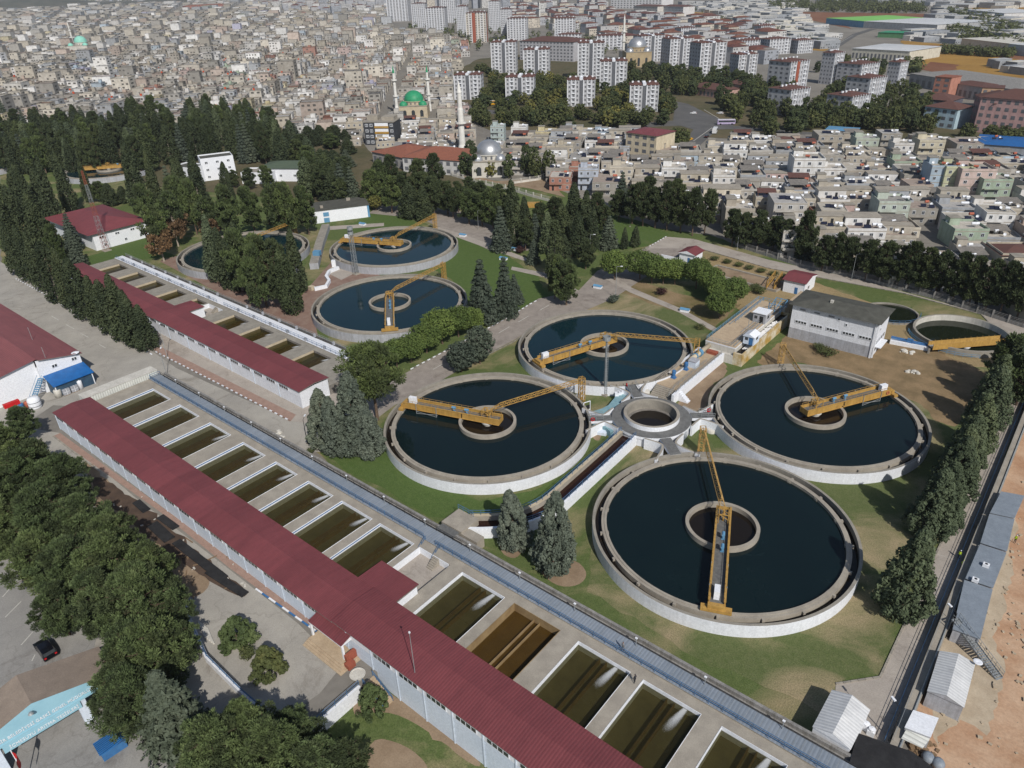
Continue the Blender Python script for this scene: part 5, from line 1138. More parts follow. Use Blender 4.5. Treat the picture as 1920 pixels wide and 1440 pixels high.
# ================================================================== GATE WITH LETTERING
gp,gq=G(-40,1436,3.8),G(203,1289,3.8); gd=Vector((gq.x-gp.x,gq.y-gp.y,0)); ga=math.atan2(gd.y,gd.x); gl=gd.length
t=T('entrance_gate','pale blue entrance gate with white lettering and a brown gabled roof at bottom left','gate',(gp.x,gp.y,0),None,ga,local=True)
apex=.475*gl; zl,za=6.2,8.5
r=MB(); dep=6.2
def rz_(x): return zl+(za-zl)*(1-abs(x-apex)/max(apex,gl-apex))
for (a,c) in ((-2,apex),(apex,gl+1.5)):
    r.q([(a,-.15,rz_(a)),(c,-.15,rz_(c)),(c,dep,rz_(c)),(a,dep,rz_(a))],0); r.q([(a,-.15,rz_(a)-.25),(a,dep,rz_(a)-.25),(c,dep,rz_(c)-.25),(c,-.15,rz_(c)-.25)],0)
    r.q([(a,dep,rz_(a)-.25),(a,dep,rz_(a)),(c,dep,rz_(c)),(c,dep,rz_(c)-.25)],0)
part('roof',r,mat('brown_gravel_roof',(.27,.22,.18),(.215,.175,.145),.4,.95,.2,.1,fine=6),t)
f=MB(); f.q([(-2,-.16,4.9),(gl+1.5,-.16,4.9),(gl+1.5,-.16,rz_(gl+1.5)),(apex,-.16,rz_(apex)),(-2,-.16,rz_(-2))]); f.box(-2,-.3,4.6,gl+1.5,-.161,4.9); M['fascia']=mat('light_sky_blue',(.29,.50,.60),(.25,.45,.55),.5,.6); part('fascia',f,M['fascia'],t)
part('soffit_band',MB().box(apex-4.6,-.34,3.5,apex+4.6,.3,4.59),M['fascia'],t)
for x in (apex-5.4,apex+4.7): part('column',MB().box(x-.55,-.1,0,x+.55,1.2,4.59),M['blue_l'],t); part('rear_column',MB().box(x-.4,dep-1.4,0,x+.4,dep-.4,5.6),M['blue_l'],t)
o=link('gate_lettering',textmesh('BÜYÜKŞEHİR BELEDİYESİ GASKİ GENEL MÜDÜRLÜĞÜ',1.0,M['white'],.02),t,(apex-.2,-.2,5.45)); o.rotation_euler=(pi/2,0,0)
o=link('gate_lettering',textmesh('İÇMESUYU ARITMA TESİSLERİ',.72,M['white'],.02),t,(apex+.2,-.34,4.1)); o.rotation_euler=(pi/2,0,0); o.location.y=-.37; o.location.z=4.05
w_=max(v.co.x for v in o.data.vertices)*2; 
for ch in t.children:
    if ch.name.startswith('gate_lettering'):
        w=max(v.co.x for v in ch.data.vertices)-min(v.co.x for v in ch.data.vertices); tw=gl*.93 if w>12 else 8.2; ch.scale=(tw/w,min(1.0,tw/w*1.15),1)
lm=t.matrix_basis if False else Matrix.Translation((gp.x,gp.y,0))@Matrix.Rotation(ga,4,'Z')
p=lm@Vector((apex-.5,-.7,7.6)); t2=T('floodlight','small grey floodlight on the front of the gate gable','lamp',tuple(p)); part('arm',MB().bar(p,lm@Vector((apex-.5,-.17,7.3)),.07),M['steel'],t2); part('lamp_head',MB().lathe([(0,p.z-.15),(.35,p.z-.1),(.2,p.z+.15),(0,p.z+.2)],p.x,p.y,12),M['steel'],t2)
p=lm@Vector((apex-2.2,dep-.2,rz_(apex-2.2))); t2=T('floodlight','white floodlight at the back edge of the gate roof','lamp',tuple(p)); part('arm',MB().tube(p,p+Vector((0,0,1.0)),.05),M['steel'],t2); part('lamp_head',MB().cbox(p.x,p.y,p.z+1.0,.5,.4,.35),M['white'],t2)
# gate kiosk / blue barrier cabin
p=G(213,1405); t=T('guard_box','small blue ribbed guard box beside the gate','guard box',(p.x,p.y,0)); part('wall',MB().cbox(p.x,p.y,0,3.0,2.0,1.6,0,None,ga),M['blue'],t); part('roof',MB().cbox(p.x,p.y,1.6,3.4,2.4,.16,0,None,ga),ribbed('blue_ribbed_sheet',(.02,.13,.36),(.018,.10,.28),'X',.3,.8,.5,.4,.5),t); part('window',MB().cbox(p.x,p.y,.8,3.06,1.2,.6,0,None,ga),M['glass'],t)
p=G(187,1400); drum(187,1402,.35,.9,'white','small white drum on the left of the blue guard box','drum','drum')
# flag
p=G(52,1462); t=T('flag_pole','red flag on a white pole below the gate','flag',tuple(p)); part('pole',MB().tube(p,p+Vector((0,0,6.0)),.07,8),M['white'],t); b=MB()
for i in range(8):
    u0,u1=i/8,(i+1)/8
    f_=lambda u:(p.x+.1+1.7*u,p.y+.25*math.sin(u*5))
    a,c=f_(u0),f_(u1); b.q([(a[0],a[1],4.5-1.3*u0),(c[0],c[1],4.5-1.3*u1),(c[0],c[1],5.7-.9*u1),(a[0],a[1],5.7-.9*u0)]); b.q([(a[0],a[1]+.02,5.7-.9*u0),(c[0],c[1]+.02,5.7-.9*u1),(c[0],c[1]+.02,4.5-1.3*u1),(a[0],a[1]+.02,4.5-1.3*u0)])
part('flag_cloth',b,M['red'],t)
# ================================================================== VEHICLES
def profile_car(t,L,W,H,paint,glass='glass',van=False):
    "side profile lofted across the width, wheels and lamps as parts (local, nose along +x)"
    if van: low=[(-L/2,.45),(-L/2,H*.98),(-L/2+.15,H),(L*.22,H),(L*.36,H*.62),(L/2-.1,H*.5),(L/2,.55),(L/2-.1,.35),(-L/2+.1,.35)]
    else: low=[(-L/2,.5),(-L/2+.08,H*.62),(-L/2+.35,H*.95),(-L*.22,H),(L*.08,H),(L*.22,H*.66),(L/2-.25,H*.56),(L/2,.55),(L/2-.1,.3),(-L/2+.1,.3)]
    b=MB(); k=len(low)
    for s in (-1,1):
        for x,z in low: b.v.append((x,s*(W/2-(.18 if z>H*.7 else 0)),z))
    for i in range(k):
        j=(i+1)%k; b.f.append((i,j,k+j,k+i)[::-1]); b.m.append(0)
    b.f.append(tuple(range(k))); b.f.append(tuple(range(2*k-1,k-1,-1))); b.m+=[0,0]
    part('body',b,M[paint],t)
    g=MB(); 
    if van: g.q([(L*.225,-W/2+.25,H*.97),(L*.35,-W/2+.12,H*.66),(L*.35,W/2-.12,H*.66),(L*.225,W/2-.25,H*.97)])
    else:
        g.q([(L*.085,-W/2+.24,H*.98),(L*.215,-W/2+.1,H*.69),(L*.215,W/2-.1,H*.69),(L*.085,W/2-.24,H*.98)]); g.q([(-L/2+.30,W/2-.2,H*.93),(-L/2+.1,W/2-.12,H*.66),(-L/2+.1,-W/2+.12,H*.66),(-L/2+.30,-W/2+.2,H*.93)])
    for v in range(len(g.v)): g.v[v]=(g.v[v][0]*1.012,g.v[v][1],g.v[v][2]+.012)
    for s in (-1,1): 
        y=s*(W/2-.10); q=[(-L*.38,y,H*.70),(L*.17,y,H*.70),(L*.05,y-s*.06,H*.92),(-L*.34,y-s*.06,H*.92)]; g.q(q if s<0 else q[::-1])
    part('window',g,M[glass],t)
    for x in (-L*.31,L*.31):
        for s in (-1,1): wh=part('wheel',MB().tube((x,s*(W/2-.2),.33),(x,s*(W/2+.01),.33),.33,14),M['tyre'],t); part('rim',MB().tube((x,s*(W/2+.011),.33),(x,s*(W/2+.02),.33),.19,10),M['steel'],wh)
    for s in (-1,1): part('headlight',MB().cbox(L/2-.06,s*(W/2-.35),.6,.14,.4,.16),M['white'],t); part('tail_light',MB().cbox(-L/2+.03,s*(W/2-.25),.75,.1,.3,.22),M['red'],t)
def car(px,py,head,paint,label,cat='car',name='parked_car',L=4.4,W=1.8,H=1.5,van=False,group=None):
    p=G(px,py); t=T(name,label,cat,(p.x,p.y,.09),group,head,local=True); profile_car(t,L,W,H,paint,van=van); return t
hd=math.atan2(G(80,1215).y-G(112,1258).y,G(80,1215).x-G(112,1258).x)
car(88,1223,hd,'car','black car parked in front of the gate at bottom left',L=4.7,W=1.95,H=1.7)
M['taxi']=mat('taxi_yellow',(.62,.33,.02),(.55,.28,.02),1,.3,0,.5); M['carw']=mat('white_car_paint',(.65,.65,.66),(.55,.55,.56),1,.3,0,.5); M['cars']=mat('silver_car_paint',(.3,.31,.33),(.25,.26,.28),1,.3,0,.5); M['carr']=mat('red_car_paint',(.30,.02,.02),(.25,.015,.015),1,.3,0,.5); M['bus']=mat('pale_bus_paint',(.45,.38,.55),(.35,.3,.45),1,.4,0,.5)
# ================================================================== PEOPLE
def person(px,py,z,face,shirt,trousers,label,pose='stand',vest=None,head='skin',dz=0):
    p=G(px,py,z); t=T('person',label,'person',tuple(p),None,face,local=True)
    J={'pel':(0,0,.92),'ch':(0,.02,1.3),'nk':(0,.02,1.48)}
    if pose=='bend': J['ch']=(0,.28,1.2); J['nk']=(0,.42,1.3)
    V=[];Ed=[];Rr=[]
    def add(c,r,par=None):
        V.append(c);Rr.append(r)
        if par is not None: Ed.append((par,len(V)-1))
        return len(V)-1
    a=add(J['pel'],.15); c=add(J['ch'],.17,a); n_=add(J['nk'],.065,c); hx,hy,hz=J['nk']
    for s in (-1,1):
        stp=.16*s if pose=='walk' else .05*s
        h=add((.1*s,0,.86),.095,a); k=add((.11*s,stp*.7+.03,.48),.065,h); an=add((.11*s,stp,.09),.045,k); add((.12*s,stp+.16,.04),.04,an)
        cx_,cy_,cz_=J['ch']; sh=add((.2*s,cy_,cz_+.1),.06,c); el=add((.27*s,cy_+(-.1*s if pose=='walk' else .02)+(.12 if pose=='bend' else 0),cz_-.2),.045,sh); wr=add((.25*s,cy_+(.1 if pose!='bend' else .3)+(-.14*s if pose=='walk' else 0),cz_-.42),.035,el); add((.25*s,cy_+(.14 if pose!='bend' else .36)+(-.16*s if pose=='walk' else 0),cz_-.52),.035,wr)
    me=D.meshes.new('sk'); me.from_pydata(V,Ed,[]); o=D.objects.new('body',me); COL.objects.link(o); sk=o.modifiers.new('s','SKIN'); o.modifiers.new('u','SUBSURF').levels=1
    for i,r in enumerate(Rr): me.skin_vertices[0].data[i].radius=(r,r*.85)
    me.skin_vertices[0].data[0].use_root=True
    dg=bpy.context.evaluated_depsgraph_get(); bm_=D.meshes.new_from_object(o.evaluated_get(dg)); D.objects.remove(o); bm_.name='body'
    for m in (shirt,trousers,'skin'): bm_.materials.append(M[m])
    for f in bm_.polygons:
        c_=f.center; f.material_index=1 if c_.z<.9 and abs(c_.x)<.2 and not(abs(c_.x)>.19 and c_.z>.7) else (2 if (c_.z<J['ch'][2]-.38 and abs(c_.x)>.2) else 0); f.use_smooth=True
    ob=link('body',bm_,t)
    hd_=MB(); hd_.lathe([(0,-.12),(.055,-.11),(.08,-.03),(.085,.04),(.07,.10),(.035,.135),(0,.14)],0,0,12); hd_.v=[(x*.92,y*1.08,z) for x,y,z in hd_.v]
    hd_.cbox(0,.095,-.02,.025,.04,.04); 
    for s in (-1,1): hd_.cbox(.08*s,0,-.03,.02,.04,.06)
    hm=hd_.mesh('head',M['skin'],(0,0,0),True); link('head',hm,t,(hx,hy+.02,hz+.17))
    hr=MB(); hr.lathe([(.092,.03),(.09,.08),(.06,.14),(0,.155)],0,-.012,12); link('hair' if head=='skin' else 'helmet',hr.mesh('hair',M['cloth' if head=='skin' else head],(0,0,0),True),t,(hx,hy+.01,hz+.17))
    if vest:
        b=MB(); cy_=J['ch'][1]; b.lathe([(.21,.95),(.215,1.15),(.2,1.38),(.1,1.45)],0,0,14); b.v=[(x*1.05,y*.85+cy_*(z-.9)/.4,z if pose!='bend' else .95+(z-.95)*.72) for x,y,z in b.v]; part('vest',b,M[vest],t)
    return t
person(1168,1220,ZW,ROT0+2.4,'cloth_g','cloth','person in grey walking along the front grating walkway','walk')
person(1190,1281,ZD,ROT0+.6,'cloth','cloth','person in dark clothes standing on the wall between two front basins')
person(1797,1047,.05,ROT0-1.2,'cloth','cloth','worker in yellow-green vest standing on the road beside the railing',vest='hivis',head='white')
person(1803,1067,.05,ROT0-.6,'hivis','cloth','worker in bright yellow bending over next to the right-hand railing','bend',vest='hivis',head='hivis')
person(1902,1018,.07,ROT0+1.5,'cloth','cloth','worker in yellow vest at the far end of the container row',vest='hivis',head='white')
# ================================================================== LAMP POSTS
def lamp(px,py,pty,label,arm=1.2,m='steel',ang=0.0,z=0,group='street lamps of the water works'):
    h=max(4.0,Hof(px,py,pty,z)); p=G(px,py,z); t=T('street_lamp',label,'street lamp',tuple(p),group)
    part('pole',MB().tube(p,p+Vector((0,0,h)),.085,6,.05),M[m],t); a=Vector((math.cos(ang),math.sin(ang),0))*arm
    part('arm',MB().tube(p+Vector((0,0,h)),p+a+Vector((0,0,h+.15)),.045,5),M[m],t); q=p+a*1.2+Vector((0,0,h+.1)); part('lamp_head',MB().cbox(q.x,q.y,q.z,.7,.3,.16,0,None,ang),M['white'],t)
    part('foot',MB().cbox(p.x,p.y,p.z,.5,.5,.3),M['conc'],t)
for px,py,ty,l,a in ((313,705,658,'lamp post at the corner of the yard by the front walkway',2.4),(314,670,612,'lamp post in front of the rear white building near its left end',2.4),(577,832,787,'dark lamp post beside the blue-grey conifers',2.2),(1154,560,500,'lamp post behind the tank with bridge 2',.5),(1181,425,368,'tall lamp on the upper lawn before the dark pines',.4),(1106,480,440,'lamp post beside the column cypresses',.4),(1382,468,418,'lamp post along the top road near the left pines',1),(1596,526,478,'lamp post along the top road before the pines',1),(897,430,395,'lamp post at the car park behind the far tank',.5),(1669,1388,1330,'dark lamp post at the lower end of the right-hand road',2.5),(1777,1197,1150,'dark lamp post by the steel stair',2.5)):
    lamp(px,py,ty,l,ang=a,m='dark' if 'dark' in l else 'steel')
# yard rubbish near the front building
for i,(x0,y0,x1,y1,w) in enumerate(((285,982,318,1012,2.0),(300,968,330,990,1.4),(330,1015,420,1085,1.6),(255,940,275,958,1.5),(390,1070,460,1115,1.4))):
    p,q=G(x0,y0,.2),G(x1,y1,.2); single('felt_sheet',MB().bar(p,q,w,.16),M['felt_d'],['short wide','upper','longest','topmost short','lowest'][i]+' dark felt sheet lying beside the front building','roofing felt','dark felt sheets in the yard')
for i in range(16):
    q=G(ru(330,470),ru(1000,1130)); a=ru(0,3); l=ru(.8,2.8); single('loose_board',MB().cbox(q.x,q.y,.1,l,.18,.1,0,None,a),M['wood'],'loose weathered board lying on the yard along the front building','board','loose boards in the yard')
b=MB()
for i in range(50):
    q=G(ru(200,470),ru(880,1110)); r=ru(.1,.3); b.cbox(q.x+ru(0,.1),q.y,.06,r*2,r,r*.5,0,None,ru(0,3))
single('rubble',b,M['stone'],'pale rubble scattered along the front building','rubble')
t=strip([G2(480,1107),G2(340,1120),G2(365,1185),G2(390,1240),G2(455,1305),G2(525,1365)][1:],.5,0,1.1); single('yard_wall',t,M['white_s'],'low white wall winding between the yard and the dense grove','wall')
railing([G2(365,1185)+(1.1,),G2(390,1240)+(1.1,),G2(455,1305)+(1.1,),G2(525,1365)+(1.1,)],'blue rail on the winding low white yard wall',h=.6)
single('pipe_stack',(lambda b:[b.tube(G(372+4*i,1165+3*i,.15),G(385+4*i,1195+3*i,.15),.14,6) for i in range(5)] and b)(MB()),M['stone'],'stack of white pipes beside the winding wall','pipes')
single('bag_heap',(lambda b:[b.lathe([(ru(.4,.7),0),(.5,.4),(0,.6)],G(130+ru(-12,12),0+690).x*0+G(521+ru(-9,12),818+ru(-5,7)).x,G(521+ru(-9,12),818+ru(-5,7)).y,7) for i in range(12)] and b)(MB()),M['stone'],'white sacks in the yard by the front walkway','sacks')

b=MB(); rr_=random.Random(8)
for _ in range(420):
    q=G(rr_.uniform(1710,1920),rr_.uniform(900,1440)); 
    if q.x<.5 or (1.5<q.x<9 and 70<q.y<98 and rr_.random()<.8): continue
    r=rr_.uniform(.06,.3); a=rr_.uniform(0,3); b.cbox(q.x+3*rr_.random(),q.y,.05,r*2,r*1.5,r*.8,0,None,a)
struct('gravel',b,M['clay_p'],'stuff')
# ================================================================== TREES
M['pine']=leafmat('pine_needles',(.027,.038,.018),(.046,.060,.026),(.068,.082,.036))
M['pine_l']=leafmat('light_pine_needles',(.038,.055,.021),(.064,.087,.031),(.096,.120,.046))
M['grove']=leafmat('grove_pine_needles',(.044,.064,.026),(.070,.096,.038),(.100,.128,.054))
M['pine_d']=leafmat('dark_pine_needles',(.027,.038,.018),(.042,.056,.025),(.060,.074,.033))  # darker needle tone, given to randomly picked clumps of the ragged pines
M['row']=leafmat('grey_green_fir_needles',(.038,.052,.030),(.060,.078,.044),(.084,.102,.058))
M['cyp']=leafmat('cypress_foliage',(.022,.031,.017),(.036,.047,.023),(.052,.064,.031))
M['ced']=leafmat('blue_cedar_foliage',(.055,.068,.055),(.088,.104,.082),(.118,.132,.104))
M['spr']=leafmat('spruce_needles',(.034,.046,.036),(.054,.068,.052),(.075,.09,.07))
M['umb']=leafmat('umbrella_pine_needles',(.048,.074,.019),(.076,.108,.026),(.108,.142,.036))
M['dec']=leafmat('broad_leaves',(.036,.046,.018),(.058,.068,.025),(.088,.088,.032))
M['dec_y']=leafmat('yellowing_leaves',(.075,.08,.022),(.11,.105,.028),(.15,.125,.035))
M['brown']=leafmat('browned_needles',(.10,.062,.034),(.15,.09,.05))
M['plum']=leafmat('plum_leaves',(.035,.016,.018),(.06,.025,.025))
R_=random.Random(5)
DIR=[None]
def leaf(mb,c,nrm,size,asp,m=0):
    n=nrm
    if DIR[0] is not None: t=DIR[0]; b=t.cross(rnd()).normalized()
    else:
        t=n.orthogonal(); a=R_.uniform(0,2*pi); t=(Matrix.Rotation(a,3,n)@t).normalized(); b=n.cross(t)
    t=t*(size*asp*.5); b=b*(size*.5); k=len(mb.v)
    mb.v+=[tuple(c-t-b*.6),tuple(c+t*.2-b),tuple(c+t),tuple(c+t*.1+b)]; mb.f.append((k,k+1,k+2,k+3)); mb.m.append(m)
def rnd():
    while True:
        v=Vector((R_.uniform(-1,1),R_.uniform(-1,1),R_.uniform(-1,1)))
        if .05<v.length<1: return v
FZ=[.45]; SPK=[False]
def clump(mb,c,r,n,size,asp=1.5,flat=.75,m=0):
    for _ in range(n):
        v=rnd(); v=v.normalized()*(v.length**FZ[0]); p=c+Vector((v.x*r,v.y*r,v.z*r*flat))
        nr=(v*.8+rnd()*.75+Vector((0,0,.35))).normalized(); DIR[0]=(v+rnd()*.55+Vector((0,0,.45))).normalized() if SPK[0] else None; leaf(mb,p,nr,size*R_.uniform(.6,1.3),asp,m)
    DIR[0]=None
def limbs(mb,h,r,pts,m=0,lean=0):
    top=Vector((lean,0,h*.86)); q=Vector((0,0,-.15)); n=5
    for i in range(n):
        e=Vector((lean*((i+1)/n)**1.5+R_.uniform(-.1,.1),R_.uniform(-.1,.1),h*.86*(i+1)/n)); mb.tube(q,e,r*(1-.8*i/n),7,r*(1-.8*(i+1)/n),m,False); q=e
    for p in pts:
        z0=max(h*.22,min(p.z*.78,h*.8)); s=Vector((lean*(z0/h)**1.5,0,z0)); mb.tube(s,s.lerp(p,.85),r*.32,5,r*.08,m,False)
def t_pine(h=12,w=8,low=.28,nc=46,nl=120,size=.34,mat_='pine',brown=False,lean=0.0,bark='bark',rs=1.0,asp=2.6,rag=0.0):
    "irregular pine: tiers of rounded needle clumps over visible limbs"
    FZ[0]=.95 if rag else .6; SPK[0]=bool(rag)
    c=MB(); tr=MB(); pts=[]
    for i in range(nc):
        u=((i+.5)/nc); z=h*(low+(1-low)*u**.95); prof=math.sin(min(1,(u*.88+.12))*pi*.96)**.65*(1-.35*u); rr=w/2*prof*R_.uniform(.55,1.05)*(1+rag*math.sin(i*2.399*3+u*9)*.5+rag*R_.uniform(-.4,.4))
        if i%5==0: rr*=.35
        a=i*2.399+R_.uniform(-.5,.5); p=Vector((rr*math.cos(a)+lean*u,rr*math.sin(a),min(z+R_.uniform(-.5,.5),h-.6))); r=w*R_.uniform(.11,.19)*(1-.25*u)*rs*(R_.uniform(.55,1.5) if rag else 1)
        clump(c,p,r,int(nl*(r/(w*.15*rs))**1.5) if rag else nl,size,asp,.72,1 if (brown and u<.42) else (2 if rag and R_.random()<.4 else 0))
        if i%3==0: pts.append(p)
    FZ[0]=.45; SPK[0]=False
    if rag:
        for i in range(46):
            a=R_.uniform(0,6.28); z=h*R_.uniform(low,.9); L=w*R_.uniform(.36,.56)*(1-.5*z/h); q=Vector((L*math.cos(a),L*math.sin(a),z+R_.uniform(0,.8))); tr.tube((L*.2*math.cos(a),L*.2*math.sin(a),z-.6),q,.05,4,.015,0,False)
    limbs(tr,h,.024*h,pts,0,lean); return c,tr,[M[mat_],M['brown'],M['pine_d']],M[bark]
def t_cone(h=12,w=4.5,nc=90,nl=62,size=.30,mat_='cyp',low=.08,dens=1.0,flame=.8,bark='bark_w'):
    "dense conical cypress with a ragged skin of upright sprays"
    c=MB(); tr=MB()
    for i in range(nc):
        u=(i+.5)/nc; z=h*(low+(1-low)*u); rr=w/2*((1-u)**flame)*min(1,(u+.06)*7)*R_.uniform(.72,1.1); a=i*2.399+R_.uniform(-.6,.6)
        p=Vector((rr*math.cos(a),rr*math.sin(a),z)); r=w*.15*(1-.55*u)+.18
        clump(c,p,r,nl,size,1.8,1.5)
    limbs(tr,h,.018*h,[]); return c,tr,[M[mat_]],M[bark]
def t_cedar(h=14,w=7,tiers=13,nl=34,size=.34,mat_='spr',low=.1,droop=.12):
    "layered spruce or cedar: whorls of flat drooping boughs"
    c=MB(); tr=MB(); pts=[]
    for k in range(tiers):
        u=k/(tiers-1); z=h*(low+(1-low)*.96*u); R0=w/2*(1-u)**.85+.25; nb=max(5,int(11*(1-u)+4))
        for j in range(nb):
            a=2*pi*j/nb+k*.7+R_.uniform(-.25,.25); L=R0*R_.uniform(.75,1.12)
            for s in range(4):
                f=(s+.7)/4; p=Vector((L*f*math.cos(a),L*f*math.sin(a),z-droop*L*f*f*2+R_.uniform(-.1,.1))); clump(c,p,.16*w*(1-.5*f)*(1-.6*u)+.14,int(nl*(1-.3*f)),size,1.9,.38)
            if j%3==0: pts.append(Vector((L*.8*math.cos(a),L*.8*math.sin(a),z)))
    limbs(tr,h,.02*h,pts); return c,tr,[M[mat_]],M['bark']
def t_bluecone(h=14,w=7,nc=150,nl=60,size=.30,mat_='ced'):
    "broad blue-grey conifer, full to the ground, made of upward feathery sprays"
    c=MB(); tr=MB()
    for i in range(nc):
        u=((i+.5)/nc)**1.15; z=h*(.06+.92*u); rr=w/2*((1-u)**.62)*min(1,(u+.12)*4.5)*R_.uniform(.6,1.08); a=i*2.399+R_.uniform(-.5,.5)
        p=Vector((rr*math.cos(a),rr*math.sin(a),z)); clump(c,p,w*R_.uniform(.07,.115)*(1-.35*u),nl,size,1.8,1.25)
    limbs(tr,h,.018*h,[]); return c,tr,[M[mat_]],M['bark']
def t_round(h=8,w=8,nc=70,nl=95,size=.26,mat_='umb',low=.3,bark='bark'):
    "rounded dome crown on a bare stem"
    c=MB(); tr=MB(); pts=[]; cz=h*(low+1)/2; rz_=h*(1-low)/2
    for i in range(nc):
        z=1-2*(i+.5)/nc; r=math.sqrt(max(0,1-z*z)); a=i*2.399; k=R_.uniform(.72,.92)
        p=Vector((w/2*r*k*math.cos(a),w/2*r*k*math.sin(a),cz+rz_*z*k)); clump(c,p,w*R_.uniform(.10,.15),nl,size,1.4,.85)
        if i%6==0: pts.append(p)
    clump(c,Vector((0,0,cz)),w*.3,nl*3,size*1.5,1.3,.8); limbs(tr,h*.8,.026*h,pts); return c,tr,[M[mat_]],M[bark]
def t_shrub(h=2,w=3,n=900,size=.16,mat_='dec'):
    c=MB(); tr=MB()
    for i in range(16): a=i*2.4; rr=w*.3*R_.uniform(.2,1); clump(c,Vector((rr*math.cos(a),rr*math.sin(a),h*R_.uniform(.35,.75))),w*.2,n//16,size,1.5,.8)
    for i in range(4): tr.tube((0,0,-.05),(w*.2*math.cos(i*1.6),w*.2*math.sin(i*1.6),h*.6),.04,4)
    return c,tr,[M[mat_]],M['bark']
KIND={}
def kind(name,obname,cat,adj,h,w,gens):
    vs=[]
    for c,tr,lm,bm in gens: vs.append((c.mesh('crown',lm),tr.mesh('trunk',bm)))
    KIND[name]=(obname,cat,adj,h,w,vs)
kind('grove','pine_tree','pine tree','large bushy green pine',14,10,[t_pine(14,10,.22,250,165,.145,'grove',rs=.56,asp=3.8,rag=.45),t_pine(14,10,.18,240,170,.145,'grove',rs=.58,asp=3.8,rag=.5),t_pine(14,9.5,.25,235,165,.145,'grove',rs=.56,asp=3.8,rag=.45),t_pine(14,9,.2,230,165,.145,'grove',rs=.56,asp=3.8,rag=.5)])
kind('pine','pine_tree','pine tree','dark green pine',12,8,[t_pine(12,8,.22,130,80,.25,rs=.66,asp=3,rag=.3),t_pine(12,8,.24,125,80,.25,lean=.6,rs=.66,asp=3,rag=.3),t_pine(12,7.5,.18,130,80,.25,'pine',rs=.66,asp=3,rag=.35)])
kind('pinel','pine_tree','pine tree','olive green pine',12,8,[t_pine(12,8.5,.22,130,84,.26,'pine_l',rs=.66,asp=3,rag=.3),t_pine(12,8,.24,125,84,.26,'pine_l',lean=-.5,rs=.66,asp=3,rag=.35)])
kind('bigpine','pine_tree','pine tree','broad-crowned pine on a bare trunk',16,14,[t_pine(16,13.5,.42,130,150,.24,'pine_l',rs=.75,asp=3,rag=.3)])
kind('brownpine','pine_tree','pine tree','pine with browned lower branches',13,9,[t_pine(13,9.5,.2,130,85,.27,'pine_l',True,bark='bark_w',rs=.66,asp=3,rag=.3)])
kind('cone','cypress_tree','conifer','dense dark conical cypress',12,5,[t_cone(12,5),t_cone(12,5.4,flame=.7),t_cone(12,4.6,flame=.95),t_cone(12,5.6,mat_='pine',flame=.62),t_cone(12,4.2,80,60,flame=.85),t_cone(12,5.2,mat_='row',flame=.8)])
kind('column','cypress_tree','conifer','tall narrow column cypress',14,3,[t_cone(14,3.4,80,60,.26,'cyp',.03,1,.42),t_cone(14,3.8,80,60,.26,'cyp',.03,1,.5)])
kind('blue','cedar_tree','conifer','blue-grey conifer full to the ground',14,8,[t_bluecone(14,8,190,72,.3),t_bluecone(14,8.4,180,74,.3)])
kind('rowcon','fir_tree','conifer','dense grey-green conifer',13,7.5,[t_bluecone(13,7.6,180,74,.28,'row'),t_bluecone(13,8,180,74,.28,'row')])
kind('spruce','spruce_tree','conifer','layered dark blue spruce',14,7,[t_cedar(14,7.4),t_cedar(14,6.8)])
kind('umb','umbrella_pine','round tree','bright green round-crowned tree',7.5,7,[t_round(7.5,7),t_round(7.5,7.4,nc=76)])
kind('dec','broadleaf_tree','tree','mid-green broadleaf tree',8,7,[t_round(8,7,46,70,.34,'dec',.2),t_round(8,6.4,42,70,.36,'dec',.18)])
kind('decy','broadleaf_tree','tree','yellow-green broadleaf tree',7,6,[t_round(7,6,42,70,.32,'dec_y',.2)])
kind('darkb','broadleaf_tree','tree','dark leafy tree',8,6,[t_round(8,6.4,60,80,.3,'spr',.12)])
kind('yew','conical_shrub','shrub','dense rounded-cone evergreen bush',5.5,5.2,[t_bluecone(5.5,5.2,90,70,.22,'dec'),t_bluecone(5.5,5.0,90,70,.22,'pine_l')])
kind('shrub','shrub','shrub','low green shrub',2,3,[t_shrub()]); kind('plum','shrub','shrub','dark purple-leaved shrub',3,3.4,[t_shrub(3,3.4,1000,.2,'plum')]); kind('bluesh','shrub','shrub','small blue-grey spreading conifer',2.5,4,[t_shrub(2.6,4,1300,.2,'ced')])
# cheap far versions
kind('farpine','pine_tree','pine tree','dark green tree',10,7,[t_pine(10,7.5,.12,26,46,.62),t_pine(10,7,.12,26,46,.62,'pine')])
kind('fardec','broadleaf_tree','tree','rounded green tree',8,7,[t_round(8,7.5,24,34,.62,'dec',.06),t_round(8,7,24,34,.62,'dec',.06)])
kind('fardecy','broadleaf_tree','tree','yellowish green tree',7,6.4,[t_round(7,6.5,22,34,.6,'dec_y',.08)])
TREES=[]
def tree(k,x,y,h,w=None,z=0.0,label=None,group=None):
    ob,cat,adj,h0,w0,vs=KIND[k]; i=len(TREES)%len(vs) if len(vs)>1 else 0
    i=R_.randrange(len(vs)); t=D.objects.new(ob,None); COL.objects.link(t); t.location=(x,y,z); sw=(w/w0) if w else h/h0; t.scale=(sw,sw,h/h0); t.rotation_euler=(R_.gauss(0,.03),R_.gauss(0,.03),R_.uniform(0,6.28))
    LOC[t.name]=(0,0,0); link('crown',vs[i][0],t); link('trunk',vs[i][1],t); t['category']=cat; t['group']=group or (cat+'s')
    if label: t['label']=label
    TREES.append((t,adj)); return t
def tp(k,px,py,pty=None,h=None,w=None,z=0.0,**kw):
    p=G(px,py,z); h=h or max(2.0,Hof(px,py,pty,z)); return tree(k,p.x,p.y,h,w,z,**kw)
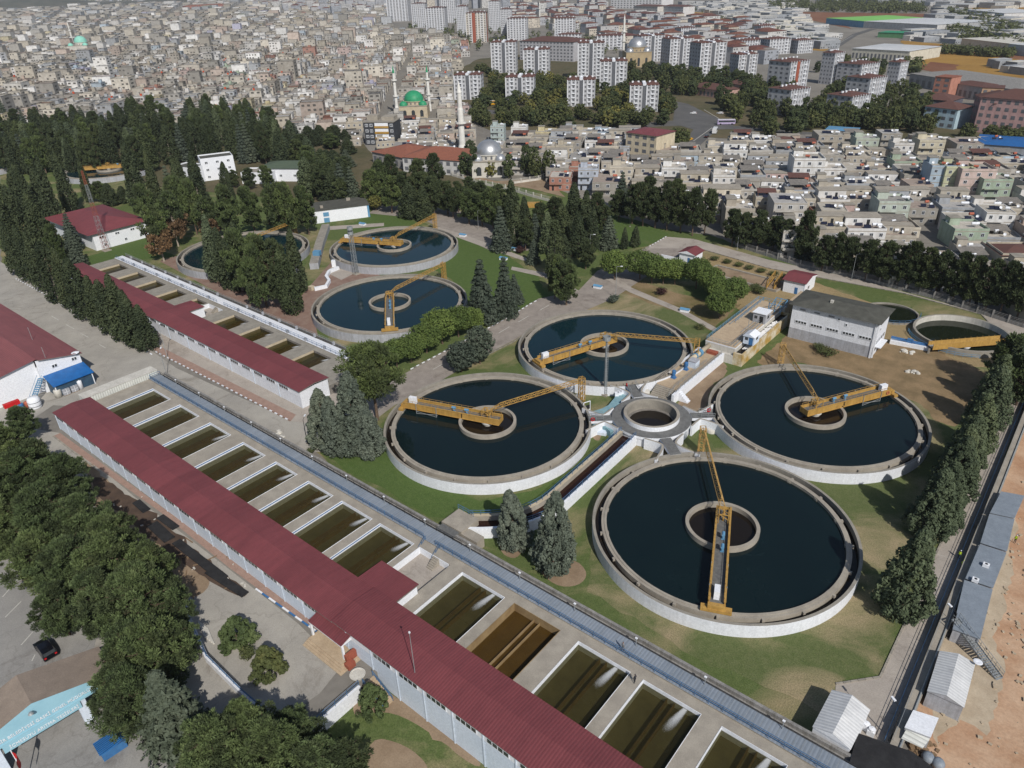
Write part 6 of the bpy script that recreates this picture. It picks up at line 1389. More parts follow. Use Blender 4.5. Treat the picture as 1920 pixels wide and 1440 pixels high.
# near group of blue-grey conifers
for a in ((612,838,733,None,7.5),(668,842,702,None,9.5),(693,853,765,None,7.6),(640,850,745,None,7)): tp('blue',a[0],a[1],a[2],w=a[4],group='blue-grey conifers on the front lawn')
tp('blue',968,1025,922,w=6.4,group='blue-grey conifers on the front lawn'); tp('blue',1038,1066,923,w=7.6,group='blue-grey conifers on the front lawn')
tp('bigpine',708,788,648,w=14.5)
for px,py,ty,w in ((1686,1148,1000,8.8),(1738,1000,880,8.6),(1762,968,862,8),(1778,935,820,9),(1800,880,780,8.5),(1792,905,800,7),(1822,845,742,8.5),(1845,800,690,9),(1856,760,665,8.5),(1885,742,640,8),(1900,700,640,7),(1768,990,905,6)): tp('rowcon',px,py,ty,w=w*.9,group='conifers along the right-hand road')
tp('pinel',1880,735,628,w=9,group='conifers along the right-hand road'); tp('pinel',1905,760,660,w=8,group='conifers along the right-hand road')
# round trees beside the road and the pits
for px,py,w,h in ((830,645,9.5,9.8),(800,662,8,8.5),(772,680,7,7.5),(860,632,8,8.8),(745,690,7,8),(882,628,7,8)): tp('umb',px,py,h=h,w=w,group='round green trees between road and blue tank')
for px,py,w in ((1153,525,7.6),(1200,524,8),(1222,532,7.5),(1243,533,7),(1265,534,6.4),(1305,541,8),(1330,552,7),(1349,598,6.6),(1375,572,6.8),(1344,570,6)): tp('umb',px,py,h=9.6 if w>7 else 8.4,w=w*1.15,group='round green trees in a curved row')
tp('darkb',900,682,612,w=6.6); tp('darkb',866,697,642,w=7)
tp('spruce',905,605,485,w=9.5); tp('spruce',948,592,482,w=7); tp('spruce',968,570,512,w=5); tp('spruce',1140,466,405,w=7)
tp('pinel',1062,572,488,w=8.5); tp('pinel',1040,560,478,w=6); tp('column',966,462,340,w=4.6); tp('column',1040,520,415,w=5.2); tp('column',1058,515,440,w=4.6)
for px,py,ty,w in ((1075,450,348,9),(1095,455,360,8),(1058,462,385,7),(1110,470,390,6),(1085,480,400,8)): tp('cone',px,py,ty,w=w)
tp('pine',1098,505,448,w=6); tp('cone',1170,467,428,w=3.5); tp('cone',1190,463,425,w=3.4)
tp('spruce',940,470,385,w=8); tp('pine',985,470,410,w=6); tp('spruce',1005,465,400,w=6)
for px,py,ty in ((1185,420,345),(1205,424,340),(1228,428,350),(1250,432,338),(1275,436,345),(1298,442,352),(1320,440,355),(1160,412,355),(1262,415,335),(1215,405,330)): tp('pine',px,py,ty,w=8)
tp('spruce',1165,398,322,w=8)
for px,py,ty in ((1372,462,392),(1395,466,398),(1420,468,395),(1448,470,405),(1468,480,410),(1505,490,395),(1540,508,440),(1565,512,436),(1590,516,444),(1622,526,448),(1650,532,452),(1700,545,452),(1725,550,462),(1752,555,470),(1785,565,470),(1815,575,480),(1845,585,485),(1872,592,490),(1905,600,492),(1680,540,462)): tp('pine',px,py,ty,w=7.6,group='pines along the top road')
tp('column',1497,486,402,w=2.6); tp('spruce',1512,488,428,w=6)
# rows beside the left road
for px,py,ty,w,k in ((38,515,420,6,'cone'),(60,528,430,6,'cone'),(84,545,440,6.5,'cone'),(112,565,455,5.4,'column'),(133,577,470,5,'cone'),(165,595,487,7.5,'cone'),(190,608,520,6.5,'cone'),(214,622,530,6.5,'cone'),(238,636,520,7,'cone'),(262,648,548,7.5,'cone'),(278,655,575,6,'cone')): tp(k,px,py,ty,w=w,group='conifers along the left road')
for px,py,ty,w,k in ((30,480,370,8,'cone'),(58,470,352,8,'cone'),(90,480,365,8,'cone'),(120,500,420,6,'pinel'),(140,470,400,7,'spruce'),(150,500,432,6,'spruce'),(20,420,330,8,'cone'),(70,420,310,8,'cone'),(105,430,298,8,'cone'),(135,400,290,7,'cone'),(90,400,320,8,'cone'),(45,400,318,8,'cone'),(170,380,300,6,'cone'),(210,385,345,8,'cone'),(190,378,340,7,'pinel'),(235,380,350,7,'cone')): tp(k,px,py,ty,w=w)
# pines around the far tanks
for px,py,ty,w,k in ((308,490,385,10,'brownpine'),(335,462,360,10,'brownpine'),(290,440,345,9,'pinel'),(345,430,330,9,'pinel'),(370,440,335,9,'pinel'),(405,450,370,10,'brownpine'),(440,455,345,9,'pinel'),(410,528,408,6.5,'cone'),(432,540,430,6.5,'cone'),(470,560,430,10,'pinel'),(500,575,440,10,'pinel'),(530,580,445,9,'pine'),(552,588,470,6,'cone'),(455,545,425,8,'cone'),(520,440,345,9,'pinel'),(550,445,340,9,'pinel'),(580,440,350,9,'pinel'),(480,440,350,9,'pinel'),(270,400,265,8,'cone'),(300,395,285,7,'cone'),(350,400,300,9,'cone'),(375,385,290,8,'cone'),(258,385,300,7,'cone'),(442,400,318,4,'cone'),(330,392,310,7,'spruce')): tp(k,px,py,ty,w=w)
for px,py,ty,w,k in ((610,380,300,9,'pine'),(645,385,305,9,'spruce'),(670,388,310,8,'spruce'),(700,392,318,9,'pinel'),(735,400,330,9,'pinel'),(760,395,322,9,'pine'),(795,400,322,10,'pine'),(815,405,330,9,'pine'),(840,402,340,9,'pine'),(770,408,345,9,'cone'),(795,412,350,9,'cone'),(705,395,365,6,'decy'),(880,420,355,9,'pinel'),(905,425,362,8,'pinel'),(850,408,352,7,'pine'),(860,398,340,6,'pine'),(720,380,300,8,'pinel'),(820,372,285,9,'pine'),(785,370,298,9,'pine'),(740,368,290,8,'pine')): tp(k,px,py,ty,w=w)
# upper left wood
n_w=0
while n_w<225:
    px=R_.uniform(-30,660); f=R_.random()**.8; lim=330 if px<300 else (318 if px<480 else 345+(px-480)*.1)
    base=232+max(0,px-420)*.12+f*(lim-232)
    if 318<px<485 and base>308 or 485<px<575 and base>325: continue
    p=G(px,base); q=G(px,base); top=182+16*math.sin(px*.011+.4)+max(0,px-470)*.40+R_.uniform(-9,12)+f*62; h=min(21,max(9,Hof(px,base,top)))
    k=R_.choice(['cone','cone','pine','spruce','cone','pinel']); n_w+=1
    tree(k,p.x,p.y,h,R_.uniform(7.5,10.5),group='dark conifers of the upper left wood')
for px,py,ty,w,k in ((925,428,352,8,'pinel'),(950,440,380,7,'pine'),(985,445,372,7,'cone'),(1012,450,380,7,'pine'),(1028,475,400,6,'cone'),(1000,495,448,5,'spruce'),(880,395,330,8,'pine'),(905,400,340,8,'pine'),(935,405,345,8,'pine'),(960,410,352,7,'pine'),(1040,430,370,8,'pine'),(1120,430,360,8,'pine'),(1135,440,385,7,'pine'),(560,550,430,7,'cone'),(490,590,460,8,'pinel')): tp(k,px,py,ty,w=w)
for px,py,ty,w,k in ((345,350,296,6,'cone'),(372,352,300,6,'pine'),(425,350,305,5,'cone'),(440,352,318,6,'pine'),(470,355,315,7,'pine'),(505,352,310,7,'pinel')): tp(k,px,py,ty,w=w)
tp('decy',378,285,h=7,w=7)
# grove at the bottom left
for px,py,h,w,k,z in ((30,900,13,10,'grove',0),(85,905,10,7,'pine',0),(5,980,13,11,'grove',0),(75,960,14,11,'grove',0),(140,960,13,10,'grove',0),(25,1050,12,10,'grove',0),(110,1035,14,11,'grove',0),(185,1040,13,10,'grove',0),(235,1065,12,9,'grove',0),(95,1105,12,10,'grove',0),(160,1125,13,11,'grove',0),(235,1130,14,11,'grove',0),(300,1120,11,9,'grove',0),(130,1190,10,8,'grove',0),(212,1195,13,9.4,'grove',0),(288,1200,14,11,'grove',0),(335,1180,8,6.5,'grove',0),(262,1290,12,9,'grove',0),(310,1290,13,10,'grove',0),(265,1370,11,9,'grove',0),(335,1385,13,8,'spruce',0),(345,1250,9,6.5,'grove',0),(55,830,9,7,'grove',0),(245,1352,10,7.6,'grove',0),(430,1475,12,10,'grove',0),(520,1470,11,9,'grove',0),(600,1490,10,9,'grove',LOWZ),(480,1420,10,8,'grove',0),(560,1425,9,8,'grove',LOWZ),(395,1440,9,7,'grove',0),(655,1470,8,6,'pine',LOWZ)):
    tp(k,px,py,h=h,w=w,z=z,group='pines of the bottom left grove')
tp('yew',447,1205,h=5.2,w=6.2); tp('yew',506,1262,h=5.0,w=5.4); tp('shrub',468,1235,h=2.4,w=3); tp('yew',702,1330,h=5.2,w=5,z=LOWZ); tp('shrub',20,885,h=3,w=4)
tp('bluesh',1152,568,h=2.6,w=4.6); tp('plum',1240,553,h=2.8,w=4); tp('plum',975,475,h=3,w=4.4); tp('shrub',1312,617,h=1.4,w=3.6)
for px,py,w in ((1550,665,6.5),(1535,655,4)): tp('shrub',px,py,h=1.7,w=w)
tp('shrub',582,852,h=1.6,w=2.2)
for px in range(1340,1500,22): tp('shrub',px,488+(px-1340)*.26,h=1.5,w=4)
for px,py in ((1415,545),(1400,550),(1425,552),(1390,545)): tp('shrub',px,py,h=2.4,w=4.4)
# mosque garden and town belts
for px,py,ty,k in ((988,330,272,'farpine'),(1003,335,285,'fardec'),(1030,335,280,'fardec'),(955,335,290,'farpine'),(890,332,275,'farpine'),(872,330,285,'farpine'),(882,295,262,'farpine'),(1000,315,275,'farpine'),(921,332,302,'fardecy'),(945,290,270,'farpine')): tp(k,px,py,ty,w=6.5)
def belt(poly,n,ks,hs,group):
    xs=[p[0] for p in poly]; ys=[p[1] for p in poly]; c=0
    while c<n:
        x,y=R_.uniform(min(xs),max(xs)),R_.uniform(min(ys),max(ys)); ins=False
        for i in range(len(poly)):
            a,b=poly[i-1],poly[i]
            if (a[1]>y)!=(b[1]>y) and x<(b[0]-a[0])*(y-a[1])/(b[1]-a[1])+a[0]: ins=not ins
        if ins: p=G(x,y); tree(R_.choice(ks),p.x,p.y,R_.uniform(*hs),R_.uniform(7,10),group=group); c+=1
fd=['fardec','farpine','fardec','fardec','fardecy']
belt([(880,208),(1000,215),(1180,222),(1250,232),(1240,250),(1180,238),(1000,246),(890,240)],50,fd,(7,11),'trees of the middle town belt'); belt([(985,150),(1060,160),(1060,205),(990,205)],12,fd,(8,12),'trees of the middle town belt'); belt([(1120,170),(1180,180),(1180,215),(1120,215)],10,fd,(8,12),'trees of the middle town belt'); belt([(895,130),(940,145),(940,200),(890,190)],10,fd,(8,12),'trees of the middle town belt')
belt([(1180,135),(1260,145),(1330,155),(1400,160),(1400,172),(1260,160),(1180,158)],22,['farpine','fardec'],(9,13),'trees of the middle town belt')
belt([(1330,195),(1440,180),(1470,220),(1560,225),(1700,235),(1720,255),(1440,255),(1380,235)],52,['farpine','fardec','fardec'],(9,14),'trees behind the right-hand houses'); belt([(1660,180),(1740,200),(1760,250),(1690,235)],14,['farpine','fardec'],(9,14),'trees behind the right-hand houses')
belt([(1800,255),(1925,262),(1925,280),(1800,270)],14,['fardec'],(6,9),'trees behind the right-hand houses'); belt([(1265,262),(1300,270),(1280,290),(1232,275)],12,['fardec'],(6,9),'trees behind the right-hand houses'); belt([(1225,185),(1262,195),(1250,228),(1225,222)],8,['fardec','farpine'],(8,12),'trees of the middle town belt')

belt([(885,140),(1000,150),(1180,165),(1260,190),(1255,235),(1100,232),(890,215)],90,fd,(7,11),'trees of the middle town belt')
belt([(1180,128),(1290,150),(1420,152),(1440,180),(1340,185),(1270,180),(1180,165)],60,['farpine','fardec','farpine'],(9,13),'trees of the middle town belt')
belt([(1440,165),(1520,172),(1600,165),(1700,175),(1745,215),(1735,255),(1600,240),(1480,225),(1420,200)],85,['farpine','fardec','fardec'],(8,13),'trees behind the right-hand houses')
belt([(1520,110),(1600,122),(1700,128),(1720,150),(1600,150),(1530,140)],30,['farpine','fardec'],(7,11),'trees behind the right-hand houses')
# ================================================================== TOWN
H_=random.Random(21)
def inpoly(x,y,poly):
    ins=False
    for i in range(len(poly)):
        a,b=poly[i-1],poly[i]
        if (a[1]>y)!=(b[1]>y) and x<(b[0]-a[0])*(y-a[1])/(b[1]-a[1])+a[0]: ins=not ins
    return ins
winM=MB(); winM.box(-.6,-.05,0,.6,.05,1.35,0); winM.box(-.5,-.075,.1,-.04,-.0501,1.25,1); winM.box(.04,-.075,.1,.5,-.0501,1.25,1); winM=winM.mesh('window',[M['white_s'],M['glass']])
doorM=MB().box(-.5,-.05,0,.5,.05,2.1).mesh('door',[M['dark']])
tankM=MB(); tankM.tube((-.75,0,1.35),(.75,0,1.35),.5,10); tankM.bar((-.5,-.35,0),(-.5,-.35,1),.07,.07,1); tankM.bar((.5,-.35,0),(.5,-.35,1),.07,.07,1); tankM.bar((-.5,.35,0),(-.5,.35,1),.07,.07,1); tankM.bar((.5,.35,0),(.5,.35,1),.07,.07,1)
tankO=tankM.mesh('water_tank',[M['orange'],M['steel']]); tankW=tankM.mesh('water_tank',[M['white'],M['steel']])
solM=MB().q([(-1.1,-.7,.25),(1.1,-.7,.25),(1.1,.6,1.15),(-1.1,.6,1.15)]).q([(-1.1,-.7,.2),(-1.1,.6,1.1),(1.1,.6,1.1),(1.1,-.7,.2)]).mesh('solar_panel',[M['solar']])
dishM=MB(); dishM.lathe([(0,0),(.3,.05),(.55,.2),(.52,.23),(.28,.09),(0,.05)],0,0,12); 
_r=Matrix.Rotation(rad(62),3,'X'); dishM.v=[tuple(_r@Vector(v)+Vector((0,0,.9))) for v in dishM.v]; dishM.tube((0,0,0),(0,0,.9),.04,5); dishM=dishM.mesh('satellite_dish',[M['white']],(0,0,0))
balM={}
def house_proto(w,d,fl,style):
    t=D.objects.new('house',None); t['proto']=1; LOC[t.name]=(0,0,0); h=3.0*fl; COL.objects.link(t)
    b=MB(); b.box(-w/2,-d/2,-.2,w/2,d/2,h,0,bottom=False); ph=.85 if style!='slab' else .25; q=.2
    b.box(-w/2,-d/2,h,w/2,-d/2+q,h+ph,0); b.box(-w/2,d/2-q,h,w/2,d/2,h+ph,0); b.box(-w/2,-d/2+q,h,-w/2+q,d/2-q,h+ph,0); b.box(w/2-q,-d/2+q,h,w/2,d/2-q,h+ph,0)
    for f in range(1,fl+1): b.box(-w/2-.03,-d/2-.04,f*3-.25,w/2+.03,-d/2-.001,f*3,1)
    part('wall',b,[M['wall'],M['conc_l']],t)
    if style!='hip': part('roof',MB().box(-w/2+q,-d/2+q,h,w/2-q,d/2-q,h+.06),[M['wallf']],t)
    if style=='hut': 
        part('stair_hut',MB().box(-w/2+.8,d/2-4.4,h+.061,-w/2+4.2,d/2-.8,h+2.6,0,1).box(-w/2+.6,d/2-4.6,h+2.601,-w/2+4.4,d/2-.6,h+2.75,1),[M['wall'],M['conc']],t)
    if style=='half': part('upper_floor',MB().box(-w/2+.4,0,h+.061,w/2-.3,d/2-.25,h+2.9,0).box(-w/2+.2,-.2,h+2.901,w/2-.1,d/2-.05,h+3.1,1),[M['wall'],M['conc_l']],t); link('window',winM,t,(-w*.2,-.0,h+1.0)); link('door',doorM,t,(w*.15,0,h+.06))
    if style=='hip': part('roof',MB().hip(-w/2,-d/2,w/2,d/2,h+.1,1.5,0,.5),[M['terra2']],t)
    if style=='sheet': part('canopy',MB().q([(-w*.42,-d*.1,h+1.6),(w*.3,-d*.1,h+1.6),(w*.3,d*.42,h+2.4),(-w*.42,d*.42,h+2.4)]).q([(-w*.42,-d*.1,h+1.52),(-w*.42,d*.42,h+2.32),(w*.3,d*.42,h+2.32),(w*.3,-d*.1,h+1.52)]).box(-w*.4,-d*.08,h,-w*.38,-d*.06,h+1.6).box(w*.27,-d*.08,h,w*.29,-d*.06,h+1.6),[H_.choice([M['felt'],M['conc_d'],M['conc_d'],M['wsheet'],M['felt_d'],M['terra2']])],t)
    nw=max(2,int(w/3))
    for f in range(fl):
        for i in range(nw):
            if f==0 and i==0: link('door',doorM,t,((i+.5)*w/nw-w/2,-d/2-.01,0)); continue
            link('window',winM,t,((i+.5)*w/nw-w/2,-d/2-.02,f*3+.95))
        for i in range(max(1,int(d/4.5))):
            o=link('window',winM,t,(w/2+.02,(i+.5)*d/max(1,int(d/4.5))-d/2,f*3+.95)); o.rotation_euler.z=pi/2
    if fl>=2 and H_.random()<.6:
        for f in range(1,fl): part('balcony',MB().box(-w/2+.3,-d/2-1.2,f*3-.02,w*.1,-d/2-.05,f*3+.1,1).box(-w/2+.3,-d/2-1.25,f*3+.1,w*.1,-d/2-1.2,f*3+.95,0),[M['wall'],M['conc_l']],t)
    if style!='hip':
        z=h+.06
        for _ in range(H_.choice([1,1,2])): link('water_tank',H_.choice([tankO,tankW,tankW]),t,(H_.uniform(-.1,.36)*w,H_.uniform(-.35,.1)*d,z),H_.uniform(-.4,.4))
        for _ in range(H_.choice([0,1,2])): link('solar_panel',solM,t,(H_.uniform(-.3,.3)*w,H_.uniform(-.38,0)*d,z),H_.uniform(-.2,.2))
        for _ in range(H_.choice([1,2])): link('satellite_dish',dishM,t,(H_.uniform(-.44,.44)*w,H_.uniform(-.44,.3)*d,z),H_.uniform(-.8,.8))
    return t
PROTO=[]
for (w,d,fl,st) in ((11,11,2,'hut'),(10,12,2,'sheet'),(12,10,1,'half'),(11,12,2,'slab'),(10,10,3,'hut'),(12,12,2,'half'),(11,10,1,'hut'),(12,11,2,'sheet'),(10,12,3,'slab'),(12,12,1,'sheet'),(11,11,2,'hip'),(11,11,4,'hut'),(10,11,1,'slab'),(12,11,2,'hut')): PROTO.append((house_proto(w,d,fl,st),w,d,fl,st))
WALLC=[((.40,.37,.32),'beige-grey'),((.44,.425,.40),'pale grey'),((.31,.295,.27),'bare concrete'),((.50,.46,.39),'cream'),((.62,.62,.62),'white'),((.35,.32,.275),'brown-grey'),((.42,.38,.31),'sandy'),((.56,.55,.54),'off-white'),((.42,.34,.29),'pinkish'),((.33,.35,.38),'blue-grey')]
RARE=[((.50,.44,.28),'yellow'),((.34,.42,.50),'light blue'),((.32,.39,.31),'pale green'),((.34,.17,.13),'brick red'),((.44,.33,.31),'pink'),((.34,.34,.46),'lilac')]
ROOFC=[(.36,.34,.30),(.42,.39,.34),(.29,.28,.265),(.46,.43,.385),(.32,.265,.23),(.38,.37,.36)]
STY={'hut':'with a roof-top stair hut','sheet':'with a sheet canopy on its roof','half':'with a half-built upper floor','slab':'with a bare flat roof','hip':'under a hipped red-brown roof'}
NUMW=['','one','two','three','four','five','six']
HOUSES=[]; TAKEN=[]
def put_house(pi_,x,y,rz,wc,rc,sc=1.0,shift=0):
    pr,w,d,fl,st=PROTO[pi_]; c=copy_tree(pr); c.location=(x,y,0); c.rotation_euler.z=rz; c.scale=(sc,sc,1); 
    if 'proto' in c: del c['proto']
    LOC[c.name]=(0,0,0)
    for ch in c.children: ch.color=(*(rc if ch.name.startswith('roof') else wc[0]),1)
    c['category']='house'; c['group']='flat-roofed town houses'
    HOUSES.append((c,f"{wc[1]} {NUMW[fl]}-storey house {STY[st]}")); TAKEN.append((x,y,9)); return c
def free(x,y,r=7):
    return all((x-a)**2+(y-b)**2>(r+c*.55)**2 for a,b,c in TAKEN)
# ---------- landmark buildings first
def tower(px,py,wpx,top,label,rz=-.12,roof='terra2',walls=((.45,.46,.49),),stripe=(.16,.17,.20),ratio=.75,split=True,cat='apartment block',detail=True,floors=None,side=None,group='apartment towers'):
    p=G(px,py); k=(PX(p+CX)[0]-PX(p)[0]); w=wpx/k*(.86 if abs(rz)<.3 else .74); d=w*ratio; h=Hof(px,py,top)*(1.08 if rz>.2 else .97); fl=floors or max(3,round(h/3.05)); fh=h/fl
    t=T('apartment_tower' if h>16 else 'apartment_block',label,cat,(p.x,p.y,0),group,ROOT+rz,local=True); y0=0
    b=MB(); b.box(-w/2,y0,-.3,w/2,d,h,0,bottom=False)
    nf=7 if w>15 else 5
    for i in range(nf):
        x=-w/2+(i+.5)*w/nf
        if split and i==nf//2: b.box(x-w/nf*.42,y0-.04,0,x+w/nf*.42,y0-.001,h,1)
        else: b.box(x-w/nf*.5,y0-.55,0,x-w/nf*.36,y0-.001,h+.4,2)
    b.box(w/2-.3,y0-.55,0,w/2,y0-.001,h+.4,2)
    r=MB()
    if split: r.hip(-w/2,y0,-w*.07,d,h+.35,1.7,0,.5); r.hip(w*.07,y0,w/2,d,h+.35,1.7,0,.5); r.box(-w*.06,y0,h,w*.06,d,h+1.4,1)
    elif roof=='felt': r.box(-w/2-.2,y0-.2,h,w/2+.2,d+.2,h+.7,1)
    else: r.hip(-w/2,y0,w/2,d,h,2.0,0,.7)
    part('roof',r,[M[roof],M['white_s']],t)
    wm_=winA if detail else None; n=0
    ns=4
    wb=MB()
    for f in range(fl):
        for i in range(nf):
            if split and i==nf//2: continue
            x=-w/2+(i+.57)*w/nf; sx=w/nf*.4
            if detail and n<64: link('window',winA,t,(x,y0-.03,f*fh+fh*.28),scale=(sx,1,fh*.48)); n+=1
            else: wb.box(x-sx/2,y0-.05,f*fh+fh*.28,x+sx/2,y0-.002,f*fh+fh*.76)
            
        for i in range(ns):
            y=y0+(i+.5)*d/ns
            if detail and n<96:
                o=link('window',winA,t,(w/2+.03,y,f*fh+fh*.28),scale=(d/ns*.42,1,fh*.45)); o.rotation_euler.z=pi/2; n+=1
            else: wb.box(w/2+.002,y-d/ns*.2,f*fh+fh*.28,w/2+.05,y+d/ns*.2,f*fh+fh*.72)
            wb.box(-w/2-.05,y-d/ns*.2,f*fh+fh*.28,-w/2-.002,y+d/ns*.2,f*fh+fh*.72)
        bl=MB()
    for f in range(1,fl):
        for i in ((1,nf-2) if nf>5 else (1,3)):
            x=-w/2+(i+.57)*w/nf; bl.box(x-w/nf*.38,y0-.9,f*fh-.05,x+w/nf*.38,y0-.06,f*fh+.55)
    for src,mi in ((wb,3),(bl,2)):
        n0=len(b.v); b.v+=src.v; b.f+=[tuple(n0+k for k in f_) for f_ in src.f]; b.m+=[mi]*len(src.f)
    o=part('wall',b,[M['wall'],objdark,M['white'],M['tglass']],t); o.color=(*walls[0],1)
    if side: o=part('side_panel',MB().box(w/2+.06,y0+d*.3,0,w/2+.12,d*.7,h).box(-w*.18,y0-.62,0,-w*.02,y0-.56,h),[M[side]],t)
    tk=MB()
    for i in range(5): tk.cbox(-w*.4+i*w*.2,d*.5,h+1.2,1.3,1.0,1.1)
    part('roof_tanks',tk,[M['white']],t); TAKEN.append((p.x,p.y+d/2,max(w,d)*.95)); return t
ROOT=ROT0
objdark=mat('grey_facade_recess',(.12,.125,.14),(.09,.095,.11),.5,.8)
M['tglass']=mat('tower_glazing',(.15,.155,.17),(.10,.105,.12),.5,.3,0,.4)
winA=MB().box(-.5,-.03,0,.5,.03,1).mesh('window',[M['tglass']])
for a in ((975,192,62,144,'white tower with red roofs left of the wooded slope, first of the front row'),(1089,200,60,149,'squat white tower with twin red roofs in the middle of the front row'),(1206,210,61,159,'white tower at the road fork, rightmost of the front row'),(1149,168,58,114,'white tower directly behind the front-row middle tower'),(1107,149,56,79,'tall white tower with grey recess left of the slim minaret'),(1006,147,56,92,'white tower in front of the long red-roofed school'),(945,137,54,78,'tall pale tower left of the red-roofed school'),(878,187,59,140,'white tower with red roof next to the big white minaret')): tower(*a)
for a in ((1059,80,44,33,'bluish white tower with dark red roof behind the school'),(970,76,44,33,'pale blue tower at the head of the red-roofed school'),(818,61,42,13,'grey-white tower left of the red-striped one'),(787,52,30,5,'slim grey tower in the far group'),(747,40,46,-8,'glassy grey tower at the left of the far group'),(843,43,30,-6,'beige tall tower rising out of the picture'),(868,64,24,10,'grey narrow tower beside the red-striped one'),(928,58,24,0,'tall pale tower right of the red-striped one'),(950,74,24,15,'red-roofed white tower right of the red-striped one'),(1145,93,60,66,'white block with red roofs before the long minaret'),(1068,82,50,64,'low white block left of the long minaret')): tower(*a,split=False,detail=False)
tower(894,80,44,22,'tall tower with a broad red vertical stripe',split=False,side='brick',walls=((.5,.46,.4),))
for a in ((1222,116,55,71,'grey-white tower right of the tan mosque'),(1275,128,55,77,'white tower with dark left face in the middle right group'),(1333,143,62,85,'tall white tower with dark left face right of the middle'),(1398,151,46,106,'grey tower at the edge of the dark park')): tower(*a,rz=.28,walls=((.42,.425,.45),))
for a in ((1405,104,46,78,'grey block behind the edge tower'),(1290,78,38,54,'white flat block in the far middle'),(1460,102,52,75,'grey apartment block with balconies at the right'),(1508,100,38,77,'brown-grey block at the start of the field road'),(1437,72,34,50,'dark-sided block near the industrial sheds')): tower(*a,rz=.28,split=False,detail=False)
for a,s in (((1492,174,68,119,'tall white tower with dark blue left face and a pink panel'),'brick'),((1565,158,36,103,'grey narrow tower right of the pink-panelled one'),None),((1625,162,70,122,'broad grey-white tower with balconies in the right group'),None),((1685,170,32,120,'slim grey tower at the right of the group'),None),((1637,200,66,149,'white tower with peach edge in the right group'),None),((1607,225,72,182,'lower tower with dark blue left face above the trees'),None),((1494,215,70,170,'pale tower with dark blue left face above the trees'),None)): tower(*a,rz=.55,split=False,side=s,ratio=1.0,walls=((.43,.435,.46),))
def slab_building(pxs,h,wall,roofm,label,cat='building',hip=2.0,wins=True,fl=None,name='building',rz=None,dpt=None):
    "pxs: left and right foot of the front face"
    p,q=G(*pxs[0]),G(*pxs[1]); v=q-p; w=v.length; a=math.atan2(v.y,v.x); d=dpt or w*.4
    t=T(name,label,cat,tuple(p),None,a,local=True)
    o=part('wall',MB().box(0,0,-.2,w,d,h,0),[M['wall']],t); o.color=(*wall,1)
    if hip: part('roof',MB().hip(0,0,w,d,h,hip,0,.7),[M[roofm]],t)
    else: part('roof',MB().box(-.3,-.3,h,w+.3,d+.3,h+.4),[M[roofm]],t)
    fl=fl or max(1,int(h/3.3)); nw=min(16,max(2,int(w/4))); 
    if wins:
        for f in range(fl):
            for i in range(nw):
                if f*nw+i<96: link('window',winA,t,((i+.5)*w/nw,-.03,f*h/fl+.9),scale=(w/nw*.5,1,h/fl*.5))
    c=p+v*.5; TAKEN.append((c.x,c.y,w*.55)); return t
slab_building([(975,112),(1075,116)],20,(.42,.42,.45),'terra2','long school building with red hipped roof among the towers',hip=4,dpt=38)
slab_building([(700,305),(760,318)],6,(.35,.34,.33),'terra','orange-tiled low building behind the pines at the dark and yellow block',hip=3,dpt=26)
slab_building([(757,322),(862,330)],7.5,(.50,.50,.50),'terra','large orange-tiled hipped building left of the silver-domed mosque',hip=3.6,dpt=26)
t=slab_building([(686,272),(742,272)],13,(.05,.055,.065),'conc','dark grey block with yellow balcony bands and white windows',hip=0,dpt=14,wins=False,name='apartment_block')
w=(G(742,272)-G(686,272)).length
for f in range(4):
    part('yellow_band',MB().box(w*.36,-.5,f*3.2+.2,w*.82,-.02,f*3.2+1.3),[M['yellow']],t); part('balcony_wall',MB().box(w*.37,-.06,f*3.2+1.35,w*.81,-.01,f*3.2+3.1),[M['white']],t)
    for x in (.1,.25,.92): link('window',wme,t,(w*x-.9,-.05,f*3.2+1.0),scale=(1.2,1,1.2))
part('stair_hut',MB().box(w*.05,5,13.4,w*.4,11,16.2).box(w*.55,4,13.4,w*.95,12,15.5),[M['conc_l']],t)
slab_building([(1172,297),(1228,306)],13.5,(.55,.48,.36),'red_roof','cream four-storey building with a dark red sheet roof',hip=1.6,dpt=17)
slab_building([(1823,247),(1960,262)],19,(.48,.31,.30),'terra2','large pink school with brown-red hipped roofs at the right edge',hip=4,dpt=24,fl=5)
slab_building([(1816,230),(1850,250)],16,(.45,.26,.255),'terra2','pink corner wing left of the large school',hip=4,dpt=18,fl=4)
slab_building([(1727,235),(1787,243)],11,(.38,.50,.58),'terra2','light blue building with red roof among the trees at the right',hip=3,dpt=17,fl=3)
slab_building([(1716,208),(1778,214)],8,(.10,.10,.13),'terra2','low building with maroon roof behind the light blue one',hip=3.2,dpt=20,fl=2)
slab_building([(1745,183),(1775,186)],14,(.42,.20,.15),'terra','brick-red block in front of the grey factory',hip=0,dpt=14,fl=4,name='apartment_block')
slab_building([(1775,180),(1840,190)],9,(.36,.36,.37),'terra2','showroom with brown roof and pale signs before the grey factory',hip=2,dpt=18,fl=1)
slab_building([(1832,204),(1872,206)],13,(.46,.30,.20),'terra2','orange-beige building left of the pink school roofs',hip=0,dpt=14,fl=3)
slab_building([(1702,160),(1905,196)],9,(.30,.31,.32),'conc_g','very long grey factory hall below the ochre field',hip=2.5,dpt=46,fl=1,name='factory_hall')
slab_building([(1595,110),(1702,117)],10,(.55,.53,.46),'wsheet','large white saw-tooth factory beside the field road',hip=1.5,dpt=62,fl=1,name='factory_hall')
slab_building([(1548,45),(1618,52)],9,(.15,.32,.48),'lgreen','far factory with a bright green roof and blue end',hip=1,dpt=110,fl=1,name='factory_hall',wins=False)
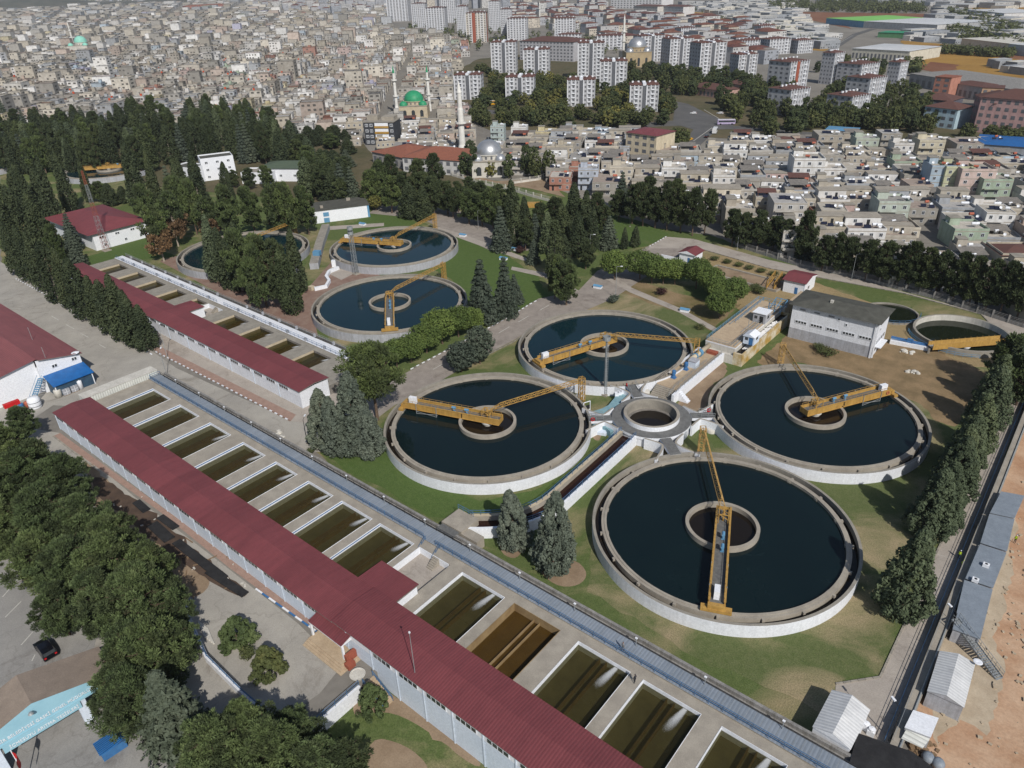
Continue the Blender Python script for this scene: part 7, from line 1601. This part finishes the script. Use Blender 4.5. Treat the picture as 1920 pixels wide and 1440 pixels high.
slab_building([(1618,52),(1755,60)],9,(.5,.5,.5),'wsheet','far white and grey factory row beside the bright green roof',hip=1,dpt=110,fl=1,name='factory_hall',wins=False)
slab_building([(1645,70),(1705,72)],6,(.10,.25,.12),'dgreen','long low green shed below the far factories',hip=1,dpt=30,fl=1,name='factory_hall',wins=False)
slab_building([(1800,88),(1895,100)],9,(.62,.58,.48),'stone','cream factory row behind a line of dark trees',hip=1.2,dpt=90,fl=1,name='factory_hall',wins=False)
slab_building([(1887,102),(1960,110)],10,(.5,.53,.55),'wsheet','pale metal hall at the right edge below the trees',hip=1,dpt=50,fl=1,name='factory_hall',wins=False)
slab_building([(1812,30),(1880,38)],10,(.6,.62,.65),'wsheet','white far hall at the top right',hip=1,dpt=70,fl=1,name='factory_hall',wins=False)
slab_building([(1188,28),(1232,30)],18,(.55,.53,.50),'terra2','far cream block with brown roof at top middle',hip=3,dpt=30,fl=4); slab_building([(1238,29),(1280,31)],18,(.55,.56,.58),'terra2','far white block with brown roof right of the cream one',hip=3,dpt=30,fl=4)
slab_building([(1145,16),(1240,16)],30,(.62,.62,.64),'stone','far white hospital slab at the top edge',hip=0,dpt=60,fl=6)
slab_building([(1290,176),(1352,186)],6,(.45,.30,.26),'terra2','low red-roofed school by the dark park',hip=3,dpt=18,fl=1); slab_building([(1360,170),(1400,176)],6,(.45,.32,.28),'terra2','second low red-roofed building by the dark park',hip=3,dpt=15,fl=1)
slab_building([(350,20),(425,16)],16,(.42,.16,.11),'terra','long far building with an orange roof at top left',hip=3,dpt=40,fl=3)
slab_building([(1826,292),(2000,306)],6,(.25,.27,.3),'tarp','low hall with a bright blue roof at the right edge',hip=.8,dpt=26,fl=1,wins=False)
slab_building([(1545,264),(1600,268)],6,(.3,.3,.3),'sky_b','low hall with a light blue roof behind the houses',hip=.5,dpt=12,fl=1,wins=False)
def minaret(px,py,top,label,r=1.5,cap='minaret',capc='steel',gal=(.62,)):
    p=G(px,py); h=Hof(px,py,top); t=T('minaret',label,'minaret',tuple(p),'minarets')
    b=MB(); b.lathe([(r*1.35,0),(r*1.3,h*.12),(r,h*.16),(r*.92,h*.62),(r*.72,h*.65),(r*.68,h*.84),(0,h*.84)],p.x,p.y,14); part('shaft',b,M['minaret'],t)
    for g_ in gal: part('balcony',MB().lathe([(r*.9,h*g_-.9),(r*1.75,h*g_),(r*1.75,h*g_+1.0),(r*1.6,h*g_+1.0),(r*1.6,h*g_+.1),(r*.8,h*g_+.1)],p.x,p.y,16),M['minaret'],t)
    part('spire',MB().lathe([(r*.82,h*.84),(r*.5,h*.9),(0,h)],p.x,p.y,12),M[cap],t); TAKEN.append((p.x,p.y,5)); return t
def mosque(px,py,w,hb,dome,wall,label,dr,drum=2.4,tiles='conc_l',rz=0):
    p=G(px,py); t=T('mosque',label,'mosque',tuple(p),None,ROT0+rz,local=True)
    part('hall',MB().box(-w/2,0,0,w/2,w,hb,0).box(-w/2-.3,-.3,hb,w/2+.3,w+.3,hb+.4,1),[M[wall],M[tiles]],t)
    cyl=MB().lathe([(dr*1.04,hb+.4),(dr*1.04,hb+drum),(dr*1.1,hb+drum+.1),(dr*1.1,hb+drum+.4),(0,hb+drum+.5)],0,w/2,24); part('drum',cyl,M[wall],t)
    part('dome',MB().lathe([(dr*math.cos(a*pi/20),hb+drum+.41+dr*.95*math.sin(a*pi/20)) for a in range(11)],0,w/2,32),M[dome],t,True)
    part('finial',MB().tube((0,w/2,hb+drum+dr*.95),(0,w/2,hb+drum+dr*.95+2),.12,6),M['steel'],t)
    for s in (-1,1): part('half_dome',MB().lathe([(dr*.42*math.cos(a*pi/12),hb+.4+dr*.42*math.sin(a*pi/12)) for a in range(7)],s*(w/2-dr*.45),dr*.45,16),M[dome],t,True)
    for i in range(8):
        a=pi+(i+.5)*pi/8; o=link('window',winA,t,(dr*1.06*math.cos(a),w/2+dr*1.06*math.sin(a),hb+.9),scale=(.9,1,1.3)); o.rotation_euler.z=a+pi/2
    for x in (-.3,0,.3):
        ar=MB(); ar.q([(w*x-1.2,-.06,1),(w*x+1.2,-.06,1),(w*x+1.2,-.06,hb*.55)]+[(w*x+1.2*math.cos(k*pi/6),-.06,hb*.55+1.2*math.sin(k*pi/6)) for k in range(1,6)]+[(w*x-1.2,-.06,hb*.55)]); part('arched_window',ar,M['glass'],t)
    
    for k_ in range(4): q_=p-Vector((CF.x,CF.y,0)).normalized()*(k_*9-w*.5); TAKEN.append((q_.x,q_.y,w*1.05))
    return t
mosque(918,333,17,7.5,'silver','stone','mosque with a silver dome behind the plant fence',6.6)
mosque(776,222,20,8,'dgreen','cream','mosque with a bright green dome in the dense town',7.0)
mosque(1197,126,26,14,'silver','tanstone','tan stone mosque with grey dome among the towers',9.5,4)
mosque(149,104,30,13,'mint','stone','far mosque with a mint green dome at the left',9,4)
minaret(868,292,150,'big white minaret in the foreground of the town',1.75,gal=(.44,)); minaret(745,212,122,'left green-capped minaret of the green-domed mosque',1.15,'dgreen',gal=(.35,.68)); minaret(806,208,121,'right green-capped minaret of the green-domed mosque',1.15,'dgreen',gal=(.35,.68)); minaret(1168,112,25,'slim white minaret among the apartment towers',1.5,gal=(.4,.6)); minaret(140,90,38,'thin white minaret at the far left',1.3); minaret(1012,40,2,'thin far minaret at the top middle',1.6)
# fence between plant and mosque
def fence(px,label,n):
    P=[G(*q) for q in px]; t=T('fence',label,'fence',tuple(P[0])); b=MB(); pm=MB().box(-.22,-.22,0,.22,.22,2.3).mesh('post',M['stone'])
    for p,q in zip(P,P[1:]):
        b.bar(p+Vector((0,0,.5)),q+Vector((0,0,.5)),.35,1.0); 
        for h in (1.25,1.7,2.1): b.bar(p+Vector((0,0,h)),q+Vector((0,0,h)),.08)
        m=max(1,int((q-p).length/4))
        for i in range(m): link('post',pm,t,tuple(p.lerp(q,i/m)-P[0]))
    part('panel',b,M['stone'],t)
fence([(848,330),(900,345),(960,358),(1000,370),(1030,378)],'pale fence with square posts between plant and mosque',0); fence([(960,345),(1010,338),(1045,325)],'white garden fence right of the silver-domed mosque',0)
HM=M['stone']; M['stone']=M['conc_g']
fence([(1380,462),(1500,500),(1600,520),(1750,560),(1920,615)],'low pale wall behind the pines of the top road',0)
M['stone']=HM
p=G(1000,388); single('skip',MB().cbox(p.x,p.y,0,7.5,2.6,1.9,0,None,ROT0-.05),M['yellow'],'long yellow skip behind the column cypress','skip')
# ---------- explicit colourful houses, then rows
ZR=ROT0-.16
for px,py,pi_,c,s in ((1752,362,11,RARE[1],1.0),(1778,364,11,((.47,.48,.33),'lime green'),1.0),(1810,368,11,((.50,.40,.37),'pale pink'),1.2),(1660,418,4,((.42,.47,.42),'pale green'),1.1),(1615,292,4,((.38,.43,.37),'grey-green'),1.1),(1733,296,4,((.50,.46,.36),'pale yellow'),1.2),(1505,345,11,WALLC[4],1.2),(1350,395,5,((.55,.50,.42),'white and yellow'),1.3),(1470,415,8,WALLC[1],1.2),(1850,375,4,RARE[2],1.1),(1103,352,4,((.40,.44,.52),'pale blue'),.9),(1052,352,3,RARE[3],.9),(1140,360,3,WALLC[2],1.25),(1800,300,8,WALLC[2],1.2),(1548,282,8,WALLC[5],1.3),(1660,280,8,WALLC[2],1.0),(975,268,4,WALLC[4],.9),(935,266,4,((.38,.45,.45),'pale turquoise'),.8),(1260,350,4,WALLC[4],1.1),(1215,352,5,WALLC[5],1.1)):
    p=G(px,py); put_house(pi_,p.x,p.y,ZR,c,H_.choice(ROOFC),s)
T1=[(900,305),(960,275),(1000,262),(1180,250),(1232,285),(1290,300),(1400,268),(1560,268),(1820,275),(1990,290),(1990,612),(1850,572),(1700,533),(1520,487),(1400,455),(1330,432),(1200,370),(1120,350),(1010,335)]
T2=[(-120,250),(0,246),(120,240),(300,236),(480,240),(560,250),(640,262),(690,292),(840,290),(850,320),(862,318),(905,268),(872,215),(835,160),(870,118),(880,90),(860,70),(735,60),(725,-30),(-120,-30)]
ROADS=[[(1265,190),(1380,232),(1380,245),(1310,285),(1270,290)],[(810,150),(850,160),(830,200),(800,200)]]
cand=[]
c,s=math.cos(ZR),math.sin(ZR); ctr=G(1450,350)
for i in range(-45,46):
    for j in range(-20,30):
        u=i*11.3+(H_.uniform(-.9,.9))+(j%4)*3; v=j*10.9+(j//2)*3.6+H_.uniform(-1.0,1.0)
        x,y=ctr.x+u*c-v*s,ctr.y+u*s+v*c; q=PX((x,y,0))
        if inpoly(q[0],q[1],T1) and not any(inpoly(q[0],q[1],r) for r in ROADS): cand.append((x,y,ZR,(Vector((x,y,0))-CAM).length))
cand2=[]
ZR2=ROT0+.06; c,s=math.cos(ZR2),math.sin(ZR2); ctr=G(500,215)
j=-40; v=-260.0
while v<5200:
    near=G(500,215).length+v; k=max(1.0,near/1500); i=-int((2600+max(0,v-2000))/(11.4*k))
    while i<int(1900/(11.4*k)):
        u=i*11.4*k+H_.uniform(-.8,.8); sk=.00006*u*u*.2; x,y=ctr.x+u*c-(v+sk)*s,ctr.y+u*s+(v+sk)*c; q=PX((x,y,0)); i+=1
        if -130<q[0]<1000 and -40<q[1]<330 and inpoly(q[0],q[1],T2) and i%9!=0: cand2.append((x,y,ZR2+H_.uniform(-.05,.05),(Vector((x,y,0))-CAM).length,k))
    v+=(11.2 if j%2 else 14.5)*k; j+=1
allc=sorted([(d,x,y,r,1.0,1) for x,y,r,d in cand]+[(d,x,y,r,k,2) for x,y,r,d,k in cand2])
SLOT=[]
far=MB(); far.c=[]
def fbox(x,y,rz,w,d,h,wc,rc,win=True,par=True,wcol=(.10,.096,.09)):
    cc,ss=math.cos(rz),math.sin(rz)
    def tr(a,b,z): return (x+a*cc-b*ss,y+a*ss+b*cc,z)
    P=[(-w/2,-d/2),(w/2,-d/2),(w/2,d/2),(-w/2,d/2)]
    for i in range(4):
        a,b=P[i],P[(i+1)%4]; far.q([tr(*a,0),tr(*b,0),tr(*b,h),tr(*a,h)]); far.c.append((*wc,1))
    far.q([tr(*p_,h-(.7 if par else 0)) for p_ in P]); far.c.append((*rc,1))
    if par:
        for i in range(4):
            a,b=P[(i+1)%4],P[i]; far.q([tr(*a,h-.7),tr(*b,h-.7),tr(*b,h),tr(*a,h)]); far.c.append((*wc,1))
    if win:
        n=max(2,int(w/3.2)); fl=max(1,int(h/3))
        for f in range(fl):
            for i in range(n):
                if H_.random()<.45: continue
                a0=-w/2+(i+.25)*w/n; a1=-w/2+(i+.75)*w/n; far.q([tr(a0,-d/2-.05,f*3+.9),tr(a1,-d/2-.05,f*3+.9),tr(a1,-d/2-.05,f*3+2.3),tr(a0,-d/2-.05,f*3+2.3)]); far.c.append((*wcol,1))
        for f in range(fl): far.q([tr(w/2+.05,-d*.2,f*3+.9),tr(w/2+.05,d*.15,f*3+.9),tr(w/2+.05,d*.15,f*3+2.2),tr(w/2+.05,-d*.2,f*3+2.2)]); far.c.append((*wcol,1))
nind=len(HOUSES)
for d_,x,y,r,k,zone in allc:
    if d_<1200 and not free(x,y,5.2): continue
    rare=H_.random()<(.06 if zone==1 else .035); wc=H_.choice(RARE) if rare else H_.choice(WALLC)
    if zone==1 and nind<290 or zone==2 and nind<300 and d_<520:
        pi_=H_.choice([0,0,1,2,2,3,5,6,6,7,8 if H_.random()<.4 else 2,9,9,10 if H_.random()<.3 else 1,12,12,13,4 if H_.random()<.4 else 6])
        put_house(pi_,x,y,r+H_.uniform(-.06,.06),wc,H_.choice(ROOFC),H_.uniform(.86,1.12)); nind+=1
    else:
        if H_.random()<.04: continue
        big=H_.random()<.02; h=H_.choice([14,16,19]) if big else H_.choice([3.4,4.2,6.2,6.4,6.8,7,7.2,9.6,9.8]+([13,16] if H_.random()<.12 else [6.5])); w=H_.uniform(8.5,12.5)*k; dd=H_.uniform(8,12)*k
        if big: w*=1.5; dd*=1.3
        rc=H_.choice(ROOFC) if H_.random()<.86 else H_.choice([(.20,.07,.05),(.17,.07,.05),(.10,.10,.11),(.45,.45,.46)])
        kf=1.08*H_.uniform(.74,1.14); wk=wc[0]; wk=tuple((v*.75+.25*sum(wk)/3)*kf for v in wk)
        kr=1.08*H_.uniform(.82,1.12)
        if zone==2: rc=tuple(v*kr for v in rc)
        fbox(x,y,r,w,dd,h,wk if zone==2 else wc[0],rc,d_<1300)
        if d_<1100 and H_.random()<.6:
            a,b=H_.uniform(-.3,.3)*w,H_.uniform(-.3,.3)*dd; cc,ss=math.cos(r),math.sin(r); px_,py_=x+a*cc-b*ss,y+a*ss+b*cc
            kind_=H_.random(); s3=H_.uniform(2.2,3.6)
            n0=len(far.v); nf0=len(far.f)
            fbox(px_,py_,r,s3,s3,h+H_.uniform(1.6,2.6),wc[0],rc,False,False) if kind_<.7 else fbox(px_,py_,r,1.4,1.0,h+1.0,(.5,.5,.5) if kind_<.9 else (.5,.08,.03),(.5,.5,.5) if kind_<.9 else (.5,.08,.03),False,False)
# middle distance apartment quarter with red roofs
def apt_field(poly,n,hs,ws,roofs,walls,far_rz=.25):
    xs=[p[0] for p in poly]; ys=[p[1] for p in poly]; k=0; tries=0
    while k<n and tries<n*30:
        tries+=1; px,py=H_.uniform(min(xs),max(xs)),H_.uniform(min(ys),max(ys))
        if not inpoly(px,py,poly): continue
        p=G(px,py); w=H_.uniform(*ws); 
        if not free(p.x,p.y,w*.55): continue
        TAKEN.append((p.x,p.y,w*.8)); h=H_.uniform(*hs); d=w*H_.uniform(.5,.8); wc=H_.choice(walls); rc=H_.choice(roofs); rz=ROT0+far_rz+H_.choice([0,0,pi/2,.2])
        fbox(p.x,p.y,rz,w,d,h,wc,rc,h>5,False,(.09,.095,.105)); k+=1
        if rc[0]>rc[2]*2:
            cc,ss=math.cos(rz),math.sin(rz); tr=lambda a,b,z:(p.x+a*cc-b*ss,p.y+a*ss+b*cc,z); o=.6; A=[tr(-w/2-o,-d/2-o,h),tr(w/2+o,-d/2-o,h),tr(w/2+o,d/2+o,h),tr(-w/2-o,d/2+o,h)]; e,f=tr(-w/2+d/2,0,h+2.2),tr(w/2-d/2,0,h+2.2)
            for q in ([A[0],A[1],f,e],[A[1],A[2],f],[A[2],A[3],e,f],[A[3],A[0],e]): far.q(q); far.c.append((*rc,1))
RR=[(.15,.065,.05),(.17,.08,.06),(.12,.055,.05),(.26,.24,.22),(.22,.20,.185)]; WW=[(.50,.50,.50),(.42,.42,.43),(.36,.37,.40),(.50,.46,.40),(.30,.32,.36)]
apt_field([(950,8),(1130,6),(1150,30),(1290,40),(1440,58),(1450,80),(1420,108),(1180,100),(1100,60),(960,50)],230,(10,17),(18,32),RR,WW)
apt_field([(470,-4),(720,-4),(720,28),(600,30),(480,14)],110,(12,26),(18,34),RR,WW); apt_field([(720,-6),(960,-6),(950,25),(720,20)],60,(30,50),(20,30),RR,WW)
apt_field([(1150,120),(1420,100),(1450,120),(1200,112)],26,(10,16),(16,26),RR,WW)
IND=[(.50,.50,.50),(.42,.43,.44),(.34,.35,.36),(.55,.53,.48),(.28,.30,.33)]
apt_field([(1280,6),(1480,2),(1500,40),(1560,70),(1545,96),(1440,62),(1380,45)],150,(5,9),(16,50),IND,IND); apt_field([(1480,-4),(1920,-4),(1920,18),(1700,10),(1600,6)],110,(6,10),(24,70),IND,IND)
apt_field([(1690,62),(1820,66),(1800,80),(1700,76)],30,(5,9),(16,40),IND,IND); apt_field([(1760,16),(1920,44),(1920,82),(1850,74),(1760,40)],60,(6,10),(20,60),IND,IND); apt_field([(-100,-10),(480,-10),(480,4),(-100,6)],120,(8,18),(18,40),RR,WW)
apt_field([(1870,124),(1920,128),(1925,140),(1880,138)],6,(5,7),(12,20),IND,IND)
m,nt,b=nodes('distant_house_paint'); b.inputs['Roughness'].default_value=.9; b.inputs['Specular IOR Level'].default_value=.15
at=nt.nodes.new('ShaderNodeVertexColor'); at.layer_name='col'; n=noise(nt,worldpos(nt),.35,4,.7); lk(nt,mix(nt,at.outputs[0],ramp(nt,n,[(.3,(.72,.7,.68)),(.7,(1.1,1.1,1.1))]),1,'MULTIPLY'),b.inputs['Base Color'])
struct('distant_houses',far,m,'stuff')
for pr in PROTO:
    def kill(o):
        for ch in list(o.children): kill(ch)
        D.objects.remove(o)
    kill(pr[0])
# far woods read as one mass
wd=MB()
def wood(poly,n,hs):
    xs=[p[0] for p in poly]; ys=[p[1] for p in poly]; k=0
    while k<n:
        px,py=H_.uniform(min(xs),max(xs)),H_.uniform(min(ys),max(ys))
        if not inpoly(px,py,poly): continue
        p=G(px,py); k+=1; h=H_.uniform(*hs)
        for _ in range(38):
            v=rnd(); leaf(wd,Vector((p.x+v.x*h*.42,p.y+v.y*h*.42,h*.5+v.z*h*.5)),(v+Vector((0,0,.5))).normalized(),h*.2,1.2)
wood([(1440,8),(1560,4),(1720,10),(1740,26),(1560,24),(1440,18)],420,(10,16)); wood([(1760,60),(1790,56),(1930,88),(1930,100),(1800,82)],150,(9,14)); wood([(1760,96),(1900,104),(1895,110),(1770,102)],120,(7,10)); wood([(1760,20),(1850,30),(1930,70),(1850,64)],170,(9,14))
wood([(-100,6),(500,2),(700,30),(700,150),(300,190),(-100,200)],150,(5,8)); wood([(950,20),(1440,60),(1400,110),(1000,100)],170,(7,11)); wood([(740,40),(960,50),(950,90),(900,100),(760,55)],90,(8,13)); wood([(1300,20),(1500,60),(1540,90),(1400,60)],80,(6,10)); wood([(1700,130),(1722,128),(1725,142),(1705,142)],12,(10,13)); wood([(-100,0),(480,-4),(480,4),(-100,6)],220,(12,18))
struct('distant_wood',wd,M['dec'],'stuff')
# cars of the town
for px,py,pt,l,hd_ in ((1287,270,'taxi','yellow taxi at the kerb of the fork road, front one',.9),(1294,263,'taxi','yellow taxi at the kerb of the fork road, rear one',.9),(1325,258,'car','dark car on the broad road behind the taxis',1.1),(1350,214,'carw','white car on the far arm of the fork road',2.4),(1300,214,'carw','white car near the traffic island',2.6),(822,183,'carw','white car in the street beside the green-domed mosque',1.2),(835,172,'carw','second white car farther up the mosque street',1.2),(870,196,'carw','white car before the white tower by the big minaret',.3),(905,197,'carr','red car on the road below the white tower',.3),(1520,360,'carw','white car between the houses at the right',.2)): car(px,py,ROT0+hd_,pt,l)
def bus(px,py,label,paint,rz,L=11):
    p=G(px,py); t=T('bus',label,'bus',(p.x,p.y,.15),None,ROT0+rz,local=True); part('body',MB().box(-L/2,-1.25,.4,L/2,1.25,3.1),M[paint],t); part('roof',MB().box(-L/2+.2,-1.1,3.101,L/2-.2,1.1,3.25),M['carw'],t); part('windows',MB().box(-L/2+.5,-1.28,1.6,L/2-.3,-1.251,2.7).box(L/2+.001,-1.1,1.3,L/2+.03,1.1,2.8),M['glass'],t)
    for x in (-L*.32,L*.32): part('wheel',MB().tube((x,-1.3,.5),(x,1.3,.5),.5,14),M['tyre'],t)
bus(1361,234,'pale bus with a pink band on the junction','bus',-.1); bus(1340,250,'white box lorry standing on the broad road','carw',1.2,6.5); bus(925,197,'orange lorry on the road below the white towers','taxi',.1,9)

# a low wooded ridge closes the view at the far left
rg=MB(); n=60; cols=[]
for i in range(n+1):
    f=i/n; px=-260+1100*f; base=G(px,6 if px<500 else 4); d=Vector((base.x,base.y,0)).normalized(); D0=5200; hgt=(34+16*math.sin(f*9)+9*math.sin(f*23+1))*max(0,min(1,(1-f)*2.2))
    cols.append([(d.x*D0,d.y*D0,-1),(d.x*(D0+250),d.y*(D0+250),hgt*.8),(d.x*(D0+500),d.y*(D0+500),hgt),(d.x*(D0+1200),d.y*(D0+1200),-1)])
for a,c in zip(cols,cols[1:]):
    for k in range(3): rg.q([a[k],c[k],c[k+1],a[k+1]][::-1])
struct('hills',rg,mat('wooded_hill',(.06,.065,.05),(.12,.11,.085),.012,.95,0,.1))
# ================================================================== LABELS FOR REPEATS
LM=[('the round chamber',(1221,770)),('tank bridge 1',(850,765)),('tank bridge 3',(1590,745)),('the tank with bridge 2 behind the mast',(1100,640)),('the largest front tank',(1360,1000)),('the far tank with bridge 2',(735,462)),('the blue tank',(720,570)),('the half-hidden far tank',(440,470)),('the rear red roof',(430,640)),('the front red roof',(420,960)),('the entrance gate',(100,1330)),('the dark car',(97,1238)),('the winding yard wall',(400,1250)),('the left hall',(60,650)),('the white radio-mast hall',(190,430)),('the white office block',(420,310)),('the green-roofed building',(530,315)),('the white annexe',(640,390)),('the black and yellow block',(715,250)),('the orange tiled roofs',(790,290)),('the silver dome',(920,285)),('the big minaret',(868,220)),('the green dome',(777,190)),('the column cypress',(966,400)),('the red-roofed gatehouse',(1285,478)),('the raised treatment tank',(1400,620)),('the pale pump house',(1580,600)),('the small yellow beam bridge',(1810,640)),('the site containers',(1850,1050)),('the white corner shed',(1575,1350)),('the maroon-roofed cream building',(1200,270)),('the road fork',(1310,230)),('the front-row middle tower',(1089,175)),('the road-fork tower',(1206,185)),('the tan mosque',(1197,105)),('the red-roofed school',(1030,95)),('the right tower group',(1600,170)),('the light blue building',(1757,225)),('the pink school',(1860,215)),('the blue-roofed hall',(1870,295)),('the colourful four-storey row',(1780,345)),('the green-fronted house',(1660,400)),('the white and yellow house',(1350,380)),('the grey concrete end wall',(1560,275)),('the steel stair',(1830,1220)),('the rust-stained paving',(600,590)),('the sludge pit',(1400,520)),('the rear walkway',(450,570)),('the front walkway',(900,1060))]
ORD=['','leftmost','second','third','fourth','fifth','sixth','seventh','eighth','ninth','tenth','eleventh','twelfth','thirteenth','fourteenth','fifteenth','sixteenth','seventeenth','eighteenth','nineteenth','twentieth']+['twenty-'+w for w in ('first','second','third','fourth','fifth','sixth','seventh','eighth','ninth')]+['thirtieth']+['thirty-'+w for w in ('first','second','third','fourth','fifth','sixth','seventh','eighth','ninth')]
def name_all(items):
    "items: (object, description). Ties are broken by counting from the left."
    by={}
    for o,desc in items:
        if 'label' in o: continue
        q=PX(o.location); best=None
        for nm,(lx,ly) in LM:
            dx,dy=q[0]-lx,q[1]-ly; d=math.hypot(dx,dy*1.4)
            if best is None or d<best[0]: best=(d,nm,dx,dy)
        d,nm,dx,dy=best
        rel=('right of' if dx>0 else 'left of') if abs(dx)>abs(dy)*1.1 else ('behind' if dy<0 else 'in front of')
        by.setdefault(f'{desc} {rel} {nm}',[]).append((q[0],o))
    for base,l in by.items():
        l.sort(key=lambda e:e[0])
        for i,(x,o) in enumerate(l):
            o['label']=base if len(l)==1 else (base+', '+(ORD[i+1]+(' from left' if i else '')) if i<39 else base+', farther right')
name_all(TREES); name_all(HOUSES)
name_all([(o,'grey valve box on the rear white walkway') for o in COL.objects if o.name.startswith('valve_housing')])
name_all([(o,'short white-headed lamp on the front walkway') for o in COL.objects if o.name.startswith('walkway_lamp')])
for o in COL.objects:      # trim over-long labels to sixteen words
    if 'label' in o:
        w=o['label'].split()
        if len(w)>16:
            o['label']=' '.join(x for x in w if x not in ('a','an','the','its'))
            w=o['label'].split()
            if len(w)>16: o['label']=' '.join(w[:2]+w[4:])
# ================================================================== LIGHT AND RENDER
W=D.worlds.new('World'); SC.world=W; W.use_nodes=True; nt=W.node_tree; bg=nt.nodes['Background']; sky=nt.nodes.new('ShaderNodeTexSky'); sky.sky_type='NISHITA'; sky.sun_disc=False
EL=42.0; to_sun=rot((math.cos(rad(-70.5)),math.sin(rad(-70.5)),math.tan(rad(EL)))).normalized()
sky.sun_elevation=rad(EL); sky.sun_rotation=math.atan2(to_sun.x,to_sun.y); sky.air_density=1.2; sky.dust_density=2.0; sky.altitude=800
nt.links.new(sky.outputs[0],bg.inputs[0]); bg.inputs[1].default_value=.08
su=D.lights.new('sun','SUN'); su.energy=4.2; su.angle=rad(.53); su.color=(1,.955,.88); so=D.objects.new('sun',su); COL.objects.link(so); so.rotation_euler=to_sun.to_track_quat('Z','Y').to_euler(); so.location=(0,0,200)
SC.view_settings.view_transform='Standard'; SC.view_settings.look='None'; SC.view_settings.exposure=0.0; SC.view_settings.gamma=1; SC.view_settings.use_curve_mapping=False
SC.render.engine='CYCLES'; SC.cycles.max_bounces=5; SC.cycles.transparent_max_bounces=6; SC.cycles.diffuse_bounces=2; SC.cycles.glossy_bounces=2

# thin summer haze over town and plain: one even volume
hz=MB().box(-5200,-600,-4,5200,9000,150); hm=D.materials.new('haze'); hm.use_nodes=True; hn=hm.node_tree; hn.nodes.remove(hn.nodes['Principled BSDF']); vp=hn.nodes.new('ShaderNodeVolumePrincipled'); vp.inputs['Color'].default_value=(.86,.90,.96,1); vp.inputs['Density'].default_value=.00007; vp.inputs['Anisotropy'].default_value=.2
hn.links.new(vp.outputs[0],hn.nodes['Material Output'].inputs['Volume']); struct('haze',hz,hm,'stuff')
SC.cycles.volume_bounces=0
